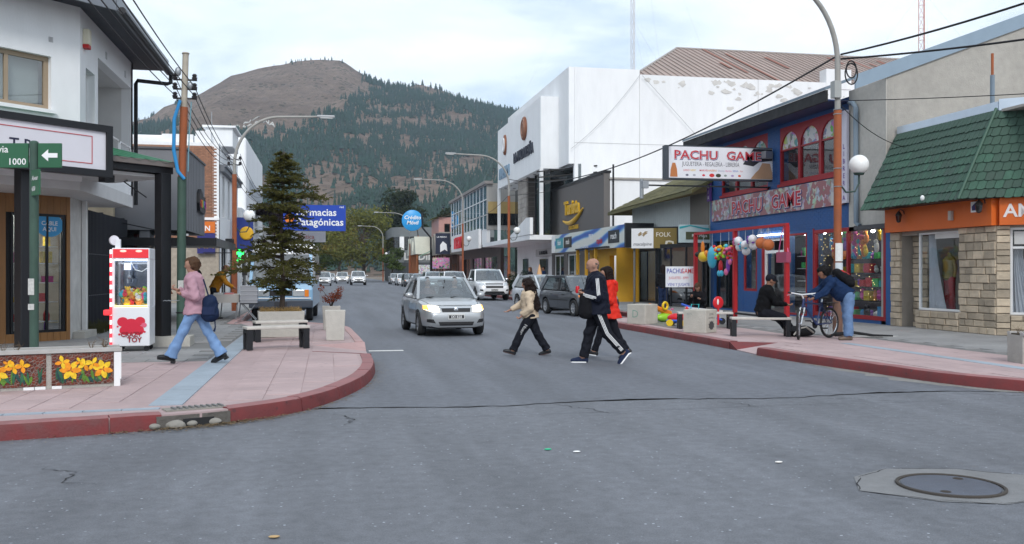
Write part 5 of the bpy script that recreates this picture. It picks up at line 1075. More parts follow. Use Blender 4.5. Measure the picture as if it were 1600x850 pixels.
def disc(f,s_,z,r,m,par,nm,sx=1.,y=-.02,th=.12):
    k=f.mb(); k.M=k.M@Matrix.Translation((s_,y,z))@Matrix.Rotation(R(90),4,'X')@Matrix.Diagonal((sx,1,1,1)); k.lathe([(.01,0),(r,0),(r,th*.7),(r*.94,th),(.01,th)],(0,0,0),32); return k.build(nm,m,par,True)
disc(fD1,10.3,11.55,.82,BRZ,lm_,'emblem'); 
for rr in (.62,.38): k=fD1.mb(); k.tube([(10.3+rr*math.cos(a),-.15,11.55+rr*math.sin(a)) for a in [2*math.pi*i/28 for i in range(29)]],.04,6); k.build('emblem_ring',paint('bronze_pale',(.38,.2,.13)),lm_,True)
lt=thing('second_store_lettering','grey-blue shop name with an oval bronze emblem beside the dark letters','sign',tuple(fD1.pt(3,-.1,9.5)))
k=fD1.mb(); k.text('NAHUM',1.15,1.0,-.02,8.9,.08,.03,'LEFT',.95); k.build('lettering',paint('letter_greyblue',(.22,.32,.42)),lt); disc(fD1,3.3,11.35,.78,BRZ,lt,'emblem',.62); k=fD1.mb(); k.tube([(3.3+.26*math.cos(a),-.15,11.35+.48*math.sin(a)) for a in [2*math.pi*i/24 for i in range(25)]],.07,6); k.build('emblem_ring',WHITE,lt,True)
# hipped rusty roof of the hall behind
RROOF=mat('rust_streaked_roof',(.34,.265,.235),rough=.8,var=.16,scale=.8,var2=.2,scale2=.25,stretch=(1,.25,1))
hr=thing('rusty_hall_roof','big hipped corrugated roof with rust streaks behind the white block','building',(32,70,0)); e_=[(18.9,55.9,13.9),(52,55.9,13.9),(52,78,13.9),(18.9,78,13.9)]; rg=[(25.8,66.0,18.4),(46,66.0,18.4)]
mb=MB(); mb.add(e_+rg,[(0,1,5,4),(1,2,5),(2,3,4,5),(3,0,4)]); mb.build('roof',RROOF,hr); mb=MB(); mb.box(19.2,51.5,56.2,77.7,.1,13.9); mb.build('wall',WHITE_OLD,hr)
mb=MB(); q5=random.Random(3)
for i in range(70):
    t=i/69; x=19.5+32*t; f_=min(1,(x-18.9)/6.9,(52-x)/6.0) if x<52 else 1; f_=max(.02,f_); mb.bar((x,55.85,13.93),(x,55.85+10.1*f_,13.93+4.5*f_),.06,.05)
mb.build('roof_seams',mat('seam_metal',(.36,.29,.26),rough=.7),hr)
for i in range(16):
    x=q5.uniform(20,50); f_=min(1,max(.1,(x-18.9)/6.9)); a,b=sorted((q5.random()*f_,q5.random()*f_)); w_=q5.uniform(.12,.3); m_=MB(); m_.add([(x,55.88+10.1*a,13.975+4.5*a),(x+w_,55.88+10.1*a,13.975+4.5*a),(x+w_,55.88+10.1*b,13.975+4.5*b),(x,55.88+10.1*b,13.975+4.5*b)],[(0,1,2,3)]); m_.build('rust_streak',mat('rust_streak',(.26,.11,.08),rough=.9),hr)
mb=MB(); mb.tube([rg[0],rg[1]],.12,6); mb.tube([e_[0],rg[0]],.1,6); mb.build('ridge_cap',paint('ridge_metal',(.3,.27,.25)),hr)
# ---- glazed block further down
gl_=thing('glazed_block','two-storey block with a wall of pale blue panes above a white shop sign','building',(17,88,0)); fG=Fac(13.4,101,0,-1)
BLUEG=glass('pale_blue_pane',(.80,.90,.96),.12,.05)
wall(fG.mb(),0,23,4.0,5.2,.3).build('wall',WHITE,gl_); fG.mb().box(-.2,23.4,-.25,.5,9.1,9.35).build('roof_edge',paint('roof_edge',(.25,.23,.22)),gl_); MB().box(13.4,24,77.9,78.2,5.2,9.1).build('side_cladding',mat('ribbed_cladding',(.34,.33,.31),rough=.6,var=.1,scale=2,stretch=(6,6,.3)),gl_)
MB().box(13.5,24,77.8,77.9,5.6,6.6).build('side_window',GLD,gl_); MB().box(13.5,24,77.82,77.9,6.6,7.6).build('side_blind',paint('ochre_blind',(.42,.30,.12)),gl_)
for i in range(12):
    s_=i*1.92; fG.mb().box(s_,s_+.09,-.02,.08,5.2,9.1).build('mullion',WHP,gl_)
    for j in range(3): fG.mb().box(s_+.1,s_+1.91,.02,.03,5.25+j*1.3,6.5+j*1.3).build('pane',BLUEG,gl_)
for j in range(4): fG.mb().box(0,23,-.015,.07,5.17+j*1.3,5.25+j*1.3).build('transom',WHP,gl_)
fG.mb().box(.1,23,.16,.26,5.2,9.1).build('curtain_wall_back',paint('inner_blue',(.46,.58,.66),var=.2,scale=.6),gl_); MB().box(13.6,24,78.2,101,9.1,9.2).build('roof',CONC,gl_)
wall(fG.mb(),0,23,.1,4.0,.3,[(1,6,.2,3),(7.5,13,.2,3),(14.5,21.5,.2,3)],y=1.2).build('wall',paint('dark_brown_front',(.05,.03,.025)),gl_)
for a,b in ((1,6),(7.5,13),(14.5,21.5)): window(gl_,fG,a,b,.2,3,BLACK,GLS,y=1.25,cols=3); fG.mb().box(a,b,2.2,2.3,.2,3).build('window_display',poster('display_%d'%a,a,1.,(.35,.4,.5)),gl_)
rs=thing('white_shop_sign','white fascia with bright red lettering below the pale blue panes','sign',(13.2,90,4)); fG.mb().box(2.5,20.5,-.3,-.05,3.7,5.4).build('panel',WHP,rs); k=fG.mb(); k.text('i TECNIM',1.5,5.0,-.31,4.05,.05,.04); k.build('lettering',paint('bright_red',(.65,.015,.03)),rs)
bs=thing('dark_projecting_sign','dark navy projecting sign with a white figure by the glazed block','sign',(12.6,102,3.7)); fS=Fac(11.8,102,1,0); fS.mb().box(0,1.6,-.1,.1,3.6,5.9).build('panel',paint('sign_dark_navy',(.02,.025,.05)),bs); k=fS.mb(); k.prism([(.5,3.8),(1.0,4.1),(1.3,3.9),(1.2,4.7),(.8,5.0),(.5,4.6)],-.12,-.102); k.text('LA PERRO',.25,.12,-.11,5.4,.01,.01); k.build('figure',WHP,bs); fS.mb().box(1.6,2.4,-.05,.05,4.4,4.6).build('bracket',BLACK,bs)
# ---- gabled timber shops and pink house, then the grey corner block
TIM=mat('dark_timber',(.10,.045,.028),rough=.8,var=.15); TIMG=mat('grey_shakes',(.20,.18,.155),rough=.9,var=.2,scale=3)
for i,y0 in enumerate((103,108.5)):
    t_=thing('gabled_timber_porch','steep little shake gable on timber posts, %s the dark projecting sign'%('beside' if i==0 else 'one bay beyond'),'building',(13.4,y0+2.5,0)); f_=Fac(12.6,y0+5,0,-1)
    k=f_.mb(); k.add([(0,0,3.6),(2.5,0,6.2),(5,0,3.6),(0,5,3.6),(2.5,5,6.2),(5,5,3.6)],[(0,1,4,3),(1,2,5,4),(0,2,1),(3,4,5)]); k.build('roof',TIMG,t_); [f_.mb().box(s_,s_+.2,0,.2,.1,3.6).build('post',TIM,t_) for s_ in (.1,2.4,4.7)]; f_.mb().box(0,5,1.8,2,.1,3.6).build('wall',TIM,t_); window(t_,f_,.6,4.4,.3,2.6,TIM,GLS,y=1.7,cols=3)
pk=thing('pink_house','small pink upper storey with a yellow-green metal roof down the street','building',(16,117,0)); MB().box(13.6,20,114.2,122,.1,8.4).build('wall',paint('pink_wall',(.46,.25,.22)),pk); k=MB(); k.add([(12.9,113.6,8.3),(20.5,113.6,10.4),(20.5,123,10.4),(12.9,123,8.3)],[(0,1,2,3)]); k.build('roof',paint('yellow_green_roof',(.22,.27,.06)),pk)
for x_ in (14.3,15.6): window(pk,Fac(x_,114.15,1,0),0,.7,6.2,7.6,TIM,GLD,y=-.02)
pg=thing('timber_pergola','row of orange-brown timber posts carrying cream gable awnings','pergola',(12,126,0))
for i in range(6): MB().box(11.2,11.4,118+i*2.2,118.2+i*2.2,.15,3.9).build('post',mat('orange_timber',(.30,.11,.04),rough=.7),pg)
for i in range(3): k=MB(); y0=117.8+i*4.2; k.add([(11.1,y0,3.9),(11.1,y0+2,6.2),(11.1,y0+4,3.9),(13.6,y0,3.9),(13.6,y0+2,6.2),(13.6,y0+4,3.9)],[(0,1,4,3),(1,2,5,4),(0,2,1)]); k.build('awning',paint('cream_sheet',(.50,.50,.42)),pg)
k=MB(); k.add([(11.3,112.5,3.6),(14.5,112.5,5.0),(14.5,117.6,5.0),(11.3,117.6,3.6)],[(0,1,2,3)]); k.build('green_sheet',GREENR,pg)
gy=thing('rounded_grey_block','grey two-storey corner block with rounded corner and ribbon windows','building',(17,155,0)); arc_=[(13.6+3.2*math.cos(a),153.2+3.2*math.sin(a)) for a in [math.pi+math.pi/2*i/10 for i in range(11)]]; pl_=arc_+[(27,150),(27,170),(10.4,170)]
GR2=paint('block_grey',(.155,.17,.175),rough=.7)
for z0,z1,m_ in ((.1,3.2,paint('block_dark',(.05,.055,.06))),(3.2,5.2,GR2),(7.35,8.9,GR2)): MB().prismz(pl_,z0,z1).build('wall',m_,gy,True)
MB().prismz([(13.6+3.0*math.cos(a),153.2+3.0*math.sin(a)) for a in [math.pi+math.pi/2*i/10 for i in range(11)]]+[(27,150.2),(27,170),(10.6,170)],5.2,7.35).build('ribbon_window',GLD,gy,True); MB().box(11.6,12.3,150.2,150.9,5.2,7.35).build('white_pier',WHP,gy)
for x_ in (15.5,18,20.5): MB().box(x_,x_+.1,150.1,150.2,5.2,7.35).build('mullion',BLACK,gy)
k=Fac(12,150,1,0).mb(); k.text('LA DIRMA',1.6,.2,-.05,3.6,.08,.03); k.build('lettering',paint('lettering_pale',(.5,.5,.48)),gy)
for x_ in (14.5,18.5,22): MB().box(x_,x_+2.4,149.94,150.0,.3,2.8).build('shopfront',poster('far_display',2,.8),gy)
# round blue sign on a pole
rb=thing('round_blue_sign','round sky-blue sign with white Crédito Móvil lettering on a tall post','sign',(10.6,122,0)); fO=Fac(10.6,122,1,0); fO.M=fO.M@Matrix.Diagonal((1.28,1.28,1.28,1))
fO.mb().box(.9,1.0,-.05,.05,.1,5.0).build('post',RUST,rb)
disc(fO,.35,6.55,1.08,paint('sky_blue',(.03,.30,.66),rough=.35),rb,'disc',1,-.05,.14); 
k=fO.mb(); k.tube([(.35+1.04*math.cos(a),-.02,6.55+1.04*math.sin(a)) for a in [math.pi*(-.62+.62*i/14) for i in range(15)]],.06,6); k.build('yellow_edge',paint('edge_yellow',(.7,.6,.1)),rb,True)
k=fO.mb(); k.text('Crédito',.54,.35,-.205,6.68,.01,.02,'CENTER',1,.2); k.text('Móvil',.54,.35,-.205,6.15,.01,.02,'CENTER',1,.2); k.build('lettering',WHP,rb); k=fO.mb(); k.tube([(.95,0,5.0),(.9,0,5.5),(.6,0,5.8)],.05,6); k.build('arm',BLACK,rb)
bp_=thing('black_bent_post','black cranked steel post standing between the round sign and the timber gables','post',(12.4,113,0)); k=MB(); k.tube([(12.5,113,.1),(12.5,113,5.8),(11.5,113,7.0),(11.4,113,8.8)],.12,8); k.build('pole',BLACK,bp_,True)
pp=thing('pink_poster','pink printed poster panel at the foot of the timber shops','poster',(11.8,101.5,0)); fS2=Fac(11.2,101.5,1,0); fS2.mb().box(.2,2.1,-.04,.04,2.0,3.2).build('panel',poster('pink_print',6,.9,(.6,.22,.42)),pp); [fS2.mb().box(s_,s_+.06,-.03,.03,.1,2.0).build('leg',BLACK,pp) for s_ in (.3,1.9)]
# lattice masts behind the roofs
def mast(x,y,h,w,mm,lab):
    t_=thing('lattice_mast',lab,'mast',(x,y,0)); k=MB(); cs=[(x+w*math.cos(a),y+w*math.sin(a)) for a in (.3,2.4,4.5)]; n_=int(h/1.4)
    for c in cs: k.bar((c[0],c[1],0),(c[0],c[1],h),.06)
    for i in range(n_):
        z=i*h/n_
        for j in range(3): a,b=cs[j],cs[(j+1)%3]; k.bar((a[0],a[1],z),(b[0],b[1],z+h/n_),.03); k.bar((a[0],a[1],z),(b[0],b[1],z),.03)
    k.build('lattice',mm,t_)
    g_=MB()
    for a in (.9,3.0,5.1):
        for zz_ in (.6,.95): g_.bar((x,y,h*zz_),(x+math.cos(a)*h*.45,y+math.sin(a)*h*.45,0),.012)
    g_.build('guy_wires',paint('guy_grey',(.35,.36,.38)),t_)
mast(42.4,125,62,.32,paint('mast_pale',(.55,.52,.52)),'thin pale lattice mast rising behind the white block'); mast(71.5,101.5,60,.42,mat('mast_red_white',(.50,.25,.22),var=.5,scale=.15),'red and white lattice mast rising behind the concrete gable')
# ================================================================== STREET FURNITURE
GPOLE=paint('green_pole',(.045,.085,.065),rough=.6,var=.15,scale=5,var2=.1,scale2=1.5); GPL=paint('sign_green',(.028,.115,.058),rough=.4,var=.03)
def catenary(a,b,sag,n=24):
    a,b=Vector(a),Vector(b); return [a.lerp(b,i/n)-Vector((0,0,4*sag*(i/n)*(1-i/n))) for i in range(n+1)]
# ---- street-name post
sp=thing('street_name_post','green street-name post with arrow plate and block number at the corner','sign',(-3.86,13.52,.15)); fz=Fac(-3.86,13.52,.981,-.196)
k=fz.mb(); k.tube([(0,0,.15),(0,0,3.30)],.058,12); k.ell((0,0,3.30),(.058,.058,.03),12,6); k.build('pole',GPOLE,sp,True)
fz.mb().box(-.86,-.065,-.03,.0,2.96,3.29).build('name_plate',GPL,sp,bevel=.005); fz.mb().box(.065,.38,-.03,.0,2.96,3.29).build('arrow_plate',GPL,sp,bevel=.005)
k=fz.mb(); k.text('Rivadavia',.135,-.33,-.032,3.165,.003,.006,'RIGHT'); k.text('1000',.125,-.09,-.032,3.0,.003,.008,'RIGHT'); k.build('lettering',WHP,sp)
k=fz.mb(); k.prism([(.115,3.125),(.205,3.045),(.205,3.095),(.33,3.095),(.33,3.155),(.205,3.155),(.205,3.205)],-.036,-.031); k.build('arrow',WHP,sp)
f0=Fac(-3.84,13.5,.55,-.83); f0.mb().box(-.02,.30,-.05,-.03,2.58,2.92).build('cross_plate',GPL,sp); k=f0.mb(); k.text('Alvear',.09,.03,-.053,2.78,.003,.004); k.text('600',.09,.03,-.053,2.64,.003,.004); k.build('lettering',WHP,sp)
for z,h in ((1.25,.22),(1.05,.08)): k=fz.mb(); k.box(-.05,.03,-.064,-.058,z,z+h); k.build('torn_sticker',paint('old_sticker',(.5,.5,.48),var=.2,scale=30),sp)
# ---- mosaic planter boxes
MOSB = None
def mosaic():
    m=bpy.data.materials.new('mosaic_ground'); m.use_nodes = True; nt=m.node_tree; p=nt.nodes['Principled BSDF']; p.inputs['Roughness'].default_value=.3
    geo=N(nt,'ShaderNodeNewGeometry'); vo=N(nt,'ShaderNodeTexVoronoi',feature='DISTANCE_TO_EDGE'); vo.inputs['Scale'].default_value=27; L(nt,geo.outputs['Position'],vo.inputs['Vector']); v2=N(nt,'ShaderNodeTexVoronoi'); v2.inputs['Scale'].default_value=27; L(nt,geo.outputs['Position'],v2.inputs['Vector'])
    h=N(nt,'ShaderNodeHueSaturation'); h.inputs['Color'].default_value=(.115,.022,.010,1); sp_=N(nt,'ShaderNodeSeparateColor'); L(nt,v2.outputs['Color'],sp_.inputs[0]); L(nt,mth(nt,'ADD',.6,mth(nt,'MULTIPLY',sp_.outputs[0],.9)),h.inputs['Value'])
    mx=N(nt,'ShaderNodeMix',data_type='RGBA'); L(nt,mth(nt,'LESS_THAN',vo.outputs['Distance'],.04),mx.inputs['Factor']); L(nt,h.outputs[0],mx.inputs['A']); mx.inputs['B'].default_value=(.17,.14,.12,1); L(nt,mx.outputs['Result'],p.inputs['Base Color'])
    b=N(nt,'ShaderNodeBump'); b.inputs['Strength'].default_value=.5; b.inputs['Distance'].default_value=.004; L(nt,mth(nt,'MULTIPLY',vo.outputs['Distance'],8,True),b.inputs['Height']); L(nt,b.outputs[0],p.inputs['Normal']); return m
MOSB=mosaic(); PET=[paint('petal_%d'%i,c,rough=.25,var=.25,scale=18) for i,c in enumerate(((.80,.40,.02),(.80,.52,.03),(.78,.28,.02)))]; LEF=[paint('mosaic_leaf_%d'%i,c,rough=.25,var=.3,scale=18) for i,c in enumerate(((.03,.11,.06),(.10,.20,.03),(.02,.06,.06)))]
def flat_shape(f,pts,y,th,m,par,nm): k=f.mb(); k.prism(pts,y-th,y); return k.build(nm,m,par)
def petal(f,s_,z,ang,ln,wd,y,m,par,nm='petal'):
    ca,sa=math.cos(ang),math.sin(ang); pr=[(0,0),(.3,-.42),(.62,-.5),(.85,-.28),(1,0),(.85,.28),(.62,.5),(.3,.42)]
    flat_shape(f,[(s_+(u*ln)*ca-(v*wd)*sa,z+(u*ln)*sa+(v*wd)*ca) for u,v in pr],y,.004,m,par,nm)
def planter(f,s1,n,lab,seed):
    q=random.Random(seed); t=thing('mosaic_planter',lab,'planter',tuple(f.pt(s1-.4,.2,.15))); w=.79
    f.mb().box(s1-n*w,s1,.012,.5,.15,.58).build('box',CONC,t)
    for i in range(n):
        a=s1-(i+1)*w+.03; b=s1-i*w-(.075 if i==0 else .03)
        f.mb().box(a,b,.0,.012,.19,.575).build('mosaic_panel',MOSB,t)
        for j in range(6): x0=a+(b-a)*j/6; (f.mb().box(x0+.004,x0+(b-a)/6-.004,-.012,.012,.152,.186).build('border_tile',WHP,t) if q.random()<.72 else 0)
        for j in range(26):
            x0=q.uniform(a+.04,b-.04); an=math.pi/2+q.uniform(-.6,.6); petal(f,x0,.20+q.uniform(0,.05),an,min(q.uniform(.09,.21),.34),q.uniform(.02,.042),-.0005-.0002*j,q.choice(LEF),t,'leaf_tessera')
        for j,(u,z,sz) in enumerate(((.30,.37,.125),(.17,.47,.085),(.53,.43,.085),(.82,.37,.12),(.66,.44,.085),(.45,.47,.06))):
            if (i%2) and j==3: u,z=.12,.42
            x0=a+(b-a)*u; np_=6 if sz>.1 else 4; o=q.random()*1.2
            for p_ in range(np_): petal(f,x0,z,o+2*math.pi*p_/np_,min(sz,.565-z+.02),sz*.55,-.006-.0008*j-.0002*p_,q.choice(PET),t)
            if sz>.1:
                for p_ in range(3): petal(f,x0,z,o+.3+2.1*p_,sz*.35,.012,-.0135-.0003*p_,paint('stamen',(.35,.06,.02)),t,'stamen')
    f.mb().box(s1-.07,s1,-.012,.02,.152,.575).build('white_end_strip',WHP,t); f.mb().box(s1,s1+.012,-.01,.2,.24,.575).build('end_tile',WHP,t)
    f.mb().box(s1-n*w,s1+.02,-.025,.10,.582,.625).build('rim',paint('grey_rim',(.40,.385,.37),rough=.8,var=.12,scale=9),t); f.mb().box(s1-n*w,s1+.02,.42,.51,.582,.625).build('rim',paint('grey_rim',(.40,.385,.37)),t); f.mb().box(s1-n*w+.02,s1-.02,.1,.42,.57,.60).build('soil',mat('planter_soil',(.06,.045,.03),rough=1,var=.2,scale=20,bump=.8),t)
    k=f.mb()
    for j in range(14):
        x0=s1-q.uniform(.15,n*w); y0=q.uniform(.14,.4)
        for b_ in range(7): k.tube([(x0,y0,.59),(x0+q.uniform(-.05,.05),y0+q.uniform(-.04,.04),.64+q.random()*.05),(x0+q.uniform(-.09,.09),y0+q.uniform(-.06,.06),.65+q.random()*.10)],[.003,.0025,.001],4)
    tag(k.build('dry_stems',mat('dry_stem',(.13,.085,.05),rough=.95),t),kind='stuff')
fpl=Fac(-2.5,12.2,.967,.256); planter(fpl,0,4,'low planter box faced with orange lily mosaic beside the street-name post',5)
fpr=Fac(10.42,12.4,.97,-.25); planter(Fac(10.42+2.4*.97,12.4-2.4*.25,.97,-.25),0,3,'low mosaic planter box on the right pavement beside the blue strip',6)
fpr.mb().box(.02,.10,-.03,.5,.15,.66)
# ---- claw machine
cm=thing('claw_machine','white toy claw machine with red glowing header and lit plush toys','arcade machine',(-3.38,17.75,.15)); fm=Fac(-3.70,17.40,1,.03); fm.M=fm.M@Matrix.Diagonal((.93,.9,1,1)); WCAB=paint('cabinet_white',(.74,.75,.78),rough=.3,var=.02)
fm.mb().box(0,.67,0,.72,.25,.94).build('cabinet',WCAB,cm,bevel=.012)
k=fm.mb(); [k.box(a,b,c,d,.94,1.79) for a,b,c,d in ((0,.045,0,.05),(.625,.67,0,.05),(0,.045,.67,.72),(.625,.67,.67,.72))]; k.build('corner_posts',WCAB,cm); cm_p=[o for o in cm.children if o.name.startswith('corner_posts')][0]; cm_p['kind']='stuff'
fm.mb().box(.045,.625,.012,.018,.95,1.79).build('front_pane',glass('claw_glass',(.93,.95,.97),.04,.03),cm); fm.mb().box(.635,.66,.05,.67,.945,1.79).build('side_panel',WCAB,cm); fm.mb().box(.012,.018,.05,.67,.95,1.79).build('side_pane',glass('claw_glass',(.9,.92,.95),.05,.05),cm)
fm.mb().box(.045,.625,.60,.61,.95,1.79).build('mirror_back',mat('mirror_back',(.20,.23,.30),rough=.12,metal=.8,var=0),cm)
fm.mb().box(0,.67,-.01,.72,1.79,1.985).build('header',WCAB,cm,bevel=.01); fm.mb().box(.02,.65,-.022,-.012,1.81,1.965).build('header_panel',mat('red_lightbox',(.55,.02,.03),emit=.22,ecol=(1,.03,.04),var=0),cm)
for s_ in (.2,.48): k=fm.mb(); k.ell((s_,-.022,1.93),(.06,.006,.022),10,6); k.build('header_lamp',mat('header_lamp',(1,.4,.35),emit=1.5,ecol=(1,.25,.2),var=0),cm,True)
fm.mb().box(.05,.62,.06,.10,1.765,1.785).build('light_strip',mat('cool_led',(.85,.92,1),emit=7,var=0),cm); fm.mb().box(.05,.62,.03,.05,.955,.97).build('light_strip',mat('yellow_led',(1,.8,.2),emit=6,ecol=(1,.75,.15),var=0),cm)
k=fm.mb(); k.box(.05,.62,.32,.36,1.70,1.73); k.cyl((.25,.34,1.70),(.25,.34,1.5),.012,6); k.ell((.25,.34,1.48),.04,8,6); [k.tube([(.25,.34,1.47),(.25+.07*math.cos(a),.34+.07*math.sin(a),1.43),(.25+.05*math.cos(a),.34+.05*math.sin(a),1.36)],.007,5) for a in (0,2.1,4.2)]; k.build('claw',paint('claw_metal',(.6,.62,.66),metal=.7,rough=.25),cm)
k=fm.mb(); k.tube([(.3,.2,1.74),(.38,.2,1.60),(.5,.2,1.57),(.6,.2,1.63)],.008,6); k.build('claw_cable',WHP,cm); fm.mb().box(.18,.30,.2,.25,1.60,1.71).build('lit_card',mat('lit_card',(.7,.8,1),emit=1.2,var=0),cm)
for i in range(11):
    z=.25+i*.155; fm.mb().box(-.035,-.003,-.035,.0,z,z+.078).build('red_led',mat('red_led',(1,.03,.05),emit=1.1,var=0),cm); fm.mb().box(-.035,-.003,-.035,.0,z+.078,z+.155).build('white_led',mat('white_led',(1,.85,.85),emit=.8,var=0),cm)
fm.mb().box(-.14,.0,-.10,.06,.80,.90).build('joystick_shelf',mat('red_shelf',(.7,.03,.04),emit=.5,ecol=(1,.05,.06),var=0),cm,bevel=.02)
k=fm.mb(); k.M=k.M@Matrix.Translation((.02,.1,2.12))@Matrix.Rotation(R(90),4,'X')@Matrix.Rotation(R(25),4,'Y'); k.lathe([(.02,-.04),(.085,-.04),(.09,0),(.085,.04),(.02,.04)],(0,0,0),20); k.build('round_beacon',paint('beacon',(.72,.70,.75)),cm,True); fm.mb().box(.05,.14,.03,.12,1.985,2.14).build('beacon_arm',WCAB,cm)
for a,b in ((.08,.1),(.6,.1),(.08,.6),(.6,.6)): k=fm.mb(); k.M=k.M@Matrix.Translation((a,b,.20))@Matrix.Rotation(R(90),4,'X'); k.lathe([(.01,-.02),(.05,-.02),(.05,.02),(.01,.02)],(0,0,0),14); k.build('castor',BLACK,cm,True)
REDP=paint('decal_red',(.62,.02,.05),var=.02)
for i,(s_,z,r) in enumerate(((.34,.60,.16),(.19,.68,.10),(.50,.69,.09),(.47,.53,.10),(.22,.53,.09),(.57,.62,.05),(.13,.46,.022),(.58,.5,.02),(.10,.60,.018))):
    k=fm.mb(); k.prism([(s_+r*math.cos(a),z+r*.85*math.sin(a)) for a in [2*math.pi*j/20 for j in range(20)]],-.006-.0006*i,-.0015); k.build('decal_splash',REDP if i<5 or i>5 else paint('decal_pink',(.7,.12,.2)),cm)
k=fm.mb(); k.text('CRAZY',.115,.34,-.016,.42,.003,.03,'CENTER'); k.text('TOY',.125,.40,-.016,.32,.003,.03,'CENTER'); k.build('decal_outline',paint('decal_dark',(.10,.02,.03)),cm)
k=fm.mb(); k.text('CRAZY',.115,.34,-.020,.42,.003,.004,'CENTER'); k.text('TOY',.125,.40,-.020,.32,.003,.004,'CENTER'); k.build('decal_lettering',paint('decal_letter_red',(.42,.015,.03)),cm)
q=random.Random(21); PL=[paint('plush_%d'%i,c,rough=.9,var=.08) for i,c in enumerate(((.75,.10,.30),(.25,.65,.05),(.75,.45,.05),(.65,.05,.08),(.7,.65,.1),(.55,.15,.55),(.75,.72,.7),(.05,.4,.5),(.6,.25,.08)))]
pn=('pink','lime green','orange','red','yellow','purple','white','teal','brown')
for i in range(46):
    s_,y_=q.uniform(.10,.57),q.uniform(.08,.54); lay=i // 16; z=1.0+.075*lay+q.uniform(0,.02)+.05*(y_/.6); ci=q.randrange(9); r=q.uniform(.045,.07); k=fm.mb()
    k.ell((s_,y_,z),(r,r,r*.9),10,7); k.ell((s_+q.uniform(-.03,.03),y_-.02,z+r*.9),r*.62,10,7); [k.ell((s_+e_*r*.6,y_-.02,z+r*1.4),r*.22,6,5) for e_ in (-1,1)]
    tag(k.build('plush_toy',PL[ci],None,True),'%s plush toy in the pile inside the claw machine'%pn[ci],'toy','plush toys in the claw machine')
k=MB(); [k.tube([(-2.98+.03*i,18.2+.012*i,1.02+(.012 if i%2 else 0)),(-2.98+.03*i+.035,18.2+.012*i,1.02+(0 if i%2 else .012))],.008,5) for i in range(9)]; tag(k.build('chain',STEEL,None),'steel chain tying the claw machine to the black canopy post','chain')
MB().box(-3.35,-2.55,18.55,19.15,.14,.33).build('canopy_plinth',CONC_L,bpy.data.objects['corner_canopy'])
# ---- poles, lamps, wires
def insul(k,p,r=.035): k.lathe([(.008,-.06),(r,-.05),(r*1.2,-.01),(r*.7,0),(r*1.1,.03),(r*.6,.06),(.008,.065)],p,10)
up1=thing('utility_pole','utility pole green below and rust red above with insulators and a blue conduit','pole',(-2.72,18.85,.15))
k=MB(); k.tube([(-2.76,18.85,.15),(-2.75,18.85,1.5),(-2.74,18.85,3.4)],.082,12); k.build('lower_pole',GPOLE,up1,True); k=MB(); k.tube([(-2.74,18.85,3.4),(-2.70,18.85,4.75)],.072,12); k.build('mid_pole',RUST,up1,True); k=MB(); k.tube([(-2.70,18.85,4.75),(-2.67,18.85,5.78)],.06,10); k.ell((-2.67,18.85,5.79),(.075,.075,.03),10,6); k.build('upper_pole',paint('bleached_pole',(.38,.34,.28),var=.2,scale=6),up1,True)
k=MB(); pts1=[]
for z in (4.92,5.10,5.28):
    k.bar((-2.90,18.85,z),(-2.46,18.85,z),.03)
    for sx_ in (-2.86,-2.50): pts1.append((sx_,18.80,z+.05)); insul(k,(sx_,18.80,z+.05),.045)
k.build('insulator_rack',paint('insulator_dark',(.035,.032,.035),rough=.35),up1,True)
k=MB(); k.ell((-2.80,18.78,5.42),(.06,.05,.09)); k.ell((-2.58,18.8,5.16),(.06,.05,.08)); k.build('cable_clamp',STEEL,up1,True)
k=MB(); k.tube([(-2.76,18.76,4.86),(-2.86,18.72,4.5),(-2.87,18.72,3.9),(-2.80,18.74,3.5),(-2.68,18.75,3.35)],[.03,.034,.034,.034,.03],8); k.build('blue_conduit',paint('conduit_blue',(.03,.25,.55),rough=.4),up1,True); k=MB(); k.tube([(-2.56,18.8,4.85),(-2.60,18.8,4.2),(-2.62,18.8,3.5)],.012,6); k.build('thin_conduit',paint('conduit_teal',(.15,.3,.36)),up1)
k=MB(); k.box(-2.80,-2.70,18.765,18.768,1.15,1.4); k.build('torn_sticker',paint('old_sticker',(.5,.5,.48)),up1); k=MB(); k.tube([(-2.76+.085*math.cos(a),18.85+.085*math.sin(a),.78) for a in [2*math.pi*i/16 for i in range(17)]],.012,6); k.build('band',BLACK,up1)
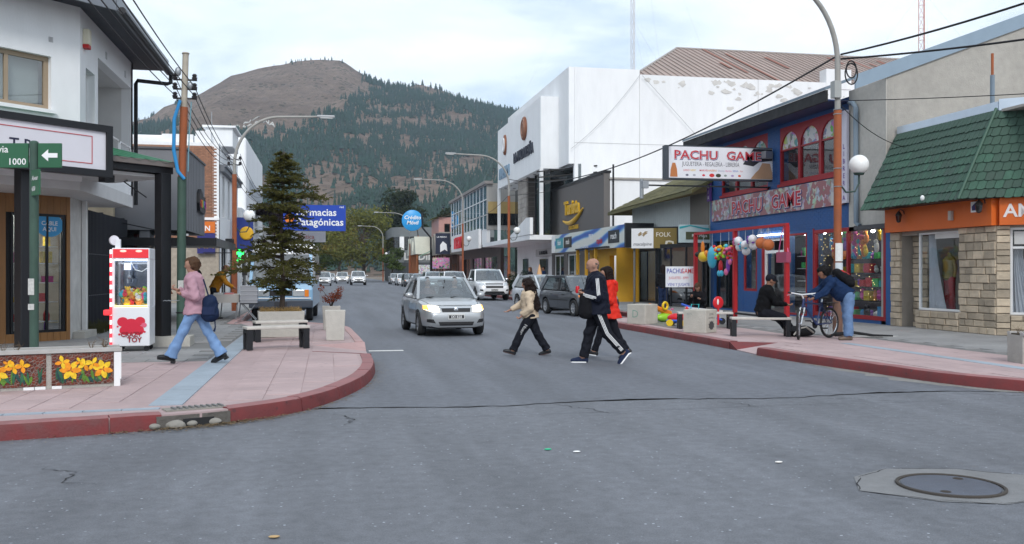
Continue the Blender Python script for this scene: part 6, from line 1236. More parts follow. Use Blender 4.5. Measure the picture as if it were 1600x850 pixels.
def lamp_post(x,y,lab,top,arm,side,globe_z,low=None,rtop=5.3,seed=0,base=.15):
    """curved street-light mast: rust red shaft, grey bent arm, lamp head and a globe on a bracket"""
    t=thing('street_lamp',lab,'street lamp',(x,y,base),0,'bent-arm street lamps'); k=MB(); k.tube([(0,0,0),(0,0,1.6)],.105,12); k.build('base_sleeve',low or RUST,t,True,world=False)
    k=MB(); k.tube([(0,0,1.6),(0,0,rtop)],.085,12); k.build('shaft',RUST,t,True,world=False)
    n_=14; pts=[(side*-0.0,0,rtop),(0,0,top-2.0)]+[(side*(arm*.55)*(1-math.cos(math.pi/2*i/n_)) ,0,top-2.0+1.8*math.sin(math.pi/2*i/n_)) for i in range(1,n_+1)]+[(side*arm,0,top-base)]
    k=MB(); k.tube(pts,[.065]*2+[.06-.015*i/n_ for i in range(n_)]+[.04],10); k.build('arm',paint('lamp_grey',(.32,.31,.29),rough=.55,var=.12,scale=5),t,True,world=False)
    k=MB(); k.cbox((side*(arm+.28),0,top-base+.02),(.65,.2,.09)); k.build('lamp_head',paint('lamp_head',(.40,.41,.42)),t,bevel=.03,world=False); k=MB(); k.cbox((side*(arm+.30),0,top-base-.035),(.45,.15,.03)); k.build('lens',paint('lamp_lens',(.7,.7,.68),rough=.2),t,world=False)
    if globe_z:
        gz=globe_z-base; k=MB(); k.tube([(.06,0,gz-.45),(.2,0,gz-.62),(.42,0,gz-.60),(.52,0,gz-.42),(.52,0,gz-.2)],.02,8); k.lathe([(.02,-.04),(.10,-.04),(.12,0),(.02,.0)],(.52,0,gz-.19),14); k.build('globe_bracket',paint('bracket_green',(.03,.06,.05)),t,True,world=False)
        k=MB(); k.ell((.52,0,gz),.215,24,16); k.build('globe',BULB,t,True,world=False)
    return t
lp2=lamp_post(-3.3,35.3,'bent-arm street lamp behind the planter tree on the left pavement',7.35,3.0,1,3.65,rtop=5.0)
lp3=lamp_post(11.08,18.7,'rust red street lamp with globe and paper notices beside the bicycle',8.0,2.6,-1,3.95,low=mat('worn_brown_sleeve',(.16,.085,.06),rough=.8,var=.2,scale=7,var2=.2,scale2=2.),rtop=5.0)
lamp_post(11.2,57,'bent-arm street lamp with globe in front of the white shopping block',8.9,3.4,-1,4.2,rtop=6.2); lamp_post(11.2,77,'bent-arm street lamp with globe in front of the pale blue panes',9.3,3.5,-1,4.4,rtop=5.5)
lamp_post(11.0,125,'bent-arm street lamp beside the timber posts far down the street',9.6,4.2,-1,4.8); lamp_post(8.9,150,'farthest bent-arm street lamp under the autumn tree',9.0,3.4,-1,4.6)
for z0,z1,c_ in ((1.65,2.05,(.68,.68,.66)),(1.18,1.62,(.55,.6,.64))):
    k=MB(); n_=8; r_=.108+(0 if z1<1.7 else 0); vs=[]
    for i in range(n_+1): a=-math.pi/2-1.0+2.0*i/n_; vs+=[(r_*math.cos(a),r_*math.sin(a),z0),(r_*math.cos(a),r_*math.sin(a),z1)]
    k.add(vs,[(2*i,2*i+2,2*i+3,2*i+1) for i in range(n_)]); k.build('paper_notice',paint('notice_%d'%int(z0*10),c_,var=.08,scale=14),lp3,world=False)
k=MB(); k.box(-.14,.02,-.12,.06,5.25,5.62); k.build('meter_box',paint('meter_box',(.35,.36,.35)),lp3,world=False); k=MB(); [k.tube([(.088*math.cos(a),.088*math.sin(a),z) for a in [2*math.pi*i/14 for i in range(15)]],.012,5) for z in (3.3,3.7,4.9,5.0)]; k.build('clamp_bands',STEEL,lp3,world=False)
for st_ in [o for o in lp3.children if o.name.startswith('clamp_bands')]: st_['kind']='stuff'
WIRE=paint('cable_black',(.012,.012,.014),rough=.6)
def wire(lab,lines,r,nm='overhead_cable',grp=None,m=WIRE):
    for i,pts in enumerate(lines): k=MB(); k.tube(pts,r,5); tag(k.build(nm,m),lab,'cable',grp or lab)
wire('overhead power line running to the utility pole beside the corner shop',[catenary(p,(p[0]+1.4,-14,p[2]+.45),.8,30) for p in pts1[::1][:5]],.009)
wire('overhead power line between the utility pole and the left street lamp',[catenary(p,(-3.3+(p[0]+2.7),35.3,5.6+(p[2]-5.1)),.35) for p in pts1[:5]],.009)
wire('overhead power line beyond the left street lamp',[catenary((-3.3+d_,35.3,5.6+d2),(-4.2+d_,66,6.6+d2),.5) for d_,d2 in ((-.2,-.1),(.2,.1),(-.2,.15),(.2,.3))],.010)
k=MB(); k.bar((-3.55,35.3,5.5),(-3.05,35.3,5.5),.03); k.bar((-3.55,35.3,5.7),(-3.05,35.3,5.7),.03); [insul(k,(x,35.3,z),.05) for x in (-3.5,-3.1) for z in (5.55,5.75)]; k.build('insulator_rack',paint('insulator_dark',(.035,.032,.035)),lp2)
wire('thick twisted cable climbing from the rusty lamp post to the far timber pole',[catenary((11.1,18.6,6.35),(13.6,2.5,7.4),.55)],.022)
wire('thick level cable from the rusty lamp post passing low over the green shingle roof',[catenary((11.1,18.6,6.25),(16.5,6,5.9),.35)],.022)
wire('thick cable sagging from the rusty lamp post down the right side of the street',[catenary((11.0,18.7,6.3),(11.2,57,7.4),1.1,40)],.022)
wire('thin cable from the rusty lamp post to the concrete flank',[catenary((11.1,18.7,5.3),(15.5,22.3,4.9),.25),catenary((11.15,18.7,5.35),(18.2,12.5,5.15),.12)],.010)
wire('thin cable hanging across the white flank wall',[catenary((14.8,55.4,9.2),(19.3,55.4,14.0),.35),catenary((19.4,55.4,13.9),(26,55.4,7.0),-.1)],.012,m=paint('cable_grey',(.30,.30,.31)))
wire('thin cable crossing the street between the lamp posts',[catenary((11.2,57,6.4),(14.7,48.3,6.9),.3),catenary((11.2,77,6.2),(11.2,57,6.4),.6)],.014)
k=MB(); q=random.Random(1)
for i in range(2): r_=.17+.04*i; k.tube([(11.32+r_*.8*math.sin(a)*.9,18.55,6.02+r_*math.cos(a)*1.1-.1*i) for a in [2*math.pi*j/18 for j in range(19)]],.016,5)
tag(k.build('cable_coil',WIRE),'loose coil of black cable hanging at the top of the rusty lamp post','cable')
off=thing('utility_pole','plain timber pole carrying the thick cable at the far side of the cross street','pole',(13.6,2.5,0)); k=MB(); k.tube([(13.6,2.5,0),(13.6,2.5,7.7)],.11,10); k.build('shaft',TRUNK,off,True)
off=thing('utility_pole','timber pole carrying the power lines behind the crossing','pole',(-1.3,-14,0)); k=MB(); k.tube([(-1.3,-14,0),(-1.3,-14,6.4)],.11,10); k.build('shaft',TRUNK,off,True)
# ---- benches: pale slab on black steel legs
SLAB=mat('bench_slab',(.50,.47,.43),rough=.8,var=.1,scale=9,bump=.3)
def bench(x,y,rz,ln,lab):
    t=thing('bench',lab,'bench',(x,y,.15),rz,None); h=.42
    MB().box(-ln/2,ln/2,-.19,.19,h-.05,h).build('seat',SLAB,t,bevel=.012,world=False)
    for a in (-1,1):
        for b in (-1,1): MB().box(a*(ln/2-.06)-.05,a*(ln/2-.06)+.05,b*.13-.04,b*.13+.04,0,h-.052+.0).build('leg',BLACK,t,world=False)
        MB().box(a*(ln/2-.06)-.045,a*(ln/2-.06)+.045,-.09,.09,h-.12,h-.052).build('cross_bar',BLACK,t,world=False)
    return t
bench(-.90,17.62,.30,1.16,'pale slab bench with black legs in front of the other one by the tree planter'); bench(-.93,19.6,.26,1.06,'pale slab bench with black legs directly against the tree planter')
bench(9.36,18.95,-.30,1.28,'pale slab bench with black legs on which the man in black sits'); bench(9.25,21.75,-.25,1.35,'pale slab bench with black legs between the concrete block and the red frame')
# ---- concrete planters
def cplanter(x,y,rz,w,d,h,lab,seed,soil=True):
    t=thing('concrete_planter',lab,'planter',(x,y,.15),rz); k=MB(); wt=.05; ta=.03; vs=[]
    for z,o in ((0,-ta),(h,0)): vs+=[(-w/2-o,-d/2-o,z),(w/2+o,-d/2-o,z),(w/2+o,d/2+o,z),(-w/2-o,d/2+o,z)]
    vs=vs[:4]+vs[4:]+[(-w/2+wt,-d/2+wt,h),(w/2-wt,-d/2+wt,h),(w/2-wt,d/2-wt,h),(-w/2+wt,d/2-wt,h)]+[(-w/2+wt,-d/2+wt,h-.12),(w/2-wt,-d/2+wt,h-.12),(w/2-wt,d/2-wt,h-.12),(-w/2+wt,d/2-wt,h-.12)]
    fs=[(3,2,1,0)]+[(a+i,a+(i+1)%4,a+4+(i+1)%4,a+4+i) for a in (0,4,8) for i in range(4)]+[(12,13,14,15)]
    k.add(vs,fs); k.build('tub',CONC_L,t,bevel=.012,world=False)
    if soil: MB().box(-w/2+.055,w/2-.055,-d/2+.055,d/2-.055,h-.118,h-.05).build('soil',mat('planter_soil',(.06,.045,.03)),t,world=False)
    return t
tp=cplanter(-.98,20.95,.1,.98,.62,.56,'long concrete planter holding the conifer behind the benches',1)
p1_=cplanter(.18,19.65,-.02,.42,.42,.62,'square concrete pot with bare soil beside the tree planter',2); p2_=cplanter(.12,23.3,.0,.44,.44,.58,'square concrete pot holding a russet shrub behind the bare pot',3)
k=MB(); q=random.Random(8)
for i in range(420): x,y=q.uniform(-.42,.42),q.uniform(-.24,.24); k.tube([(x,y,.50),(x+q.uniform(-.03,.03),y+q.uniform(-.03,.03),.56+q.random()*.05),(x+q.uniform(-.07,.07),y+q.uniform(-.06,.06),.58+q.random()*.09)],[.004,.004,.0015],4)
tag(k.build('dry_grass',mat('straw',(.34,.22,.08),rough=.9,var=.25,scale=25),tp,world=False),kind='stuff')
shb=thing('russet_shrub','small russet-leaved shrub growing in the square pot','shrub',(.12,23.3,.68)); k=MB(); lf=MB(); q=random.Random(17)
for i in range(12):
    a=q.random()*6.3; rr=q.uniform(.08,.30); z=q.uniform(.18,.50); k.tube([(0,0,0),(rr*.4*math.cos(a),rr*.4*math.sin(a),z*.6),(rr*math.cos(a),rr*math.sin(a),z)],[.008,.006,.003],5); leaf_cloud(lf,(rr*math.cos(a),rr*math.sin(a),z),(.09,.09,.10),70,.022,q)
k.build('stems',TRUNK,shb,world=False); lf.build('foliage',leafmat('russet_leaf',(.20,.045,.018)),shb,world=False)
def cube(x,y,rz,s_,h,lab,deco):
    t=thing('concrete_block',lab,'block',(x,y,.15),rz); MB().box(-s_/2,s_/2,-s_/2,s_/2,0,h).build('block',mat('block_concrete',(.46,.435,.385),rough=.9,var=.10,scale=6,var2=.10,scale2=2.2,bump=.5,bscale=30),t,bevel=.018,world=False); f=MB
    INK=paint('stencil_ink',(.06,.06,.062),var=.2,scale=30)
    if deco:
        k=MB(Matrix.Rotation(R(0),4,'Z')); k.text('LOCAL',.075,0,-s_/2,h-.13,.002,.004,'CENTER'); k.text('HISTORICO',.06,0,-s_/2,h-.21,.002,.004,'CENTER'); k.build('stencil',INK,t,world=False)
        k=MB(); k.prism([(.04,.10),(.08,.06),(.09,.12),(.15,.12),(.12,.17),(.16,.21),(.10,.22),(.09,.29),(.04,.25),(0,.29),(-.04,.25),(-.09,.29),(-.10,.22),(-.16,.21),(-.12,.17),(-.15,.12),(-.09,.12),(-.08,.06),(-.04,.10),(0,.06)][::-1],-s_/2-.002,-s_/2+.001); k.build('stencil_flower',INK,t,world=False)
        k=MB(Matrix.Rotation(R(-90),4,'Z')); k.text('ALTE',.06,-.2,-s_/2,h-.12,.002,0); k.build('graffiti',paint('faint_graffiti',(.22,.26,.25)),t,world=False)
    else:
        k=MB(Matrix.Rotation(R(-90),4,'Z')); k.text('D',.3,-.14,-s_/2,.18,.002,0); k.build('graffiti',paint('green_graffiti',(.20,.32,.26),var=.2,scale=20),t,world=False)
cube(8.58,20.45,.72,.58,.54,'pale concrete cube stencilled with a black flower on the right kerb',True); cube(8.48,24.2,.62,.60,.54,'pale concrete cube with faint green scrawl behind the walkers',False)
# ---- conifer in the planter
ct=thing('planter_conifer','young olive-green conifer with layered drooping branches in the long planter','tree',(-.96,20.95,.66)); q=random.Random(33); tk=MB(); nd=MB()
tk.tube([(0,0,-.1),(.03,0,.8),(-.02,.01,1.8),(.03,0,2.8),(.04,0,3.62)],[.062,.052,.038,.022,.004],10)
LZ=[.42,.62,.8,1.0,1.15,1.35,1.6,1.9,2.15,2.45,2.75,3.0,3.3,3.65]; LR=[.22,.45,1.05,1.25,1.32,1.12,.74,.60,.74,.80,.56,.40,.28,.06]
for i in range(165):
    z=.42+3.1*(i/164)**.95+q.uniform(-.12,.12); rl=float(np.interp(z,LZ,LR))*q.uniform(.5,1.12); a=i*2.4+q.uniform(-.35,.35); ca,sa=math.cos(a),math.sin(a)
    if z>2.0 and ca>.3: rl *= 1.2
    if q.random()<.3: rl *= q.uniform(.35,.7)
    if z<1.5 and ca<-.3: rl *= 1.12
    up_=.10+.25*(z/3.4); pts=[Vector((.02,0,z))]; nseg=6
    for s_ in range(1,nseg+1): t=s_/nseg; pts.append(Vector((ca*rl*t,sa*rl*t,z+rl*(up_*t-.30*t*t)+q.uniform(-.012,.012))))
    tk.tube(pts,[.014*(1-.8*j/nseg) for j in range(nseg+1)],5)
    nt_=int(10+16*rl)
    for s_ in range(nt_):
        t=.15+.85*s_/nt_; fi=t*nseg; b0=pts[min(nseg-1,int(fi))].lerp(pts[min(nseg,int(fi)+1)],fi-int(fi)); side=1 if s_%2 else -1; tl=(.07+.20*rl*(1-t*.55))*q.uniform(.6,1.25)
        d=(Vector((ca,sa,0))*q.uniform(.35,1.0)+Vector((-sa,ca,0))*side*q.uniform(.4,1.0)+Vector((0,0,q.uniform(-.5,.4)))).normalized()
        for n_ in range(int(10+tl*60)):
            p=b0+d*tl*q.random(); dd=(d+Vector((q.gauss(0,.55),q.gauss(0,.55),q.gauss(.05,.5)))).normalized(); l_=q.uniform(.028,.06); w_=dd.cross(Vector((q.gauss(0,1),q.gauss(0,1),q.gauss(0,1)))).normalized()*q.uniform(.005,.010)
            nd.add([p-w_,p+dd*l_*.5-w_*1.2,p+dd*l_,p+dd*l_*.5+w_*1.2,p+w_],[(0,1,2,3,4)])
tk.build('trunk',TRUNK,ct,True,world=False); nd.build('crown',leafmat('conifer_needle',(.108,.106,.032)),ct,world=False)
# ---- background trees
tree('autumn_tree','broad olive and yellow autumn tree arching over the end of the street',(6.6,168,0),12.5,7.0,LEAF_O,5200,.30,3,clumps=26,trunk_h=.26); tree('autumn_tree','paler yellow-green tree beside the broad one at the street end',(2.5,185,0),13,5.5,LEAF_Y,3200,.30,4,clumps=18); tree('autumn_tree','dense green tree filling the left side of the street end',(-2.8,176,0),9.5,5.5,LEAF_G,3600,.30,5,clumps=18,trunk_h=.18)
tree('autumn_tree','olive roundish tree on the left beyond the pharmacy board',(-5.2,146,0),8.0,4.0,LEAF_O,2600,.26,6,clumps=14,trunk_h=.2); tree('autumn_tree','dark little tree under the farthest street lamp',(10.2,147,0),6.0,2.4,LEAF_G,1600,.2,9,clumps=10)
tree('dark_pine','tall dark pine rising behind the rounded grey block',(16.5,222,0),22,7.6,LEAF_D,5200,.42,12,clumps=26,trunk_h=.2); tree('dark_pine','second dark pine right of the tall one behind the pink house',(27.5,215,0),19,5.5,LEAF_D,3400,.42,13,clumps=18,trunk_h=.15); tree('dark_pine','low dark conifer between the two tall pines',(22,200,0),13,4.5,LEAF_D,2400,.4,14,clumps=14,trunk_h=.1)
tree('purple_tree','dark purple-leaved tree beside the blue pharmacy board',(-3.9,68,0),6.4,1.9,leafmat('plum_leaf',(.030,.018,.022)),2200,.16,15,clumps=12)
# hedge tub, bin, waffle cone near the white block
hg=thing('clipped_hedge','dark green bush in front of the canopy of the white block','hedge',(11.3,55.5,.15)); lf=MB(); q=random.Random(2); [leaf_cloud(lf,(q.uniform(-.7,.7),q.uniform(-.3,.3),q.uniform(.35,1.25)),(.4,.4,.35),240,.05,q) for _ in range(9)]; lf.build('foliage',leafmat('hedge_leaf',(.018,.036,.020)),hg,world=False); k=MB(); [k.tube([(x,0,0),(x*.9,0,.6)],.04,6) for x in (-.6,0,.6)]; k.build('stems',TRUNK,hg,world=False)
bi=thing('litter_bin','square grey litter bin at the kerb beside the dark bush','bin',(10.75,50,.15)); MB().box(-.22,.22,-.22,.22,.03,.86).build('body',paint('bin_grey',(.13,.14,.14)),bi,bevel=.02,world=False); MB().box(-.24,.24,-.24,.24,.862,.92).build('rim',BLACK,bi,world=False)
wc=thing('waffle_cone_display','tall upturned waffle cone display standing by the parked white hatchback','display',(10.9,47.2,.15)); k=MB(); k.lathe([(.34,0),(.30,.4),(.20,1.0),(.09,1.55),(.01,1.85)],(0,0,0),16); k.build('cone',paint('waffle',(.62,.36,.18),rough=.7,var=.1,scale=9),wc,True,world=False)
k=MB()
for s_ in (-1,1):
    for j in range(8): k.tube([((.345*(1-t)+.0)*math.cos(j*.785+s_*t*2.6),(.345*(1-t))*math.sin(j*.785+s_*t*2.6),1.85*t) for t in [i/14*.96 for i in range(15)]],.012,4)
k.build('waffle_ribs',paint('waffle_rib',(.50,.25,.10)),wc,world=False)
# ---- red display frame with hanging toys
rf=thing('red_display_frame','red steel frame of three posts hung with toys in front of the toy shop','frame',(11.1,24,.15)); REDF=paint('frame_red',(.42,.012,.018),rough=.45)
for y in (21.05,24.0,26.8): MB().box(11.05,11.15,y-.05,y+.05,.15,2.70).build('post',REDF,rf)
MB().box(11.06,11.14,21.0,26.85,2.70,2.77).build('top_rail',REDF,rf); MB().box(11.07,11.13,21.1,26.75,.40,.45).build('low_rail',BLACK,rf)
q=random.Random(5)
def hang(y,z,lab,cat,parts,nm):
    t=thing(nm,lab,cat,(11.1,y,z)); k=MB(); k.tube([(0,0,0),(0,0,2.70-z)],.006,4); k.build('string',WHP,t,world=False)
    build_parts(t,parts)
def build_parts(t,parts):
    for pn_,m_,fn in parts:
        if isinstance(fn,list): [MB().ell(c,r).build(pn_,m_,t,True,world=False) for c,r in fn]
        else: k=MB(); fn(k); k.build(pn_,m_,t,True,world=False)
def E_(*a): return list(a)
YT,OT,BT,VT,PT,RT,LT,WT=(paint('toy_'+n,c,rough=.3,var=.04) for n,c in (('yellow',(.75,.5,.02)),('orange',(.75,.22,.02)),('sky',(.06,.45,.62)),('violet',(.22,.06,.40)),('pink',(.7,.15,.32)),('red',(.6,.02,.03)),('lime',(.3,.6,.04)),('white',(.72,.70,.72))))
hang(26.2,2.08,'orange and yellow inflatable fish hanging from the red frame','toy',[('body',YT,E_(((0,0,-.05),(.12,.30,.16)))),('fin',OT,E_(((0,.05,.22),(.05,.10,.20)),((0,-.22,.02),(.06,.12,.12)))),('eye',BLACK,E_(((-.08,.26,.02),(.08,.08,.08))))],'inflatable_fish')
hang(25.55,2.0,'round sky-blue inflatable hanging beside the fish','toy',[('body',BT,E_(((0,0,0),(.10,.29,.33))))],'inflatable_ring')
def balls_net(seed,mats):
    def f(k,qq=None): pass
    out=[]
    for i,m_ in enumerate(mats):
        qq=random.Random(seed*10+i); out.append(('ball',m_,E_(*[((qq.uniform(-.14,.14),qq.uniform(-.17,.17),qq.uniform(-.2,.16)),.05) for _ in range(8)])))
    return out
hang(24.95,2.15,'net of small multicoloured balls above a yellow rattle on the red frame','toy',balls_net(1,[YT,RT,LT,BT,OT])+[('rattle',RT,E_(((0,0,-.42),(.06,.09,.18)))),('wheel',BT,E_(((-.02,.06,-.62),(.06,.09,.09)),((-.02,-.1,-.62),(.06,.09,.09))))],'ball_net')
hang(24.4,2.15,'net of bright balls with a violet toy bike dangling below','toy',balls_net(2,[BT,RT,YT,PT,LT])+[('toy_bike',VT,E_(((0,.05,-.38),(.05,.10,.22)),((0,-.08,-.25),(.05,.16,.05)))),('toy_wheel',PT,E_(((-.03,.12,-.58),(.05,.10,.10)),((-.03,-.14,-.3),(.05,.09,.09))))],'ball_net')
for y,z,m1,m2,lb in ((23.75,2.40,WT,PT,'net bag of white footballs with pink patches nearest the middle red post'),(23.35,2.28,WT,BT,'net bag of white footballs with blue patches on the red frame'),(22.9,2.42,WT,VT,'net bag of white balls with violet patches on the red frame')):
    hang(y,z,lb,'ball',[('ball',m1,E_(((0,.1,0),.115),((-.06,-.1,.02),.115),((.02,0,-.15),.115))),('patch',m2,E_(*[((-.10*math.cos(a)-.02,.1*math.sin(a)*1.6,.06*math.cos(a*3)),.045) for a in (0,.6,-.6,1.1,-1.1)]))],'football_net')
for y,z,lb in ((22.42,2.32,'orange basketball in a net beside the football nets'),(22.02,2.26,'orange basketball in a net next to the near red post')):
    hang(y,z,lb,'ball',[('ball',paint('basketball',(.50,.14,.04),rough=.6),E_(((0,0,0),.15))),('net',mat('net_white',(.6,.6,.6),alpha=.5),lambda k: [k.tube([(.03*math.cos(a),.03*math.sin(a),.42),(.12*math.cos(a),.12*math.sin(a),.14)],.004,4) for a in [i*.785 for i in range(8)]])],'basketball')
hang(20.72+.5,2.0,'pink toy handbag hanging from the end of the red frame','bag',[('bag',paint('bag_pink',(.35,.06,.12)),lambda k: k.box(-.06,.06,-.26,.26,-.2,.06)),('strap',PT,lambda k: k.tube([(0,-.24,.05),(0,-.12,.45),(0,0,.68),(0,.12,.45),(0,.24,.05)],.015,6))],'toy_handbag')
# hand-painted board
hb=thing('hand_painted_board','white board hand-painted PACHU GAME on a thin black stand among the toys','sign',(10.75,27.2,.15)); fH2=Fac(10.32,27.3,.981,-.196); fH2.mb().box(0,.88,-.01,.01,1.10,1.74).build('board',paint('board_white',(.68,.70,.74)),hb)
k=fH2.mb(); k.text('PACHU',.21,.03,-.012,1.53,.002,.012,'LEFT',.72); k.build('blue_lettering',paint('brush_blue',(.04,.06,.35)),hb); k=fH2.mb(); k.text('VENI Y JUGATE',.13,.06,-.012,1.14,.002,.004,'LEFT',.78); k.build('blue_slogan',paint('brush_blue',(.04,.06,.35)),hb); k=fH2.mb(); k.text('GAME',.21,.47,-.012,1.53,.002,.012,'LEFT',.72); k.text('JUGUETES - $999',.11,.1,-.012,1.35,.002,.002,'LEFT',.75); k.build('red_lettering',paint('brush_red',(.55,.05,.07)),hb)
for s_ in (.02,.84): fH2.mb().box(s_,s_+.025,.012,.035,.15,1.74).build('stand_leg',BLACK,hb)
# ride-on toys on the pavement
def toy(nm,lab,x,y,rz,parts):
    t=thing(nm,lab,'toy',(x,y,.15),rz); build_parts(t,parts)
def wheels(r,w,xs,ys): return lambda k: [k.tube([(x,y-w,r),(x,y+w,r)],r,14) for x in xs for y in ys]
toy('ride_on_car','red and blue ride-on toy car between the concrete cubes',9.05,23.0,2.6,[('body',RT,E_(((0,0,.22),(.30,.15,.12)),((-.22,0,.36),(.06,.14,.16)))),('base',paint('toy_blue',(.03,.10,.5)),E_(((0,0,.14),(.33,.16,.07)))),('wheel',YT,wheels(.09,.03,(-.2,.2),(-.16,.16))),('handlebar',PT,lambda k: k.tube([(.16,-.13,.44),(.16,.13,.44)],.02,8))])
toy('toy_slide','orange plastic toy digger with a yellow ring behind the concrete cubes',9.25,24.9,.5,[('arm',OT,lambda k: k.tube([(-.45,0,.5),(0,0,.36),(.4,0,.22)],[.05,.08,.1],8)),('ring',YT,lambda k: k.tube([(.1+.10*math.cos(a),-.1,.46+.10*math.sin(a)) for a in [i*.52 for i in range(13)]],.035,8)),('base',LT,E_(((.2,0,.13),(.35,.16,.13))))])
toy('toy_scooter','blue and white toy scooter lying on the pavement beside the ride-on car',10.0,23.6,2.9,[('deck',WT,lambda k: k.bar((-.5,0,.36),(.5,.05,.46),.16,.04)),('frame',paint('toy_blue',(.03,.10,.5)),lambda k: k.tube([(-.5,0,.12),(.0,.02,.3),(.45,.05,.5),(.6,.05,.55)],.03,8)),('wheel',BLACK,wheels(.09,.02,(-.5,.42),(0,)))])
toy('red_heart_paddle','red round plastic paddle propped up behind the stencilled cube',10.25,23.2,.2,[('paddle',RT,E_(((0,0,.60),(.17,.03,.17)))),('handle',RT,lambda k: k.tube([(0,0,0),(0,0,.5)],.025,8)),('mark',WHP,E_(((-.03,-.032,.62),(.03,.006,.08))))]); toy('pink_toy_pram','small pink toy pram beside the hand-painted board',9.55,23.2,1.0,[('seat',PT,E_(((0,0,.25),(.16,.12,.12)))),('wheel',VT,wheels(.08,.02,(-.12,.12),(-.12,.12))),('handle',paint('toy_teal',(.03,.4,.42)),lambda k: k.tube([(.1,-.1,.3),(.25,-.1,.55),(.25,.1,.55),(.1,.1,.3)],.014,6))])
k=MB(); k.box(8.55,10.4,22.2,25.6,.154,.158); tag(k.build('ground_sheet',paint('tarp_grey',(.16,.16,.15),var=.2,scale=4)),'grey sheet spread under the toys on the pavement','sheet')
# toys behind the shop windows
q=random.Random(77); cols=((.6,.05,.3,'magenta'),(.05,.3,.6,'blue'),(.65,.45,.03,'yellow'),(.25,.08,.45,'violet'),(.1,.5,.15,'green'),(.62,.2,.03,'orange'),(.6,.04,.05,'red'),(.6,.6,.6,'white'),(.03,.35,.4,'teal'),(.04,.04,.05,'black')); tmm=[paint('shelf_toy_%d'%i,c[:3],rough=.4,var=.2,scale=14) for i,c in enumerate(cols)]
for lev,z in enumerate((.30,.75,1.15,1.55,1.95)):
    s_=8.0
    while s_<11.45:
        w_=q.uniform(.14,.34); h_=q.uniform(.16,.34); ci=q.randrange(10); k=fP.mb(); kd=q.random(); y0=.58 if lev else .35
        if kd<.55: k.box(s_,s_+w_*.92,y0,y0+.22,z,z+h_); k.box(s_+.02,s_+w_*.92-.02,y0-.004,y0,z+.03,z+h_*.6); nm='boxed toy'
        elif kd<.8: r_=min(w_,h_)*.45; k.ell((s_+w_/2,y0+.12,z+r_),(r_,r_*.8,r_)); k.ell((s_+w_/2,y0+.1,z+r_*2.1),r_*.65); nm='soft toy'
        else: k.lathe([(.03,0),(w_*.35,.0),(w_*.4,h_*.6),(.03,h_)],(s_+w_/2,y0+.12,z),12); nm='toy tub'
        tag(k.build(nm.replace(' ','_'),tmm[ci],None,kd>=.55),'%s %s on a shelf behind the big toy shop window'%(cols[ci][3],nm),'toy','toys behind the big shop window'); s_+=w_+.02
for i in range(26):
    s_=q.uniform(8.0,11.4); z=q.uniform(2.1,2.6); ci=q.randrange(9); k=fP.mb(); h_=q.uniform(.12,.22); k.ell((s_,.4,z),(h_*.6,.06,h_)); k.ell((s_,.38,z+h_),h_*.4); k.tube([(s_,.4,z+h_),(s_,.4,2.86)],.004,4)
    tag(k.build('hanging_toy',tmm[ci],None,True),'%s toy hanging inside the big toy shop window'%cols[ci][3],'toy','toys hanging in the big shop window')
for i in range(16):
    s_=q.choice([q.uniform(6.2,7.3),q.uniform(3.05,3.9)]); z=q.choice((.95,1.3,1.7,2.1)); ci=q.randrange(9); k=fP.mb(); k.box(s_,s_+.18,.4,.55,z,z+q.uniform(.15,.3)); tag(k.build('boxed_toy',tmm[ci]),'%s boxed toy in the narrow toy shop windows'%cols[ci][3],'toy','toys in the narrow shop windows')
MB(fP.M).box(2.97,3.98,.38,.62,.90,.94).build('shelf',WHP,ts)
for z in (.94,1.29,1.69,2.09): fP.mb().box(6.14,7.4,.36,.62,z-.02,z-.001).build('shelf',WHP,ts); fP.mb().box(2.97,3.98,.36,.62,z-.02,z-.001).build('shelf',WHP,ts)
# goods in the timber-clad shop
for lev,z in enumerate([.32]+shz):
    s_=-2.6
    while s_<-.2:
        w_=q.uniform(.08,.2); h_=q.uniform(.08,.24); ci=q.randrange(10); k=fc.mb()
        if q.random()<.5: k.box(s_,s_+w_,.32,.46,z,z+h_)
        else: k.lathe([(.02,0),(w_*.4,0),(w_*.45,h_*.6),(.03,h_)],(s_+w_/2,.40,z),10)
        tag(k.build('shop_item',tmm[ci]),'small %s item on a shelf behind the timber-clad shop window'%cols[ci][3],'goods','goods behind the timber shop window'); s_+=w_+q.uniform(.03,.2)
# ---- market table with crates (by the man in mustard)
mt=thing('market_table','folding trestle table with pale cloth on the left pavement','table',(-2.75,29.2,.15)); MB().box(-3.3,-2.55,28.6,29.9,.86,.90).build('table_top',paint('cloth_pale',(.42,.40,.38)),mt); MB().box(-3.302,-2.548,28.598,29.902,.66,.86).build('cloth_skirt',paint('cloth_pale',(.42,.40,.38)),mt)
for x,y in ((-3.2,28.7),(-2.65,28.7),(-3.2,29.8),(-2.65,29.8)): k=MB(); k.tube([(x,y,.15),(x+.05,y,.68)],.018,6); k.build('leg',STEEL,mt)
for i,(x,y,z) in enumerate(((-3.15,28.85,.9),(-2.85,28.9,.9),(-2.95,29.3,.9))): k=MB(); k.box(x-.13,x+.13,y-.1,y+.1,z,z+.05); tag(k.build('book_pile',paint('books_%d'%i,((.6,.6,.58),(.5,.2,.2),(.2,.3,.4))[i])),('pile of white papers on the market table','red flat box on the market table','blue-grey flat box on the market table')[i],'goods')
sd=thing('folding_stand','dark folding stand under the grey crates','stand',(-2.25,28.6,.15)); k=MB(); [k.tube([(-2.45+a*.4,y,.15),(-2.05-a*.4,y,.62)],.015,6) for a in (0,1) for y in (28.4,28.8)]; k.build('legs',STEEL,sd); MB().box(-2.5,-2.0,28.35,28.85,.62,.65).build('top',BLACK,sd)
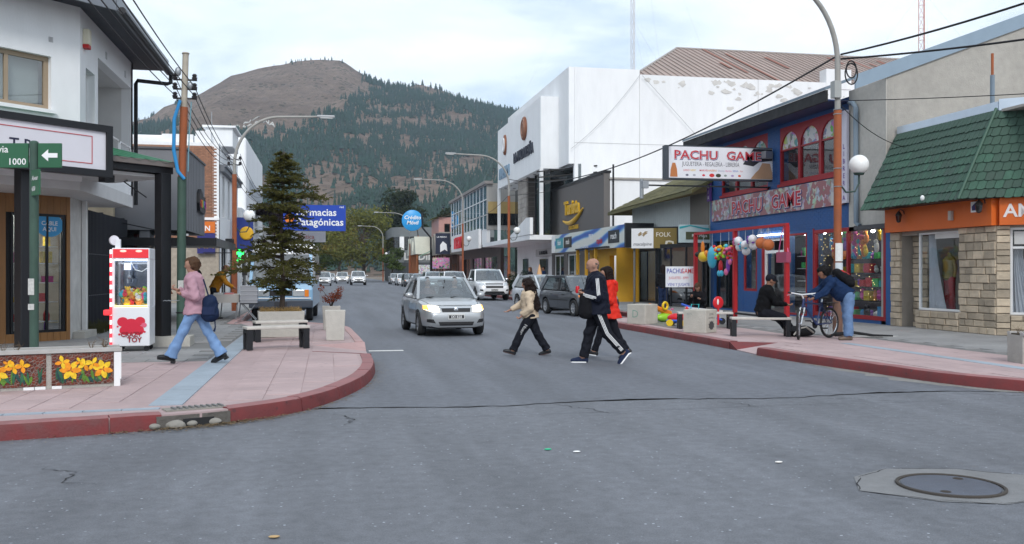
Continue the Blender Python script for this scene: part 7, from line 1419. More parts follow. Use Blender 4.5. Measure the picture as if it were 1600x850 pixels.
for i in range(4): 
    t=thing('storage_crate','grey plastic crate in the stack beside the market table','crate',(-2.25,28.6,.65+i*.13),0,'stacked grey crates'); MB().box(-.24,.24,-.2,.2,0,.10).build('body',paint('crate_grey',(.30,.31,.34),rough=.5),t,world=False); MB().box(-.255,.255,-.215,.215,.10,.126).build('rim',paint('crate_rim',(.42,.43,.46)),t,world=False)
# ---- things on the ground near the bicycle
q=random.Random(19); k=MB(); k.ell((10.18,18.72,.27),(.36,.22,.12),16,10); k.v=[(x+.05*noise.noise((x*5,y*5,z*9)),y+.05*noise.noise((x*6,y*5,z*8+4)),max(.152,z+.07*noise.noise((x*4,y*4,3)))) for x,y,z in k.v]; bg_=k.build('body',paint('black_cloth',(.014,.014,.016),rough=.9),None,True); bt_=thing('black_bag','slumped black cloth bag with pale straps lying under the bicycle','bag',(10.18,18.72,.15)); bg_.parent=bt_; bg_.location=-Vector((10.18,18.72,.15)); k=MB(); k.tube([(9.92,18.5,.2),(10.05,18.5,.34),(10.2,18.48,.37),(10.4,18.52,.24)],.02,6); k.build('strap',paint('strap_pale',(.4,.38,.34)),bt_,True)
k=MB(); k.add([(11.1,18.35,.156),(12.0,18.1,.156),(12.35,18.35,.158),(11.5,18.62,.157)],[(0,1,2,3)]); k.add([(11.1,18.35,.152),(12.0,18.1,.152),(12.35,18.35,.152),(11.5,18.62,.152)],[(3,2,1,0)]); tag(k.build('newspaper_sheet',paint('newsprint',(.58,.57,.55),var=.12,scale=12)),'flat white sheets of paper spread behind the bicycle','paper'); k=MB(); k.tube([(10.9,18.5,.20),(11.3,18.45,.24),(11.7,18.3,.18),(12.1,18.2,.17)],[.05,.035,.03,.02],6); tag(k.build('folded_cloth',paint('black_cloth',(.014,.014,.016)),None,True),'dark strip of cloth laid across the white papers','cloth')
# weeds at the foot of the fence
k=MB(); q=random.Random(3)
for i in range(320): x,y=-5.35+q.uniform(-.15,.3),q.uniform(22.4,25.2); h=q.uniform(.06,.34)*(1 if y<24 else .6); k.tube([(x,y,.15),(x+q.uniform(-.05,.08),y+q.uniform(-.05,.05),.15+h*.6),(x+q.uniform(-.12,.16),y+q.uniform(-.1,.1),.15+h)],[.006,.005,.001],4)
tag(k.build('weeds',leafmat('weed_green',(.085,.085,.03))),'scrubby weeds at the foot of the black corrugated fence','weeds',kind='stuff')
# ================================================================== VEHICLES
TYRE=mat('tyre_rubber',(.018,.018,.019),rough=.85,var=.1,scale=20); RIMM=mat('alloy_rim',(.42,.43,.45),rough=.35,metal=.7); PLAS=paint('black_plastic',(.02,.02,.022),rough=.6); CHR=mat('chrome',(.62,.63,.65),rough=.15,metal=1,var=0)
CABIN=paint('cabin_fabric',(.035,.035,.04),rough=.9); SEATM=paint('seat_fabric',(.06,.06,.065),rough=.9)
def carpaint(key,col,metal=.0): return mat(key,col,rough=.32,metal=metal,var=.03,scale=2.5,coat=.8,spec=.5)
SILV=carpaint('silver_paint',(.40,.415,.43),.45); WCAR=carpaint('white_car_paint',(.74,.75,.76)); DGREY=carpaint('dark_grey_paint',(.055,.062,.072),.3); LBLU=carpaint('light_blue_paint',(.26,.46,.66)); CSIL=carpaint('pale_silver_paint',(.58,.61,.64),.3); BLKC=carpaint('black_car_paint',(.02,.022,.025))
LENS=mat('headlamp_lens',(.55,.58,.60),rough=.12,metal=.5,var=.1,scale=14); AMB=mat('amber_lens',(.75,.22,.02),rough=.2,var=0)
LIT=mat('lit_headlamp',(1,.86,.6),emit=2.6,ecol=(1,.82,.52),var=0); LITA=mat('lit_amber',(1,.5,.1),emit=1.2,ecol=(1,.50,.08),var=0)
_wheel={}
def wheel_mesh(r,w):
    if (r,w) in _wheel: return _wheel[(r,w)]
    k=MB(Matrix.Rotation(R(90),4,'X')); k.lathe([(r*.62,-w/2),(r*.93,-w/2),(r,-w*.32),(r,w*.32),(r*.93,w/2),(r*.62,w/2),(r*.60,0)],(0,0,0),28); a=k.mesh('tyre'); a.materials.append(TYRE); a.shade_smooth(); a.set_sharp_from_angle(angle=R(40))
    k=MB(Matrix.Rotation(R(90),4,'X')); k.lathe([(.01,w*.30),(r*.16,w*.36),(r*.20,w*.26),(r*.50,w*.20),(r*.58,w*.42),(r*.64,w*.44),(r*.64,-w*.44),(r*.58,-w*.42),(.01,-w*.3)],(0,0,0),24)
    for i in range(7): an=2*math.pi*i/7; k.bar((r*.14*math.cos(an),r*.14*math.sin(an),w*.33),(r*.60*math.cos(an),r*.60*math.sin(an),w*.38),r*.16,w*.12)
    b=k.mesh('rim'); b.materials.append(RIMM); b.shade_smooth(); b.set_sharp_from_angle(angle=R(35)); _wheel[(r,w)]=(a,b); return a,b
_body={}
def lerp_tab(x,tab): return float(np.interp(x,[p[0] for p in tab],[p[1] for p in tab]))
def car_body(key,S):
    if key in _body: return _body[key]
    n=64; xs=[S['L']*(-.5+.5*(1-math.cos(math.pi*i/(n-1)))) for i in range(n)]; W2=S['W']/2; k=MB(); m=0
    for x in xs:
        zt=lerp_tab(x,S['top']); zb=lerp_tab(x,S['bot']); w=W2*lerp_tab(x,S['plan']); h=zt-zb
        half=[(0,zb),(.70,zb),(.88,zb+.02),(.955,zb+.10*h),(.985,zb+.28*h),(1.0,zb+.48*h),(.995,zb+.62*h),(.975,zb+.78*h),(.94,zb+.90*h),(.87,zb+.965*h),(.72,zb+.993*h),(.4,zb+1.008*h),(0,zb+1.014*h)]
        ring=[(x,w*y,z) for y,z in half]+[(x,-w*y,z) for y,z in half[-2:0:-1]]; m=len(ring); k.v+=ring
    k.f=[(i*m+j,(i+1)*m+j,(i+1)*m+(j+1)%m,i*m+(j+1)%m) for i in range(n-1) for j in range(m)]+[tuple(range(m)),tuple((n-1)*m+j for j in range(m-1,-1,-1))]
    me=k.mesh('body'); bm=bmesh.new(); bm.from_mesh(me); bmesh.ops.recalc_face_normals(bm,faces=bm.faces); bm.to_mesh(me); bm.free(); ob=bpy.data.objects.new('b',me); C.objects.link(ob)
    c=MB(Matrix.Rotation(R(90),4,'X'))
    for xw in S['axles']:
        for s_ in (-1,1): c.lathe([(.001,-.17),(S['wr']+.055,-.17),(S['wr']+.055,.25),(.001,.25)],(xw,S['wr']+.01,-s_*(W2-.06)) if s_>0 else (xw,S['wr']+.01,W2-.06-.08),28)
    cm_=c.mesh('cut'); bm=bmesh.new(); bm.from_mesh(cm_); bmesh.ops.recalc_face_normals(bm,faces=bm.faces); bm.to_mesh(cm_); bm.free(); co=bpy.data.objects.new('c',cm_); C.objects.link(co)
    md_=ob.modifiers.new('x','BOOLEAN'); md_.object=co; md_.operation='DIFFERENCE'; md_.solver='EXACT'
    dg=bpy.context.evaluated_depsgraph_get(); out=bpy.data.meshes.new_from_object(ob.evaluated_get(dg)); out.name='body'
    bpy.data.objects.remove(ob); bpy.data.objects.remove(co)
    mi=[]
    for p in out.polygons:
        c_=p.center; arch=any(math.hypot(c_.x-xw,c_.z-S['wr']-.01)<S['wr']+.045 for xw in S['axles']) and abs(c_.y)>W2*.5; mi.append(1 if arch or c_.z<S.get('trim',0) or (abs(p.normal.z)>.8 and c_.z<.5) else 0)
    out.materials.clear(); out.materials.append(SILV); out.materials.append(PLAS); out.polygons.foreach_set('material_index',mi); out.shade_smooth(); out.set_sharp_from_angle(angle=R(32))
    bvh=BVHTree.FromPolygons([v.co for v in out.vertices],[tuple(p.vertices) for p in out.polygons]); _body[key]=(out,bvh); return _body[key]
def patch(bvh,poly,axis,sgn,off=.006,rings=4,dense=5):
    """a panel lying on the body: polygon in (y,z) seen from the front/back or (x,z) seen from the side"""
    P_=[]
    for i in range(len(poly)):
        a,b=poly[i],poly[(i+1)%len(poly)]; P_+=[(a[0]+(b[0]-a[0])*j/dense,a[1]+(b[1]-a[1])*j/dense) for j in range(dense)]
    cx_,cz_=sum(p[0] for p in P_)/len(P_),sum(p[1] for p in P_)/len(P_); k=MB(); n=len(P_); vs=[]
    def proj(u,z):
        o=Vector((sgn*5,u,z)) if axis=='x' else Vector((u,sgn*5,z)) if axis=='y' else Vector((u,z,5)); d=Vector((-sgn,0,0)) if axis=='x' else Vector((0,-sgn,0)) if axis=='y' else Vector((0,0,-1)); h=bvh.ray_cast(o,d)
        p=h[0] if h[0] is not None else o+d*3.2
        return p-d*off
    for r_ in range(rings): t=r_/rings; vs+=[proj(cx_+(p[0]-cx_)*(1-t),cz_+(p[1]-cz_)*(1-t)) for p in P_]
    vs.append(proj(cx_,cz_)); fs=[(r_*n+j,r_*n+(j+1)%n,(r_+1)*n+(j+1)%n,(r_+1)*n+j) for r_ in range(rings-1) for j in range(n)]+[((rings-1)*n+j,(rings-1)*n+(j+1)%n,len(vs)-1) for j in range(n)]
    k.add(vs,fs); return k
def car(key,S,label,loc,rz,pm,lit=False,plate=None,people=False,detail=True,rear=False,group=None,cat='car'):
    t=thing({'pickup': 'pickup_truck','suv': 'car'}.get(S.get('kind'),'car'),label,cat,(*loc,0),rz,group); me,bvh=car_body(key,S); me=me.copy() if True else me; me.materials[0]=pm
    put('body',me,t); W2=S['W']/2; G_=S['gh']; xb,xf,xr,xe,zb,zr,yb,yr=(G_[q_] for q_ in ('cowl','rf','rr','re','zb','zr','yb','yr')); zbr=G_.get('zbr',zb)
    BF = lambda s_: Vector((xb,s_*yb,zb)); RF = lambda s_: Vector((xf,s_*yr,zr-.06)); RR = lambda s_: Vector((xr,s_*yr,zr-.07)); BR = lambda s_: Vector((xe,s_*yb*.97,zbr)); xB=G_.get('bp',(xb+xe)/2-.05)
    # roof
    k=MB(); n=8; vs=[]
    for i in range(n+1):
        u=i/n; x=xf+(xr-xf)*u
        for j in range(n+1): v=-1+2*j/n; vs.append((x,v*yr*(1.02-.03*abs(2*u-1)),zr-.035*abs(v)**3-.055*(2*u-1)**2+.015*math.sin(math.pi*u)))
    top=[(i*(n+1)+j,(i+1)*(n+1)+j,(i+1)*(n+1)+j+1,i*(n+1)+j+1) for i in range(n) for j in range(n)]; k.add(vs,top); k.add([(x,y,z-.045) for x,y,z in vs],[f[::-1] for f in top])
    edge=[j for j in range(n+1)]+[i*(n+1)+n for i in range(1,n+1)]+[n*(n+1)+j for j in range(n-1,-1,-1)]+[i*(n+1) for i in range(n-1,0,-1)]; N_=len(vs)
    k.f+=[(a,b,b+N_,a+N_) for a,b in zip(edge,edge[1:]+edge[:1])]; k.mi=[0]*len(k.f); k.build('roof',pm,t,True,world=False)
    for s_ in (-1,1):
        k=MB(); k.bar(BF(s_)+Vector((.06,0,-.04)),RF(s_)+Vector((0,0,.01)),.07,.06); k.build('front_pillar',pm,t,world=False)
        k=MB(); k.bar(BR(s_)+Vector((.0,0,-.04)),RR(s_)+Vector((0,0,.01)),.05,G_.get('cw',.14),up=(1,0,0)); k.build('rear_pillar',pm,t,world=False); k=MB(); k.bar(RF(s_)+Vector((.03,-s_*.005,.0)),RR(s_)+Vector((-.03,-s_*.005,.0)),.055,.075); k.build('roof_rail',pm,t,world=False)
        tB=(xB-xb)/(xe-xb); bB=Vector((xB,s_*(yb-.01),zb+(zbr-zb)*tB-.02)); rB=Vector((xB-.06,s_*yr,zr-.055)); k=MB(); k.bar(bB,rB,.045,.09,up=(1,0,0)); k.build('centre_pillar',PLAS,t,world=False)
        io=Vector((0,s_*.006,0))
        for nm,q_ in (('front_side_window',(BF(s_)+Vector((-.02,0,0)),bB+Vector((.03,0,.02)),rB+Vector((.03,0,-.01)),RF(s_)+Vector((-.03,0,-.01)))),('rear_side_window',(bB+Vector((-.03,0,.02)),BR(s_)+Vector((.05,0,.01)),RR(s_)+Vector((.04,0,-.01)),rB+Vector((-.03,0,-.01))))):
            k=MB(); k.add([p-io for p in q_],[(0,1,2,3)]); k.build(nm,CARG,t,world=False)
        k=MB(); k.bar(BF(s_)+Vector((0,0,-.012)),BR(s_)+Vector((0,0,-.012)),.03,.03); k.build('window_trim',PLAS,t,world=False)
        m_=MB(); mx_=xb-.18; m_.ell((mx_,s_*(W2+.10),zb+.06),(.07,.11,.075),12,8); m_.bar((mx_,s_*(W2-.06),zb+.0),(mx_,s_*(W2+.04),zb+.03),.05,.04); m_.build('wing_mirror',S.get('mirror',pm),t,True,world=False)
    def pane(a,b,c,d,bow,nm):
        k=MB(); n=6; vs=[]
        for i in range(n+1):
            for j in range(n+1):
                u,v=i/n,j/n; p=a.lerp(b,u).lerp(d.lerp(c,u),v); p=p+Vector((bow*(1-(2*u-1)**2),0,abs(bow)*.15*(1-(2*u-1)**2))); vs.append(p)
        k.add(vs,[(i*(n+1)+j,(i+1)*(n+1)+j,(i+1)*(n+1)+j+1,i*(n+1)+j+1) for i in range(n) for j in range(n)]); return k.build(nm,CARW if bow>0 else CARG,t,True,world=False)
    pane(BF(-1)+Vector((.05,.02,-.01)),BF(1)+Vector((.05,-.02,-.01)),RF(1)+Vector((.01,-.02,.02)),RF(-1)+Vector((.01,.02,.02)),.07,'windscreen')
    pane(BR(1)+Vector((-.02,-.03,-.01)),BR(-1)+Vector((-.02,.03,-.01)),RR(-1)+Vector((-.01,.03,.02)),RR(1)+Vector((-.01,-.03,.02)),-.05,'rear_window')
    MB().box(xe+.12,xb+.0,-yb+.03,yb-.03,zb-.012,zb+.012).build('cabin_lining',CABIN,t,world=False); k=MB(); k.cbox((xb-.22,0,zb+.03),(.36,2*yb-.12,.10)); k.build('dashboard',CABIN,t,bevel=.03,world=False)
    for s_ in (-1,1):
        for xs_ in ((xb-.95),(xb-1.75)) if S.get('rows',2)==2 else ((xb-.95),):
            k=MB(); k.cbox((xs_,s_*.36,zb+.10),(.13,.46,.34),0,-.15); k.cbox((xs_-.05,s_*.36,zb+.36),(.10,.25,.17),0,-.1); k.build('seat',SEATM,t,bevel=.04,world=False)
    k=MB(); k.tube([(xb-.50+.05*math.cos(a)*.5,.36+.18*math.cos(a),zb+.07+.15*math.sin(a)) for a in [2*math.pi*i/18 for i in range(19)]],.014,6); k.build('steering_wheel',PLAS,t,True,world=False)
    k=MB(); k.bar((xb-.02-.28,0,zr-.16),(xb-.02-.28,.001,zr-.08),.02); k.box(xf+.0,xf+.03,-.11,.11,zr-.15,zr-.09); k.build('rear_view_mirror',PLAS,t,world=False)
    # wheels
    a,b=wheel_mesh(S['wr'],S.get('ww',.19))
    for xw in S['axles']:
        for s_ in (-1,1):
            w=bpy.data.objects.new('wheel',None); C.objects.link(w); w.parent=t; w.location=(xw,s_*(W2-.105),S['wr']); w.rotation_euler.z=0 if s_<0 else math.pi
            put('tyre',a,w); put('rim',b,w)
    MB().box(S['axles'][1]-.2,S['axles'][0]+.2,-W2*.62,W2*.62,S['gc']+.04,S['gc']+.12).build('underbody',PLAS,t,world=False)
    # face
    F_=S['face']
    for s_ in (-1,1):
        hl=patch(bvh,[(s_*y,z) for y,z in F_['lamp']],'x',1,.008).build('headlight',LIT if lit else LENS,t,True,world=False)
        if 'amber' in F_: patch(bvh,[(s_*y,z) for y,z in F_['amber']],'x',1,.010).build('indicator',LITA if lit else AMB,t,True,world=False)
        if 'fog' in F_: patch(bvh,[(s_*y,z) for y,z in F_['fog']],'x',1,.006).build('fog_lamp_recess',PLAS,t,True,world=False)
        if 'tail' in S: patch(bvh,[(s_*y,z) for y,z in S['tail']],'x',-1,.008).build('tail_light',paint('tail_red',(.4,.015,.015),rough=.2),t,True,world=False)
    for nm,kk,m_ in (('grille','grille',PLAS),('lower_grille','lower',PLAS),('bumper_trim','trim',PLAS)):
        for pl in F_.get(kk,()): patch(bvh,pl,'x',1,.007 if kk != 'trim' else .004,4,7).build(nm,m_,t,True,world=False)
    for pl in F_.get('chrome',()): patch(bvh,pl,'x',1,.016,3,7).build('grille_bar',CHR,t,True,world=False)
    if 'badge' in F_: 
        h=bvh.ray_cast(Vector((5,0,F_['badge'])),Vector((-1,0,0)))[0]; k=MB(Matrix.Translation(h)@Matrix.Rotation(R(90),4,'Y')); k.lathe([(.005,0),(.055,0),(.055,.02),(.04,.028),(.005,.028)],(0,0,0),16); k.build('badge',CHR,t,True,world=False)
    zp=F_['plate']; h=bvh.ray_cast(Vector((5,0,zp)),Vector((-1,0,0)))[0]; MB().box(h.x,h.x+.018,-.20,.20,zp-.065,zp+.065).build('number_plate',paint('plate_white',(.62,.62,.60)),t,world=False); MB().box(h.x+.016,h.x+.020,-.185,.185,zp-.045,zp+.035).build('plate_field',paint('plate_black',(.03,.03,.035)),t,world=False)
    if plate: k=MB(Matrix.Translation((h.x+.021,0,zp-.035))@Matrix.Rotation(R(90),4,'Z')); k.text(plate,.09,0,0,0,.002,.004,'CENTER'); k.build('plate_lettering',WHP,t,world=False)
    k=MB(); 
    for y0,y1 in ((-.55,.0),(.08,.62)): k.tube([(xb+.11,y0,zb+.015),(xb-.06,y1,zb+.055)],.012,5)
    k.build('wipers',PLAS,t,world=False); t.children[-1]['kind']='stuff'
    if detail:
        for s_ in (-1,1):
            for dx,z_ in ((S.get('door',(.55,-.45))[0],0),(S.get('door',(.55,-.45))[1],0)):
                patch(bvh,[(dx-.10,zb-.16),(dx+.10,zb-.16),(dx+.10,zb-.125),(dx-.10,zb-.125)],'y',s_,.014,2,2).build('door_handle',S.get('mirror',pm),t,world=False)
            for xd in S.get('seams',(.95,-.08,-1.0)): patch(bvh,[(xd,S['gc']+.16),(xd+.010,S['gc']+.16),(xd+.010,zb-.03),(xd,zb-.03)],'y',s_,.0035,2,6).build('door_seam',PLAS,t,world=False)
            x0,x1=S['axles'][1]+S['wr']+.1,S['axles'][0]-S['wr']-.1; zm=zb-.36; patch(bvh,[(x0,zm),(x1,zm),(x1,zm+.035),(x0,zm+.035)],'y',s_,.010,2,8).build('side_strip',S.get('strip',pm),t,world=False)
        nz_=S['L']/2-.16
        for s_ in (-1,1): patch(bvh,[(xb+.02,s_*(yb+.01)),(nz_-.1,s_*yb*.80),(nz_-.1,s_*yb*.80-s_*.012),(xb+.02,s_*(yb-.003))],'z',1,.003,2,8).build('bonnet_seam',PLAS,t,world=False)
        zq=F_['lamp'][-1][1]-.02; patch(bvh,[(-.42,zq+.035),(.42,zq+.035),(.42,zq+.045),(-.42,zq+.045)],'x',1,.004,2,8).build('bonnet_seam',PLAS,t,world=False)
        k=MB(); k.tube([(xf-.1,0,zr-.02),(xf-.28,0,zr+.20)],.006,5); k.build('aerial',PLAS,t,world=False)
    if people:
        for s_,cc,lb in ((.36,(.10,.11,.14),'driver'),(-.36,(.16,.10,.10),'passenger')):
            w_=thing('person','person in dark clothing seated %s inside the silver car'%('behind the wheel' if s_>0 else 'in the passenger seat'),'person',(0,0,0)); rm=Matrix.Rotation(rz,4,'Z'); w_.location=rm@Vector((xb-.78,s_,zb-.25))+Vector((*loc,0)); w_.rotation_euler.z=rz
            k=MB(); k.tube([(0,0,0),(.0,0,.22),(.01,0,.42),(.015,0,.49),(.02,0,.54)],[.15,.17,.15,.07,.05],14); k.ell((.03,0,.64),(.095,.075,.115),14,10); k.tube([(.0,-.17,.38),(.12,-.2,.2),(.30,-.12,.28)],[.055,.045,.04],8); k.tube([(.0,.17,.38),(.12,.2,.2),(.30,.12,.28)],[.055,.045,.04],8)
            k.cur=0; mm=[paint('clothes_'+lb,cc),paint('skin_tan',(.32,.18,.12),rough=.6)]; me_=k.mesh('body'); [me_.materials.append(x) for x in mm]; me_.polygons.foreach_set('material_index',[1 if p.center.z>.47 else 0 for p in me_.polygons]); me_.shade_smooth(); put('body',me_,w_); k=MB(); k.ell((-.0,0,.68),(.10,.085,.10),12,8); k.build('hair',paint('hair_dark',(.02,.014,.012)),w_,True,world=False)
    return t
SEDAN=dict(L=4.12,W=1.66,wr=.295,gc=.16,axles=(1.24,-1.14),ww=.185,mirror=None,tail=[(.50,.62),(.76,.62),(.74,.86),(.52,.86)],door=(.35,-.62),seams=(.98,-.06,-.98),
    top=[(-2.06,.66),(-2.03,.86),(-1.9,.945),(-1.2,.955),(-.2,.93),(.72,.93),(1.0,.905),(1.5,.835),(1.85,.755),(1.99,.68),(2.06,.56)],bot=[(-2.06,.40),(-1.95,.28),(-1.5,.20),(1.6,.20),(1.9,.20),(2.02,.23),(2.06,.30)],plan=[(-2.06,.78),(-1.95,.90),(-1.5,.975),(0,1),(1.2,.985),(1.6,.95),(1.85,.89),(1.98,.82),(2.06,.72)],
    gh=dict(cowl=.86,rf=.18,rr=-.92,re=-1.55,zb=.915,zr=1.45,yb=.745,yr=.60,zbr=.95,bp=-.16,cw=.20),
    face=dict(lamp=[(.40,.61),(.56,.60),(.745,.655),(.735,.755),(.60,.765),(.42,.735)],amber=[(.655,.64),(.755,.665),(.745,.755),(.665,.76)],grille=[[(-.34,.60),(.34,.60),(.36,.69),(-.36,.69)]],chrome=[[(-.36,.692),(.36,.692),(.37,.715),(-.37,.715)]],lower=[[(-.40,.275),(.40,.275),(.44,.365),(-.44,.365)]],fog=[(.50,.33),(.70,.36),(.70,.435),(.56,.43)],badge=.655,plate=.49))
SEDAN['mirror']=SILV
HATCH=dict(SEDAN,L=3.85,axles=(1.20,-1.18),mirror=PLAS,top=[(-1.925,.70),(-1.9,.90),(-1.8,.95),(-.2,.93),(.70,.92),(1.0,.895),(1.45,.82),(1.72,.74),(1.86,.66),(1.925,.55)],bot=[(-1.925,.42),(-1.8,.28),(-1.4,.20),(1.5,.20),(1.8,.20),(1.89,.24),(1.925,.30)],plan=[(-1.925,.84),(-1.8,.93),(-1.4,.98),(0,1),(1.15,.985),(1.5,.95),(1.72,.89),(1.85,.82),(1.925,.72)],gh=dict(cowl=.84,rf=.16,rr=-1.42,re=-1.80,zb=.905,zr=1.46,yb=.745,yr=.61,zbr=.95,bp=-.18,cw=.24))
SUV=dict(SEDAN,kind='suv',L=4.3,W=1.78,wr=.33,gc=.2,axles=(1.32,-1.30),top=[(-2.15,.78),(-2.12,1.0),(-2.0,1.05),(-.2,1.04),(.8,1.03),(1.2,1.01),(1.7,.95),(2.0,.85),(2.1,.75),(2.15,.62)],bot=[(-2.15,.48),(-2.0,.34),(-1.6,.25),(1.7,.25),(2.0,.26),(2.1,.30),(2.15,.38)],plan=[(-2.15,.84),(-2.0,.93),(-1.5,.98),(0,1),(1.3,.985),(1.75,.95),(2.0,.9),(2.1,.84),(2.15,.74)],gh=dict(cowl=.95,rf=.35,rr=-1.72,re=-2.02,zb=1.02,zr=1.66,yb=.81,yr=.67,zbr=1.05,bp=-.15,cw=.18),face=dict(lamp=[(.50,.76),(.74,.79),(.80,.86),(.76,.93),(.55,.90)],grille=[[(-.46,.73),(.46,.73),(.47,.87),(-.47,.87)]],chrome=[[(-.44,.79),(.44,.79),(.44,.815),(-.44,.815)]],lower=[[(-.5,.36),(.5,.36),(.55,.50),(-.55,.50)]],fog=[(.60,.45),(.76,.48),(.76,.55),(.64,.55)],plate=.62),tail=[(.60,.75),(.84,.75),(.82,1.0),(.66,1.0)])
PICK=dict(SEDAN,kind='pickup',L=5.2,W=1.88,wr=.37,gc=.24,axles=(1.62,-1.48),ww=.24,rows=2,mirror=CHR,trim=.36,top=[(-2.6,.98),(-2.58,1.08),(-.9,1.10),(-.2,1.12),(1.1,1.12),(1.5,1.10),(2.1,1.05),(2.45,.96),(2.55,.86),(2.6,.70)],bot=[(-2.6,.58),(-2.5,.48),(-1.9,.36),(2.0,.36),(2.4,.32),(2.55,.36),(2.6,.46)],plan=[(-2.6,.90),(-2.45,.96),(0,1),(1.6,.99),(2.1,.96),(2.4,.90),(2.53,.83),(2.6,.73)],gh=dict(cowl=1.22,rf=.62,rr=-.72,re=-.95,zb=1.11,zr=1.76,yb=.85,yr=.70,zbr=1.11,bp=.02,cw=.12),door=(.72,-.25),seams=(1.25,.12,-.85),
    face=dict(lamp=[(.53,.82),(.78,.84),(.84,.92),(.80,1.0),(.58,.96)],grille=[[(-.50,.90),(.50,.90),(.50,.955),(-.50,.955)],[(-.48,.70),(.48,.70),(.50,.82),(-.50,.82)]],chrome=[[(-.5,.855),(.5,.855),(.5,.885),(-.5,.885)]],lower=[[(-.62,.37),(.62,.37),(.50,.52),(-.50,.52)]],fog=[(.62,.52),(.80,.55),(.80,.64),(.66,.62)],plate=.60),tail=[(.68,.75),(.86,.75),(.85,1.04),(.70,1.04)])
PICK['gh']['re']=-.90
car('sedan',SEDAN,'silver saloon car with lit headlights driving towards the crossing',(2.93,24.25),R(-86),SILV,True,'IXI 828',True)
car('hatch',dict(HATCH,strip=PLAS),'dark grey hatchback parked nose to the kerb behind the walking man',(9.12,33.1),R(-79),DGREY); car('hatch',HATCH,'pale silver hatchback parked behind the dark grey one',(9.15,38.4),R(-77),CSIL)
car('pickup',PICK,'white double-cab pickup with black grille bars parked by the dark bush',(9.0,52.9),R(-88),WCAR,plate='NLU 214',cat='pickup'); car('suv',SUV,'white estate car parked behind the white pickup',(8.95,66.5),R(-88),WCAR); car('suv',dict(SUV),'white four-wheel drive with dark windscreen, third of the parked row',(8.9,78.5),R(-89),CSIL)
car('hatch',HATCH,'grey hatchback in the middle of the parked row',(9.0,92),R(-88),carpaint('mid_grey_paint',(.25,.27,.29),.4),detail=False); car('hatch',HATCH,'charcoal hatchback parked far down the right side',(9.0,102),R(-88),DGREY,detail=False); car('sedan',SEDAN,'white saloon parked far down the right side',(9.0,112),R(-88),WCAR,detail=False); car('sedan',SEDAN,'silver saloon at the far end of the parked row',(9.0,124),R(-88),SILV,detail=False)
car('pickup',PICK,'white pickup with black bumper coming down the middle of the street',(3.85,117),R(-90),WCAR,detail=False,cat='pickup'); car('suv',SUV,'white tall car with one lit lamp following beside the oncoming pickup',(2.2,134),R(-90),WCAR,detail=False,lit=True); car('suv',SUV,'white van-like car standing on the left far down the street',(-.30,112),R(-90),WCAR,detail=False); car('sedan',SEDAN,'small pale car far behind the standing white van-like car',(.6,150),R(-90),CSIL,detail=False); car('hatch',HATCH,'black car parked behind the light blue van',(-1.25,47),R(-90),BLKC,detail=False)
# ---- light blue box van behind the planter tree
vn=thing('delivery_van','light blue old forward-control van with white roof parked behind the conifer','van',(-1.32,32.6,0),R(-92)); W2=.98
def vb(name,m,pts_xz,y0,y1,**kw): k=MB(); k.prism(pts_xz,y0,y1); return k.build(name,m,vn,world=False,**kw)
vb('lower_body',LBLU,[(-2.6,.42),(2.28,.42),(2.42,.55),(2.46,1.0),(2.40,1.28),(-2.6,1.28)],-W2,W2,bevel=.05)
vb('rear_box',WCAR,[(-2.6,1.282),(1.15,1.282),(1.15,2.42),(1.0,2.5),(-2.5,2.5),(-2.6,2.4)],-W2+.01,W2-.01,bevel=.04)
vb('cab_roof',WCAR,[(1.152,2.12),(1.95,2.10),(2.0,2.16),(1.9,2.26),(1.152,2.36)],-W2+.05,W2-.05,bevel=.04)
for s_ in (-1,1):
    k=MB(); k.bar((2.36,s_*(W2-.05),1.27),(1.98,s_*(W2-.09),2.14),.09,.09); k.build('front_pillar',LBLU,vn,world=False); k=MB(); k.add([(2.30,s_*(W2-.02),1.3),(1.2,s_*(W2-.02),1.3),(1.2,s_*(W2-.06),2.12),(1.96,s_*(W2-.06),2.12)],[(0,1,2,3)]); k.build('side_window',CARG,vn,world=False)
    MB().box(2.425,2.475,s_*.36 if s_>0 else -.72,.72 if s_>0 else -.36,.80,1.0).build('headlight',LENS,vn,bevel=.01,world=False); MB().box(2.42,2.47,s_*.73 if s_>0 else -.86,.86 if s_>0 else -.73,.79,1.01).build('indicator',AMB,vn,world=False)
    k=MB(); k.cbox((2.2,s_*(W2+.16),1.62),(.06,.16,.32)); k.bar((2.25,s_*(W2-.03),1.75),(2.2,s_*(W2+.12),1.7),.025); k.build('wing_mirror',PLAS,vn,world=False)
    for xw in (1.72,-1.5): 
        w=bpy.data.objects.new('wheel',None); C.objects.link(w); w.parent=vn; w.location=(xw,s_*(W2-.13),.33); w.rotation_euler.z=0 if s_<0 else math.pi; a,b=wheel_mesh(.33,.2); put('tyre',a,w); put('rim',b,w)
k=MB(); k.add([(2.39,-W2+.1,1.30),(2.39,W2-.1,1.30),(2.02,W2-.14,2.11),(2.02,-W2+.14,2.11)],[(0,1,2,3)]); k.build('windscreen',glass('van_screen',(.6,.66,.68),.2,.2),vn,world=False)
MB().box(2.44,2.47,-.35,.35,.82,.99).build('grille',PLAS,vn,world=False); MB().box(2.36,2.50,-W2,W2,.44,.68).build('bumper',paint('bumper_dark',(.05,.06,.08)),vn,bevel=.03,world=False); MB().box(2.45,2.465,-W2+.04,W2-.04,1.22,1.25).build('front_seam',PLAS,vn,world=False); MB().box(2.452,2.47,-W2+.05,W2-.05,.72,.76).build('pale_band',WCAR,vn,world=False)
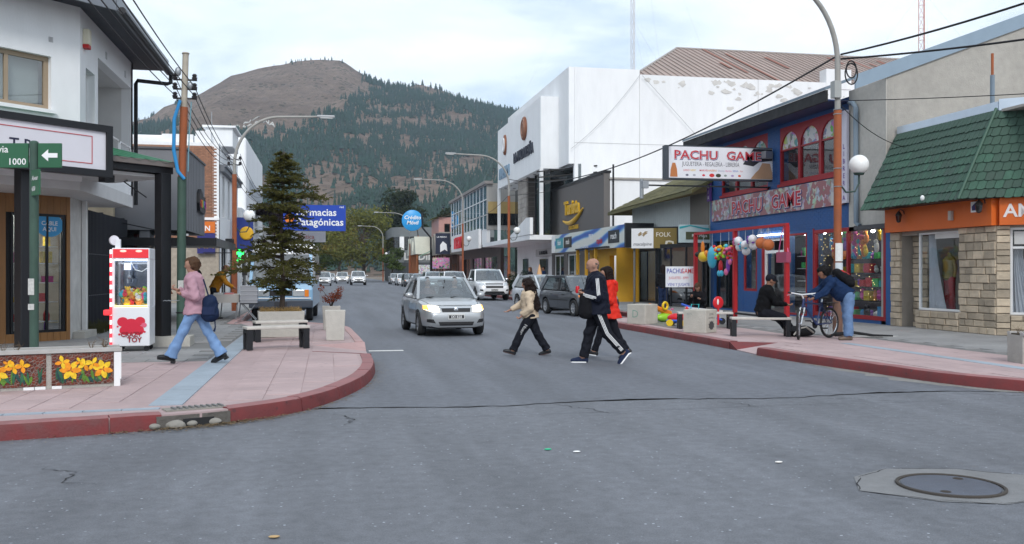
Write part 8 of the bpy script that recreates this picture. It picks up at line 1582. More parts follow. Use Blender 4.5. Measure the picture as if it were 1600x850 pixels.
MB().box(1.2,2.3,-W2+.08,W2-.08,1.282,1.36).build('dashboard',CABIN,vn,world=False); [MB().box(1.2,1.36,y-.25,y+.25,1.36,1.9).build('seat',SEATM,vn,world=False) for y in (-.45,.45)]; MB().box(2.5,2.515,-.2,.2,.50,.62).build('number_plate',paint('plate_black',(.03,.03,.035)),vn,world=False); MB().box(-2.3,2.0,-.6,.6,.28,.42).build('underbody',PLAS,vn,world=False)
k=MB(); k.tube([(2.42,-.6,1.31),(2.3,-.1,1.52)],.012,5); k.tube([(2.42,.1,1.31),(2.3,.6,1.52)],.012,5); k.build('wipers',PLAS,vn,world=False); vn.children[-1]['kind']='stuff'
# ================================================================== PEOPLE (one continuous body each, clothes as children)
def surfnet(F,org,vx):
    s=F<0; c=np.zeros(tuple(d-1 for d in F.shape),np.int8)
    sl = lambda o,a: slice(o,a.shape[0]) if False else None
    nx,ny,nz=F.shape
    for a in (0,1):
        for b in (0,1):
            for d in (0,1): c+=s[a:nx-1+a,b:ny-1+b,d:nz-1+d]
    act=(c>0) & (c<8); ids=np.argwhere(act); n=len(ids); idx=np.full(c.shape,-1,np.int64); idx[act]=np.arange(n)
    acc=np.zeros((n,3)); cnt=np.zeros(n); cor=[(a,b,d) for a in (0,1) for b in (0,1) for d in (0,1)]; val={o: F[ids[:,0]+o[0],ids[:,1]+o[1],ids[:,2]+o[2]] for o in cor}
    for p in cor:
        for ax in range(3):
            if p[ax]: continue
            q_=tuple(1 if i==ax else p[i] for i in range(3)); fp,fq=val[p],val[q_]; m=(fp<0) != (fq<0); t=np.where(m,fp/np.where(fp-fq==0,1,fp-fq),0)
            for i in range(3): acc[:,i]+=np.where(m,p[i]+(q_[i]-p[i])*t,0)
            cnt+=m
    V=(ids+acc/cnt[:,None])*vx+org; faces=[]
    for ax in range(3):
        o1,o2=[(1,2),(2,0),(0,1)][ax]; sh=[slice(1,-1)]*3; A=list(sh); B=list(sh); A[ax]=slice(0,-1); B[ax]=slice(1,None); sa,sb=s[tuple(A)],s[tuple(B)]; e=np.argwhere(sa != sb)
        if not len(e): continue
        base=e.copy(); base[:,o1]+=1; base[:,o2]+=1; sg=sa[e[:,0],e[:,1],e[:,2]]
        def cell(d1,d2): q_=base.copy(); q_[:,o1]+=d1; q_[:,o2]+=d2; return idx[q_[:,0],q_[:,1],q_[:,2]]
        quad=np.stack([cell(-1,-1),cell(0,-1),cell(0,0),cell(-1,0)],1); quad[~sg]=quad[~sg][:,::-1]; faces.append(quad)
    return V,np.concatenate(faces)
def sdf(prims,vx,k=.03,wob=0.,seed=0.,wsc=9.):
    """tapered capsules blended smoothly; prim = (a, b, ra, rb[, axis, flat])"""
    lo=np.min([np.minimum(p[0],p[1])-max(p[2],p[3]) for p in prims],0)-.06; hi=np.max([np.maximum(p[0],p[1])+max(p[2],p[3]) for p in prims],0)+.06
    n=np.ceil((hi-lo)/vx).astype(int)+1; F=np.full(tuple(n),1.,np.float32); ax=[lo[i]+vx*np.arange(n[i]) for i in range(3)]
    for p in prims:
        a,b,ra,rb=np.array(p[0],float),np.array(p[1],float),p[2],p[3]; m=max(ra,rb)+k+.03; l=np.minimum(a,b)-m; h=np.maximum(a,b)+m
        i0=np.maximum(((l-lo)/vx).astype(int),0); i1=np.minimum(((h-lo)/vx).astype(int)+2,n); s_=tuple(slice(i0[i],i1[i]) for i in range(3))
        X,Y,Z=np.meshgrid(*[ax[i][s_[i]] for i in range(3)],indexing='ij'); pa=[X-a[0],Y-a[1],Z-a[2]]; ba=b-a
        if len(p)>4 and p[4] is not None:
            nv=np.array(p[4],float); nv /= np.linalg.norm(nv); dt=pa[0]*nv[0]+pa[1]*nv[1]+pa[2]*nv[2]; db=ba@nv; f=p[5]-1; pa=[pa[i]+f*dt*nv[i] for i in range(3)]; ba=ba+f*db*nv
        bb=ba@ba; tt_=(pa[0]*ba[0]+pa[1]*ba[1]+pa[2]*ba[2]); t=np.clip((pa[0]*ba[0]+pa[1]*ba[1]+pa[2]*ba[2])/(bb if bb>1e-9 else 1),0,1)
        d=np.sqrt((pa[0]-t*ba[0])**2+(pa[1]-t*ba[1])**2+(pa[2]-t*ba[2])**2)-(ra+(rb-ra)*t)
        if len(p)>6: d=np.maximum(d,(tt_-bb)/math.sqrt(bb))
        cur=F[s_]; hh=np.clip(.5+.5*(cur-d)/k,0,1); F[s_]=cur*(1-hh)+d*hh-k*hh*(1-hh)
    if wob:
        X,Y,Z=np.meshgrid(*ax,indexing='ij'); F+=(wob*(np.sin(X*wsc*3.1+seed+2*np.sin(Z*wsc*1.7))*np.sin(Z*wsc*4.3+seed*2+2*np.sin(Y*wsc*2.3))+.6*np.sin(Z*wsc*7+X*wsc*5+seed*3+3*np.sin(Y*wsc*3)))).astype(np.float32)
    return surfnet(F,lo,vx)
def vf_obj(name,V,Fc,m,par,extra=None):
    vs=V.tolist(); fs=Fc.tolist()
    if extra: o=len(vs); vs+=[tuple(p) for p in extra.v]; fs+=[tuple(i+o for i in f) for f in extra.f]
    me=bpy.data.meshes.new(name); me.from_pydata(vs,[],fs); me.update(); me.shade_smooth(); me.materials.append(m); return put(name,me,par)
def A(*v): return np.array(v,float)
def skel(H,P):
    k=H/1.75; J={}; d2=math.radians; ln=d2(P.get('lean',3)); up=A(math.sin(ln),0,math.cos(ln)); pel=A(0,0,0); J['up']=up; J['pel']=pel; J['k']=k
    J['neck']=pel+up*.52*k; J['chest']=pel+up*.36*k; J['waist']=pel+up*.17*k; hp=d2(P.get('head',0))+ln*.35; hy=d2(P.get('turn',0)); J['hu']=A(math.sin(hp),0,math.cos(hp)); f=A(math.cos(hp)*math.cos(hy),math.sin(hy),-math.sin(hp)*math.cos(hy)); J['hf']=f/np.linalg.norm(f); J['hl']=np.cross(J['hu'],J['hf']); J['head']=J['neck']+up*.06*k+J['hu']*.135*k+J['hf']*.025*k
    low=9
    for s_,n in ((1,'L'),(-1,'R')):
        a,kn,fp=P.get('leg'+n,(0,2,0)); a=d2(a); b=a-d2(kn); sp=P.get('spread',.01)*s_; h=pel+A(0,s_*.088*k,-.01); knee=h+.43*k*A(math.sin(a),sp,-math.cos(a)); ank=knee+.42*k*A(math.sin(b),sp,-math.cos(b)); fp=d2(fp); fd=A(math.cos(fp),.08*s_,math.sin(fp)); fdn=A(math.sin(fp),0,-math.cos(fp)); heel=ank-fd*.045*k+fdn*.045*k; toe=ank+fd*.165*k+fdn*.052*k
        J['hip'+n],J['knee'+n],J['ank'+n],J['heel'+n],J['toe'+n],J['fd'+n],J['fdn'+n]=h,knee,ank,heel,toe,fd,fdn; low=min(low,heel[2]-.034*k,toe[2]-.028*k)
        sh=J['neck']-up*.055*k+A(0,s_*.178*k,0)+A(*P.get('sh'+n,(0,0,0))); p,q_,e_,inn=(d2(x) for x in P.get('arm'+n,(5,8,15,5))); ud=A(math.sin(p)*math.cos(q_),s_*math.sin(q_),-math.cos(p)*math.cos(q_)); el=sh+ud*.285*k; fdv=A(math.sin(p+e_)*math.cos(inn),-s_*math.sin(inn),-math.cos(p+e_)*math.cos(inn)); wr=el+fdv*.245*k; J['sh'+n],J['el'+n],J['wr'+n],J['fa'+n]=sh,el,wr,fdv; J['hand'+n]=wr+fdv*.08*k
    dz=P['pz'] if 'pz' in P else -low
    for kk in list(J):
        if kk[:2] in ('hi','kn','an','he','to','ne','ch','wa','pe','sh','el','wr') or kk.startswith('hand'): J[kk]=J[kk]+A(0,0,dz)
    return J
SKIN=cloth('skin',(.36,.205,.15),rough=.55,var=.05,scale=20); SKIN_D=cloth('skin_brown',(.24,.125,.085),rough=.55,var=.05); LIP=paint('lips',(.30,.09,.08)); EYE=paint('eye_dark',(.015,.012,.012),rough=.2)
def person(label,loc,rz,H,P,W,z0=.0,vx=.010,group=None):
    """W: wardrobe dict: skin, top(mat), top_len, sleeve r, trousers, flare, shoe, hair..."""
    J=skel(H,P); k=J['k']; t=thing('person',label,'person',(loc[0],loc[1],z0),rz,group); X=A(1,0,0); fat=W.get('fat',1.); up=J['up']; dep=np.cross(A(0,1,0),up); c=J['head']; hf,hu,hl=J['hf'],J['hu'],J['hl']; sk=W.get('skin',SKIN)
    tor=[(J['pel']-up*.0*k,J['waist'],.138*k,.130*k*fat,dep,1.28),(J['waist'],J['chest']+up*.05*k,.130*k*fat,.158*k,dep,1.25),(J['shL']*.8+J['shR']*.2,J['shR']*.8+J['shL']*.2,.068*k,.068*k)]
    if fat>1.05: tor.append((J['waist']+dep*.055*k,J['waist']+up*.1*k+dep*.05*k,.125*k*fat,.12*k,None))
    head=[(c+hu*.022*k-hf*.012*k,c+hu*.022*k+hf*.012*k,.094*k,.092*k,hl,1.22),(c+hf*.035*k-hu*.02*k,c+hf*.042*k-hu*.088*k,.060*k,.036*k),(c+hf*.088*k+hu*.008*k,c+hf*.106*k-hu*.030*k,.009*k,.015*k),(J['neck']-up*.03*k,c-hu*.05*k-hf*.02*k,.060*k,.055*k)]
    for s_ in (-1,1): head+=[(c+hl*s_*.080*k+hu*.005*k-hf*.01*k,c+hl*s_*.084*k-hu*.03*k-hf*.005*k,.016*k,.012*k),(c+hf*.083*k+hl*s_*.012*k+hu*.036*k,c+hf*.072*k+hl*s_*.042*k+hu*.036*k,.012*k,.012*k)]
    arms,legs,fingers=[],[],MB(); sleeve,trou=[],[]
    for s_,n in ((1,'L'),(-1,'R')):
        sh,el,wr,hd=(J[q_+n] for q_ in ('sh','el','wr','hand')); arms+=[(sh,el,.056*k,.043*k),(el,wr,.044*k,.028*k)]; fa=J['fa'+n]; pn=np.cross(fa,A(0,1,0.001)); pn /= np.linalg.norm(pn); sd=np.cross(pn,fa) ; arms.append((wr,hd,.033*k,.040*k,sd if P.get('palm'+n) else pn,1.7))
        curl=P.get('curl'+n,.5); side_v=pn if P.get('palm'+n) else sd; down=(sd if P.get('palm'+n) else pn)*(1)
        if vx<.012:
            for i,(o,l_) in enumerate(((-.030,.062),(-.010,.078),(.010,.082),(.030,.072))):
                b0=hd+side_v*o*k+fa*.015*k; b1=b0+(fa*math.cos(curl*.8)+down*math.sin(curl*.8))*l_*.5*k; b2=b1+(fa*math.cos(curl*1.9)+down*math.sin(curl*1.9))*l_*.5*k; fingers.tube([b0-fa*.02*k,b0,b1,b2,b2+(b2-b1)*.12],[.0098*k,.0098*k,.0092*k,.008*k,.003*k],7)
            th0=wr+fa*.02*k+side_v*.026*k; th1=th0+(fa*.6+side_v*.75)*.042*k; th2=th1+(fa*.85+down*.3*curl+side_v*.1)*.036*k; fingers.tube([th0,th1,th2,th2+(th2-th1)*.15],[.0125*k,.011*k,.009*k,.003*k],7)
        sl=W.get('sleeve',.014); cut_=W.get('short'); e1=el*.45+sh*.55 if cut_ else el; sleeve.append((sh,e1,(.058+sl)*k,(.048+sl*(1.4 if cut_ else 1))*k))
        if not cut_: sleeve.append((el,wr-fa*.004*k,(.049+sl)*k,(.036+sl*.9)*k,None,1,True))
        hp,kn,an=J['hip'+n],J['knee'+n],J['ank'+n]; legs+=[(hp,kn,.092*k,.058*k),(kn,an,.058*k,.037*k),(an,J['toe'+n],.040*k,.030*k),(an,J['heel'+n],.040*k,.034*k)]; g_=W.get('loose',.012); fl_=W.get('flare',.012); hem=an+(kn-an)*(.02 if not W.get('flare_long') else -.045) ; sdn=(an-kn)/np.linalg.norm(an-kn)
        trou+=[(hp,kn,(.096+g_)*k,(.062+g_)*k),(kn,kn*.4+an*.6,(.062+g_)*k,(.050+g_+fl_*.4)*k),(kn*.4+an*.6,hem,(.050+g_+fl_*.4)*k,(.044+g_+fl_)*k,None,1,True)]
    trou+=[(J['pel']+up*.06*k,J['pel']-up*.01*k,(.140+W.get('loose',.012)*.6)*k*max(1,fat*.97),.135*k,dep,1.34)]
    V,Fc=sdf(tor+head+arms+legs,vx,.028*k); vf_obj('body',V,Fc,sk,t,fingers)
    if vx<.012:
        for s_ in (-1,1):
            k_=MB(); e_=c+hf*.0855*k+hl*s_*.030*k+hu*.020*k; k_.ell(e_,(.010*k,.012*k,.007*k),8,6); k_.build('eye',EYE,t,True,world=False)
            k_=MB(); b_=c+hf*.094*k+hu*.042*k; k_.tube([b_+hl*s_*.014*k,b_+hl*s_*.030*k+hu*.004*k,b_+hl*s_*.046*k-hf*.012*k],.0045*k,5); k_.build('eyebrow',W.get('hairm',EYE),t,world=False)
        k_=MB(); l_=c+hf*.090*k-hu*.062*k; k_.tube([l_+hl*.022*k-hf*.012*k,l_,l_-hl*.022*k-hf*.012*k],[.004*k,.008*k,.004*k],6); k_.build('lips',LIP,t,True,world=False)
    # trousers, top
    if W.get('trousers'): V,Fc=sdf(trou,vx*1.15,.03*k,W.get('wrin',.006),1.3,6); vf_obj('trousers',V,Fc,W['trousers'],t)
    tl=W.get('top_len',-.03); th=W.get('thick',.016); g=th/.016
    top=[(J['waist'],J['pel']+up*tl*k,(.142+th)*k*fat,(.166+th+W.get('hem',0))*k*fat,dep,1.10,True),(J['waist'],J['chest']+up*.06*k,(.144+th)*k*fat,(.160+th)*k,dep,1.12),(J['shL']*.84+J['shR']*.16,J['shR']*.84+J['shL']*.16,(.064+th)*k,(.064+th)*k),(J['neck']-up*.05*k,J['neck']+up*W.get('collar',.0)*k,.075*k,.064*k)]
    if fat>1.05: top.append((J['waist']+dep*.062*k-up*.03*k,J['waist']+up*.1*k+dep*.055*k,(.128+th)*k*fat,(.122+th)*k,None))
    V,Fc=sdf(top+sleeve,vx*1.15,.04*k,W.get('twrin',.006),2.1,8); vf_obj(W.get('top_name','jacket'),V,Fc,W['top'],t)
    # shoes
    for n in 'LR':
        an,toe,heel,fd,fdn=(J[q_+n] for q_ in ('ank','toe','heel','fd','fdn')); bo=W.get('boot',0); pr=[(heel+fd*.01*k,toe,.046*k,.040*k),(an+fdn*(.02-bo)*k,heel*.5+an*.5,.048*k,.046*k),(an*.6+toe*.4,toe+fd*.02*k,.044*k,.036*k,fdn,1.25)]; V,Fc=sdf(pr,vx,.02*k); so=vf_obj('shoe',V,Fc,W.get('shoe',BLACK),t)
        k_=MB(); a_=(heel+toe)/2+fdn*.022*k+fd*.01*k; rt=Matrix((tuple(fd),tuple(np.cross(-fdn,fd)),tuple(-fdn))).transposed().to_4x4(); k_.M=Matrix.Translation(a_)@rt; prf=[(-.115,-.036),(-.09,-.043),(0,-.042),(.08,-.048),(.125,-.038),(.145,0),(.125,.038),(.08,.048),(0,.042),(-.09,.043),(-.115,.036)]; k_.prismz([(x*k,y*k) for x,y in prf],-.018*k,.004*k); k_.build('sole',W.get('sole',BLACK),so,world=False)
        if W.get('heel'): k_=MB(); k_.M=Matrix.Translation(heel+fdn*.05*k)@rt; k_.box(-.03*k,.035*k,-.036*k,.036*k,-.028*k,.02*k); k_.build('heel',BLACK,so,world=False)
    # hair
    hm=W.get('hairm'); hs=W.get('hair','short')
    if hm and hs:
        if hs=='short': pr=[(c+hu*.045*k-hf*.025*k,c+hu*.045*k+hf*.025*k,.092*k,.080*k,hl,1.2),(c-hf*.05*k+hu*.03*k,c-hf*.045*k-hu*.05*k,.072*k,.048*k,hl,.95)]
        elif hs=='bob': pr=[(c+hu*.045*k-hf*.03*k,c+hu*.052*k+hf*.035*k,.100*k,.074*k,hl,1.15),(c-hf*.055*k+hu*.03*k,c-hf*.055*k-hu*.06*k,.085*k,.06*k,hl,.95)]+[(c+hl*s_*.07*k+hu*.04*k-hf*.01*k,c+hl*s_*.078*k-hu*.035*k-hf*.035*k,.034*k,.03*k) for s_ in (-1,1)]
        elif hs=='bald': pr=[(c-hf*.055*k+hu*.03*k,c-hf*.055*k-hu*.045*k,.050*k,.040*k,hl,.80)]+[(c+hl*s_*.060*k-hf*.04*k+hu*.018*k,c+hl*s_*.064*k-hf*.012*k-hu*.005*k,.022*k,.012*k) for s_ in (-1,1)]
        elif hs=='long': pr=[(c+hu*.045*k-hf*.03*k,c+hu*.05*k+hf*.03*k,.104*k,.078*k,hl,1.12),(c-hf*.055*k+hu*.03*k,J['neck']-hf*.07*k-up*.06*k,.088*k,.075*k,hl,.9)]+[(c+hl*s_*.074*k+hu*.03*k,c+hl*s_*.080*k-hu*.16*k-hf*.03*k,.034*k,.03*k) for s_ in (-1,1)]
        elif hs=='curly':
            pr=[(c+hu*.05*k-hf*.03*k,c+hu*.055*k+hf*.03*k,.108*k,.080*k,hl,1.1)]; q=random.Random(4)
            for i in range(150): u=q.random(); a_=q.uniform(-2.2,2.2); r_=(.105+.105*u+q.uniform(-.02,.03))*k; b_=c+hu*(.06-.66*u)*k-hf*(.03+.07*u)*k+(-hf*math.cos(a_)+hl*math.sin(a_))*r_*(.9 if u<.3 else .8); s2=q.uniform(.022,.042)*k; pr.append((b_,b_+A(q.gauss(0,.02),q.gauss(0,.02),-.03*q.random())*k,s2,s2*.8))
            pr.append((c-hf*.05*k,J['neck']-hf*.12*k-up*.28*k,.115*k,.135*k,hl,.85))
        elif hs=='cap': pr=[(c+hu*.045*k-hf*.02*k,c+hu*.045*k+hf*.02*k,.103*k,.098*k,hl,1.15),(c+hu*.035*k+hf*.09*k,c+hu*.02*k+hf*.15*k,.014*k,.010*k,hl,.22)]
        elif hs=='shaggy': pr=[(c+hu*.05*k-hf*.03*k,c+hu*.055*k+hf*.04*k,.108*k,.080*k,hl,1.1),(c-hf*.06*k+hu*.03*k,c-hf*.07*k-hu*.07*k,.085*k,.06*k,hl,.9)]+[(c+hl*s_*.075*k+hu*.04*k,c+hl*s_*.08*k-hu*.04*k-hf*.02*k,.036*k,.028*k) for s_ in (-1,1)]
        V,Fc=sdf(pr,vx,.02*k,.004 if hs not in ('cap',) else 0,.5,16); vf_obj('cap' if hs=='cap' else 'hair',V,Fc,hm,t)
    return t,J
CAMR=math.atan2(-math.sin(YAW),math.cos(YAW))      # heading of "image right"
LEFTW=CAMR+math.pi
HB=cloth('hair_brown',(.075,.042,.025),rough=.6,var=.25,scale=40); HD=cloth('dark_hair',(.014,.009,.008),rough=.55,var=.2,scale=40); HG=cloth('hair_grey',(.10,.09,.08),rough=.7); 
PNK=cloth('pink_jacket',(.42,.25,.30),rough=.7,var=.06,scale=14); JEANL=cloth('light_denim',(.17,.28,.48),rough=.85,var=.12,scale=10,var2=.1,scale2=4); JEAN=cloth('mid_denim',(.13,.21,.36),rough=.85,var=.14,scale=8,var2=.12,scale2=3); BEI=cloth('beige_fleece',(.55,.44,.32),rough=.9,var=.05); BLKT=cloth('black_track_cloth',(.012,.013,.018),rough=.75); NAVT=cloth('navy_track_cloth',(.010,.012,.022),rough=.6); REDJ=cloth('red_rain_jacket',(.62,.030,.018),rough=.55,var=.05); MUST=cloth('mustard_jumper',(.36,.16,.018),rough=.9,var=.06); NAVJ=cloth('navy_shirt',(.012,.028,.075),rough=.8,var=.08)
# 1 woman in pink
t,J=person('person in pink jacket, flared light jeans and black boots striding past the claw machine',(-1.97,14.97),LEFTW+.05,1.63,dict(lean=4,legL=(27,2,8),legR=(-24,6,-28),armL=(-18,10,118,22),armR=(20,10,95,30),head=0,curlL=1.2,curlR=1.2),dict(skin=SKIN,top=PNK,top_len=-.10,hem=.036,thick=.026,sleeve=.024,twrin=.006,collar=.05,trousers=JEANL,loose=.012,flare=.050,flare_long=True,shoe=BLACK,boot=.09,heel=True,hair='bob',hairm=HB),.15)
def strip(name,m,par,pts,r,n=6,flat=None): k=MB(); k.tube(pts,r,n); return k.build(name,m,par,True,world=False)
NVY=cloth('navy_nylon',(.012,.022,.055),rough=.6)
def at_local(base,off): p=Matrix.Rotation(base.rotation_euler.z,4,'Z')@Vector(off); return tuple(base.location+p)
def bag(label,base,off,size,m,strap_pts,nm='bag'):
    b_=thing(nm,label,'bag',at_local(base,off),base.rotation_euler.z); sx,sy,sz=size; V,Fc=sdf([(A(0,0,-sz*.28),A(0,0,sz*.28),sx*.5,sx*.46,A(0,1,0),sx/sy),(A(sx*.1,0,-sz*.3),A(-sx*.1,0,-sz*.3),sx*.42,sx*.42,A(0,1,0),sx/sy)],.012,.04,.004,2,8); vf_obj('body',V,Fc,m,b_)
    k=MB(); k.tube([Vector(p)-Vector(off) for p in strap_pts],.012,6); k.build('strap',m,b_,True,world=False); return b_
b_=bag('small navy backpack slung from the shoulder of the person in pink',t,(-.24,.10,.86),(.25,.20,.32),NVY,[(-.16,.17,1.30),(-.22,.17,1.1),(-.24,.14,1.0)]); k=MB(); k.tube([(-.07,.0,-.14),(-.08,0,-.30),(-.06,0,-.36)],[.01,.01,.02],6); k.build('loose_strap',NVY,b_,True,world=False); k=MB(); k.box(-.10,.08,.10,.112,-.10,.02); k.build('pocket',cloth('navy_pocket',(.02,.03,.07)),b_,world=False)
# 2 girl
t,J=person('child in beige hooded top and black trousers with long dark curly hair crossing the street',(3.74,16.95),LEFTW,1.46,dict(lean=5,legL=(30,6,16),legR=(-22,10,-14),armL=(-6,10,52,16),armR=(38,8,26,-6),curlL=.9,curlR=.25),dict(skin=SKIN,top=BEI,top_name='hooded_top',top_len=-.05,thick=.044,sleeve=.028,collar=.03,trousers=BLKT,loose=.030,flare=.020,shoe=BLACK,sole=paint('sole_dark',(.05,.03,.03)),hair='curly',hairm=HD))
k=MB(); kk_=J['hipL']*.72+J['kneeL']*.28; vs,fs=text_geo('Nueve',.02,.01,'LEFT',0); dr_=(J['kneeL']-J['hipL'])/np.linalg.norm(J['kneeL']-J['hipL']); upv=np.cross(A(0,1,0),dr_); k.add([tuple(J['hipL']*.55+J['kneeL']*.45+dr_*a*.085+upv*(b-.3)*.085+A(0,.108-.012*a,0)) for a,b,c_ in vs],fs); k.build('leg_lettering',WHP,t,world=False)
V,Fc=sdf([(J['neck']+A(-.09,-.08,.0),J['neck']+A(-.09,.08,.0),.05,.05),(J['neck']+A(-.10,0,-.02),J['neck']+A(-.12,0,-.10),.075,.05)],.012,.03); vf_obj('hood',V,Fc,BEI,t); V,Fc=sdf([(J['pel']+A(.16,-.07,.05),J['pel']+A(.16,.07,.05),.04,.04)],.012,.03); vf_obj('pouch_pocket',V,Fc,BEI,t)
# 3 man in tracksuit
t3,J=person('bald person in black tracksuit with white stripes holding a red can mid-stride',(4.55,15.3),LEFTW,1.80,dict(lean=3,legL=(-20,22,-52),legR=(17,4,0),armL=(-4,14,108,26),armR=(8,10,100,30),head=6,curlL=1.3,curlR=1.2),dict(skin=SKIN,fat=1.2,top=NAVT,top_len=-.10,thick=.036,sleeve=.030,collar=.055,trousers=BLKT,loose=.026,flare=.010,shoe=cloth('navy_sneaker',(.02,.028,.06)),sole=WHP,hair='bald',hairm=HG))
def stripes(a,b,r0,r1,par,n=3,side=A(0,1,0),gap=.021,out=.002):
    d=(b-a)/np.linalg.norm(b-a); s_=side-d*(side@d); s_ /= np.linalg.norm(s_); w=np.cross(d,s_)
    for i in range(n):
        o=(i-(n-1)/2)*gap; pts=[]
        for j in range(9): tt=j/8; r_=r0+(r1-r0)*tt+out; pts.append(tuple(a+(b-a)*tt+w*o+s_*math.sqrt(max(r_*r_-o*o,1e-5))))
        k=MB(); k.tube(pts,.0068,6); k.build('white_stripe',WHP,par,True,world=False)
kx=J['k']; stripes(J['shL']+A(0,0,.01),J['elL'],.089*kx,.080*kx,t3); stripes(J['elL'],J['wrL'],.080*kx,.063*kx,t3,side=A(0,1,-.35)); stripes(J['hipL']-A(0,0,.06),J['kneeL'],.118*kx,.092*kx,t3); stripes(J['kneeL'],J['kneeL']*.12+J['ankL']*.88,.092*kx,.082*kx,t3)
k=MB(); k.tube([tuple(J['hipR']*.5+J['kneeR']*.5+A(.085,.05,.06)),tuple(J['hipR']*.5+J['kneeR']*.5+A(.085,.05,.10))],[.03,.005],3); k.build('chest_mark',WHP,t3,world=False)
hd=J['handL']+A(.045,-.06,.05); cn=thing('drink_can','red drink can held up in the hand of the bald person','can',at_local(t3,hd)); k=MB(); k.lathe([(.024,-.062),(.033,-.055),(.033,.05),(.025,.062)],(0,0,0),16); k.build('body',paint('can_red',(.5,.01,.02),rough=.25),cn,True,world=False); k=MB(); k.lathe([(.004,.062),(.025,.062),(.025,.066),(.004,.064)],(0,0,0),14); k.build('lid',CHR,cn,world=False)
bag('big black shoulder bag hanging in front of the bald person',t3,(.20,.14,1.0),(.26,.18,.38),cloth('bag_black',(.010,.010,.012),rough=.75),[(.14,.10,1.12),(.08,.16,1.3),(.0,.17,1.48),(-.08,.08,1.5)])
# 4 woman in red
t,J=person('person in bright red hooded rain jacket and black trousers walking behind the bald person',(5.04,16.22),LEFTW,1.63,dict(lean=3,legL=(-17,14,-30),legR=(20,3,8),armL=(-6,8,70,12),armR=(10,8,40,10)),dict(skin=SKIN,top=REDJ,top_len=-.17,hem=.075,thick=.034,sleeve=.026,twrin=.007,collar=.03,trousers=BLKT,loose=.010,shoe=paint('black_sneaker',(.02,.02,.022)),sole=WHP,hair='long',hairm=HD))
V,Fc=sdf([(J['neck']+A(-.10,-.09,.01),J['neck']+A(-.10,.09,.01),.055,.055),(J['neck']+A(-.12,0,-.02),J['neck']+A(-.15,0,-.12),.08,.05)],.012,.03); vf_obj('hood',V,Fc,REDJ,t); strip('pocket_zip',BLKT,t,[tuple(J['pel']+A(.02,.19,.16)),tuple(J['pel']+A(.06,.185,.06))],.007)
# 5 seated man in black
t,J=person('person in black with a cap sitting on the bench with back turned',(9.40,18.95),CAMR+.05,1.74,dict(lean=14,pz=.54,legL=(72,32,0),legR=(76,38,0),armL=(28,8,50,12),armR=(30,8,50,14),head=8,spread=.06),dict(skin=SKIN_D,top=cloth('black_wool',(.008,.008,.009),rough=.9),top_len=-.02,thick=.03,sleeve=.022,twrin=.006,collar=.05,trousers=BLKT,loose=.022,shoe=BLACK,hair='cap',hairm=BLKT),.15)
# 6 cyclist leaning over handlebar
t6,J=person('person in navy shirt and faded jeans leaning over the bicycle handlebar',(10.62,17.55),LEFTW-.05,1.72,dict(lean=52,legL=(2,4,0),legR=(-3,2,0),armL=(38,6,24,4),armR=(46,8,18,2),head=-8,curlL=1.5,curlR=1.5),dict(skin=SKIN_D,fat=1.06,top=NAVJ,top_name='shirt',top_len=-.03,thick=.024,sleeve=.024,twrin=.007,trousers=JEAN,loose=.034,flare=.022,shoe=paint('tan_shoe',(.14,.10,.075)),hair='shaggy',hairm=cloth('hair_black',(.010,.009,.009),rough=.6)),.15)
up,ch=J['up'],J['chest']; bk=np.cross(up,A(0,1,0)); bp0=ch+bk*.24-up*.06; bpk=thing('rucksack','black rucksack with red panels on the back of the person leaning over the bicycle','bag',at_local(t6,bp0),t6.rotation_euler.z); V,Fc=sdf([(-up*.15,up*.15,.13,.115,bk,1.25),(-up*.12+bk*.06,-up*.0+bk*.06,.09,.085,bk,1.2)],.012,.04,.004,1,8); vf_obj('body',V,Fc,cloth('ruck_black',(.012,.012,.014),rough=.8),bpk); V,Fc=sdf([(bk*.085-up*.04,bk*.085+up*.10,.075,.05,bk,1.5)],.012,.02); vf_obj('red_panel',V,Fc,cloth('ruck_red',(.45,.05,.05)),bpk)
for s_ in (-1,1): k=MB(); k.tube([tuple(up*.18+A(0,s_*.1,0)-bk*.08),tuple(up*.24-bk*.22+A(0,s_*.13,0)),tuple(up*.06-bk*.36+A(0,s_*.14,0))],.018,6); k.build('strap',cloth('ruck_black',(.012,.012,.014)),bpk,True,world=False)
# 7-9 market people
t,J=person('bald person in mustard jumper bending over the market table',(-3.30,29.05),CAMR+.15,1.70,dict(lean=27,legL=(4,4,0),legR=(-2,2,0),armL=(30,8,25,8),armR=(38,8,20,8),head=20),dict(skin=SKIN_D,top=MUST,top_name='jumper',top_len=-.03,thick=.02,sleeve=.018,trousers=cloth('dark_trousers',(.02,.022,.028)),loose=.016,shoe=BLACK,hair='bald',hairm=HG),.15,.014)
person('person in black short-sleeved shirt standing behind the one in the mustard jumper',(-3.75,28.4),CAMR+.6,1.72,dict(armL=(4,10,12,4),armR=(2,10,10,4),turn=-30),dict(skin=SKIN_D,top=cloth('black_tee',(.012,.012,.014),rough=.9),top_name='shirt',short=True,sleeve=.016,trousers=BLKT,shoe=BLACK,hair='short',hairm=HD),.15,.014)
person('person in slate-blue shirt standing beyond the black canopy post',(-4.42,26.3),CAMR-.3,1.68,dict(armL=(12,8,30,8),armR=(5,8,20,6)),dict(skin=SKIN_D,top=cloth('slate_shirt',(.05,.08,.12),rough=.9),top_name='shirt',sleeve=.016,trousers=BLKT,shoe=BLACK,hair='short',hairm=HD),.15,.016)
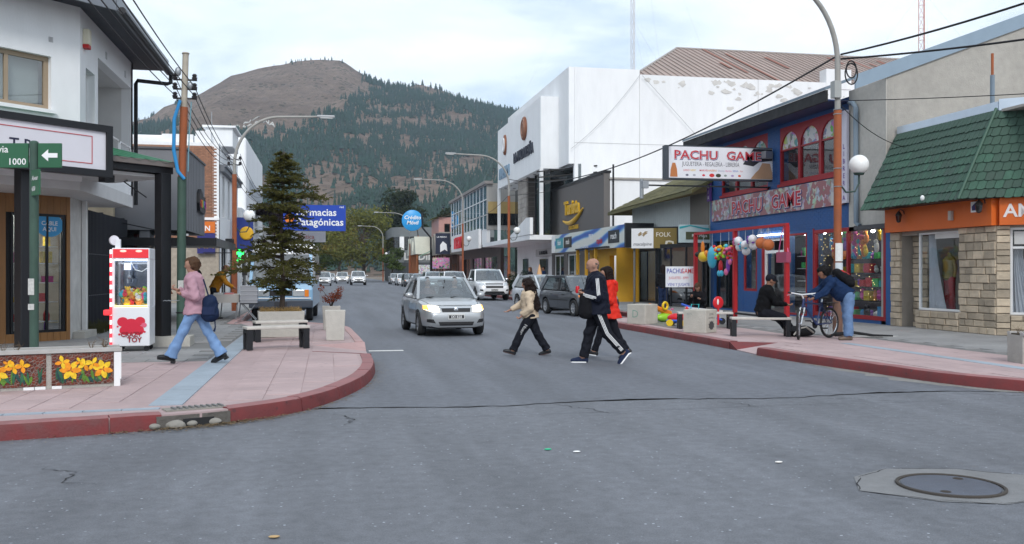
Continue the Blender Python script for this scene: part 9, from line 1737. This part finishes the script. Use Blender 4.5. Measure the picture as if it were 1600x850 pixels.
# 10-14 background people on the right pavement
person('person in long dark coat standing beside the dark bush',(12.15,55.0),R(200),1.70,dict(),dict(skin=SKIN,top=BLKT,top_name='coat',top_len=-.3,hem=.03,trousers=BLKT,shoe=BLACK,hair='long',hairm=HB),.15,.018); person('person in dark jacket walking at the entrance of the white block',(13.3,56.3),R(170),1.76,dict(legL=(18,4,4),legR=(-16,10,-15)),dict(skin=SKIN_D,top=NAVJ,trousers=BLKT,shoe=BLACK,hair='short',hairm=HD),.15,.018)
t,J=person('person in black crouching among the toys behind the hand-painted board',(10.9,26.0),R(235),1.64,dict(lean=24,pz=.36,legL=(82,100,0),legR=(78,95,0),armL=(40,8,70,20),armR=(45,8,80,20),head=15,spread=.10),dict(skin=SKIN,top=cloth('black_fleece',(.014,.013,.015),rough=.95),thick=.026,sleeve=.02,trousers=BLKT,shoe=BLACK,hair='long',hairm=HB),.15,.014)
person('person in dark top and navy jeans standing at the dark glazed porch',(11.7,31.2),R(80),1.64,dict(armL=(10,8,40,10)),dict(skin=SKIN_D,top=cloth('black_tee',(.012,.012,.014)),trousers=cloth('navy_jeans',(.015,.025,.06)),shoe=BLACK,hair='long',hairm=HD),.15,.016); person('person in dark blue jacket standing by the shop window far down the right side',(12.0,68.5),R(250),1.76,dict(),dict(skin=SKIN_D,top=NAVJ,trousers=BLKT,shoe=BLACK,hair='short',hairm=HD),.15,.02)
# ---- bicycle
bc=thing('bicycle','dark blue mountain bike with white handlebar propped by the person in navy','bicycle',(10.12,18.0,.15),math.atan2(-.42,-.9)); FR=paint('bike_blue',(.025,.04,.12),rough=.35); r=.325
def bwheel(x,rzw,nm):
    w=bpy.data.objects.new(nm,None); C.objects.link(w); w.parent=bc; w.location=(x,0,r); w.rotation_euler.z=rzw
    k=MB(); k.tube([((r-.022)*math.cos(a),0,(r-.022)*math.sin(a)) for a in [2*math.pi*i/40 for i in range(41)]],.024,8); k.build('tyre',TYRE,w,True,world=False); k=MB(); k.tube([((r-.055)*math.cos(a),0,(r-.055)*math.sin(a)) for a in [2*math.pi*i/40 for i in range(41)]],.010,6); k.build('rim',CHR,w,True,world=False)
    k=MB(); [k.tube([(.02*math.cos(a+.5),.02*(-1)**i,.02*math.sin(a+.5)),((r-.06)*math.cos(a),0,(r-.06)*math.sin(a))],.0028,4) for i,a in enumerate([2*math.pi*j/28 for j in range(28)])]; k.build('spokes',CHR,w,world=False); w.children[-1]['kind']='stuff'; k=MB(); k.tube([(0,-.05,0),(0,.05,0)],.022,10); k.build('hub',CHR,w,True,world=False)
bwheel(.53,.55,'front_wheel'); bwheel(-.53,0,'rear_wheel')
HT,BB,ST=Vector((.36,0,.80)),Vector((-.08,0,.30)),Vector((-.24,0,.72)); RA,FA=Vector((-.53,0,r)),Vector((.53,0,r))
k=MB(); k.tube([HT-Vector((.03,0,.10)),BB],.022,8); k.tube([HT-Vector((0,0,.02)),ST],.019,8); k.tube([BB,ST+(ST-BB)*.12],.018,8); [k.tube([BB+Vector((0,s_*.03,0)),RA+Vector((0,s_*.06,0))],.012,6) for s_ in (-1,1)]; [k.tube([ST+Vector((0,s_*.02,-.04)),RA+Vector((0,s_*.06,0))],.011,6) for s_ in (-1,1)]; k.tube([HT+Vector((.03,0,-.14)),HT+Vector((-.01,0,.06))],.026,8); k.build('frame',FR,bc,True,world=False)
k=MB(); [k.tube([HT+Vector((.03,s_*.05,-.13)),FA+Vector((0,s_*.06,0))],.016,7) for s_ in (-1,1)]; k.tube([HT+Vector((.03,-.06,-.14)),HT+Vector((.03,.06,-.14))],.018,7); k.build('fork',CHR,bc,True,world=False)
k=MB(); k.tube([HT+Vector((-.0,0,.05)),HT+Vector((.06,0,.14))],.016,7); k.tube([(.36,-.30,.97),(.40,-.12,.95),(.42,0,.94),(.40,.12,.95),(.36,.30,.97)],.014,7); k.build('handlebar',WHP,bc,True,world=False)
for s_ in (-1,1): k=MB(); k.tube([(.36,s_*.30,.97),(.34,s_*.40,.98)],.017,7); k.build('grip',BLACK,bc,True,world=False); k=MB(); k.tube([(.42,s_*.22,.955),(.46,s_*.34,.92)],.007,5); k.build('brake_lever',CHR,bc,True,world=False)
k=MB(); k.tube([ST,ST+Vector((-.04,0,.12))],.014,7); k.build('seat_post',CHR,bc,True,world=False); V,Fc=sdf([(A(-.40,0,.86),A(-.12,0,.87),.075,.024,A(0,0,1),2.2)],.01,.01); vf_obj('saddle',V,Fc,BLACK,bc)
k=MB(Matrix.Translation(BB)@Matrix.Rotation(R(90),4,'X')); k.lathe([(.01,.035),(.09,.035),(.09,.042),(.01,.042)],(0,0,0),24); k.build('chainring',BLACK,bc,world=False)
for s_,an in ((-1,.5),(1,.5+math.pi)): k=MB(); e_=BB+Vector((.16*math.cos(an),s_*.06,.16*math.sin(an))); k.tube([BB+Vector((0,s_*.05,0)),e_],.010,6); k.cbox(tuple(e_+Vector((0,s_*.05,0))),(.09,.09,.025)); k.build('crank',BLACK,bc,world=False)
k=MB(); [k.tube([(-.45-.05,s_*.06,.36),(-.62,s_*.06,.74)],.007,5) for s_ in (-1,1)]; k.box(-.78,-.34,-.06,.06,.74,.755); k.build('rear_rack',BLACK,bc,world=False)
# ================================================================== AIR
hz=MB(); hz.box(-1750,1750,-650,1750,-6,330)
hm=bpy.data.materials.new('haze_air'); hm.use_nodes = True; nt=hm.node_tree; nt.nodes.clear()
pv=N(nt,'ShaderNodeVolumePrincipled'); pv.inputs['Color'].default_value=(.62,.78,1.,1); pv.inputs['Density'].default_value=.00015; pv.inputs['Anisotropy'].default_value=0
L(nt,pv.outputs[0],N(nt,'ShaderNodeOutputMaterial').inputs['Volume'])
tag(hz.build('haze',hm),kind='stuff')
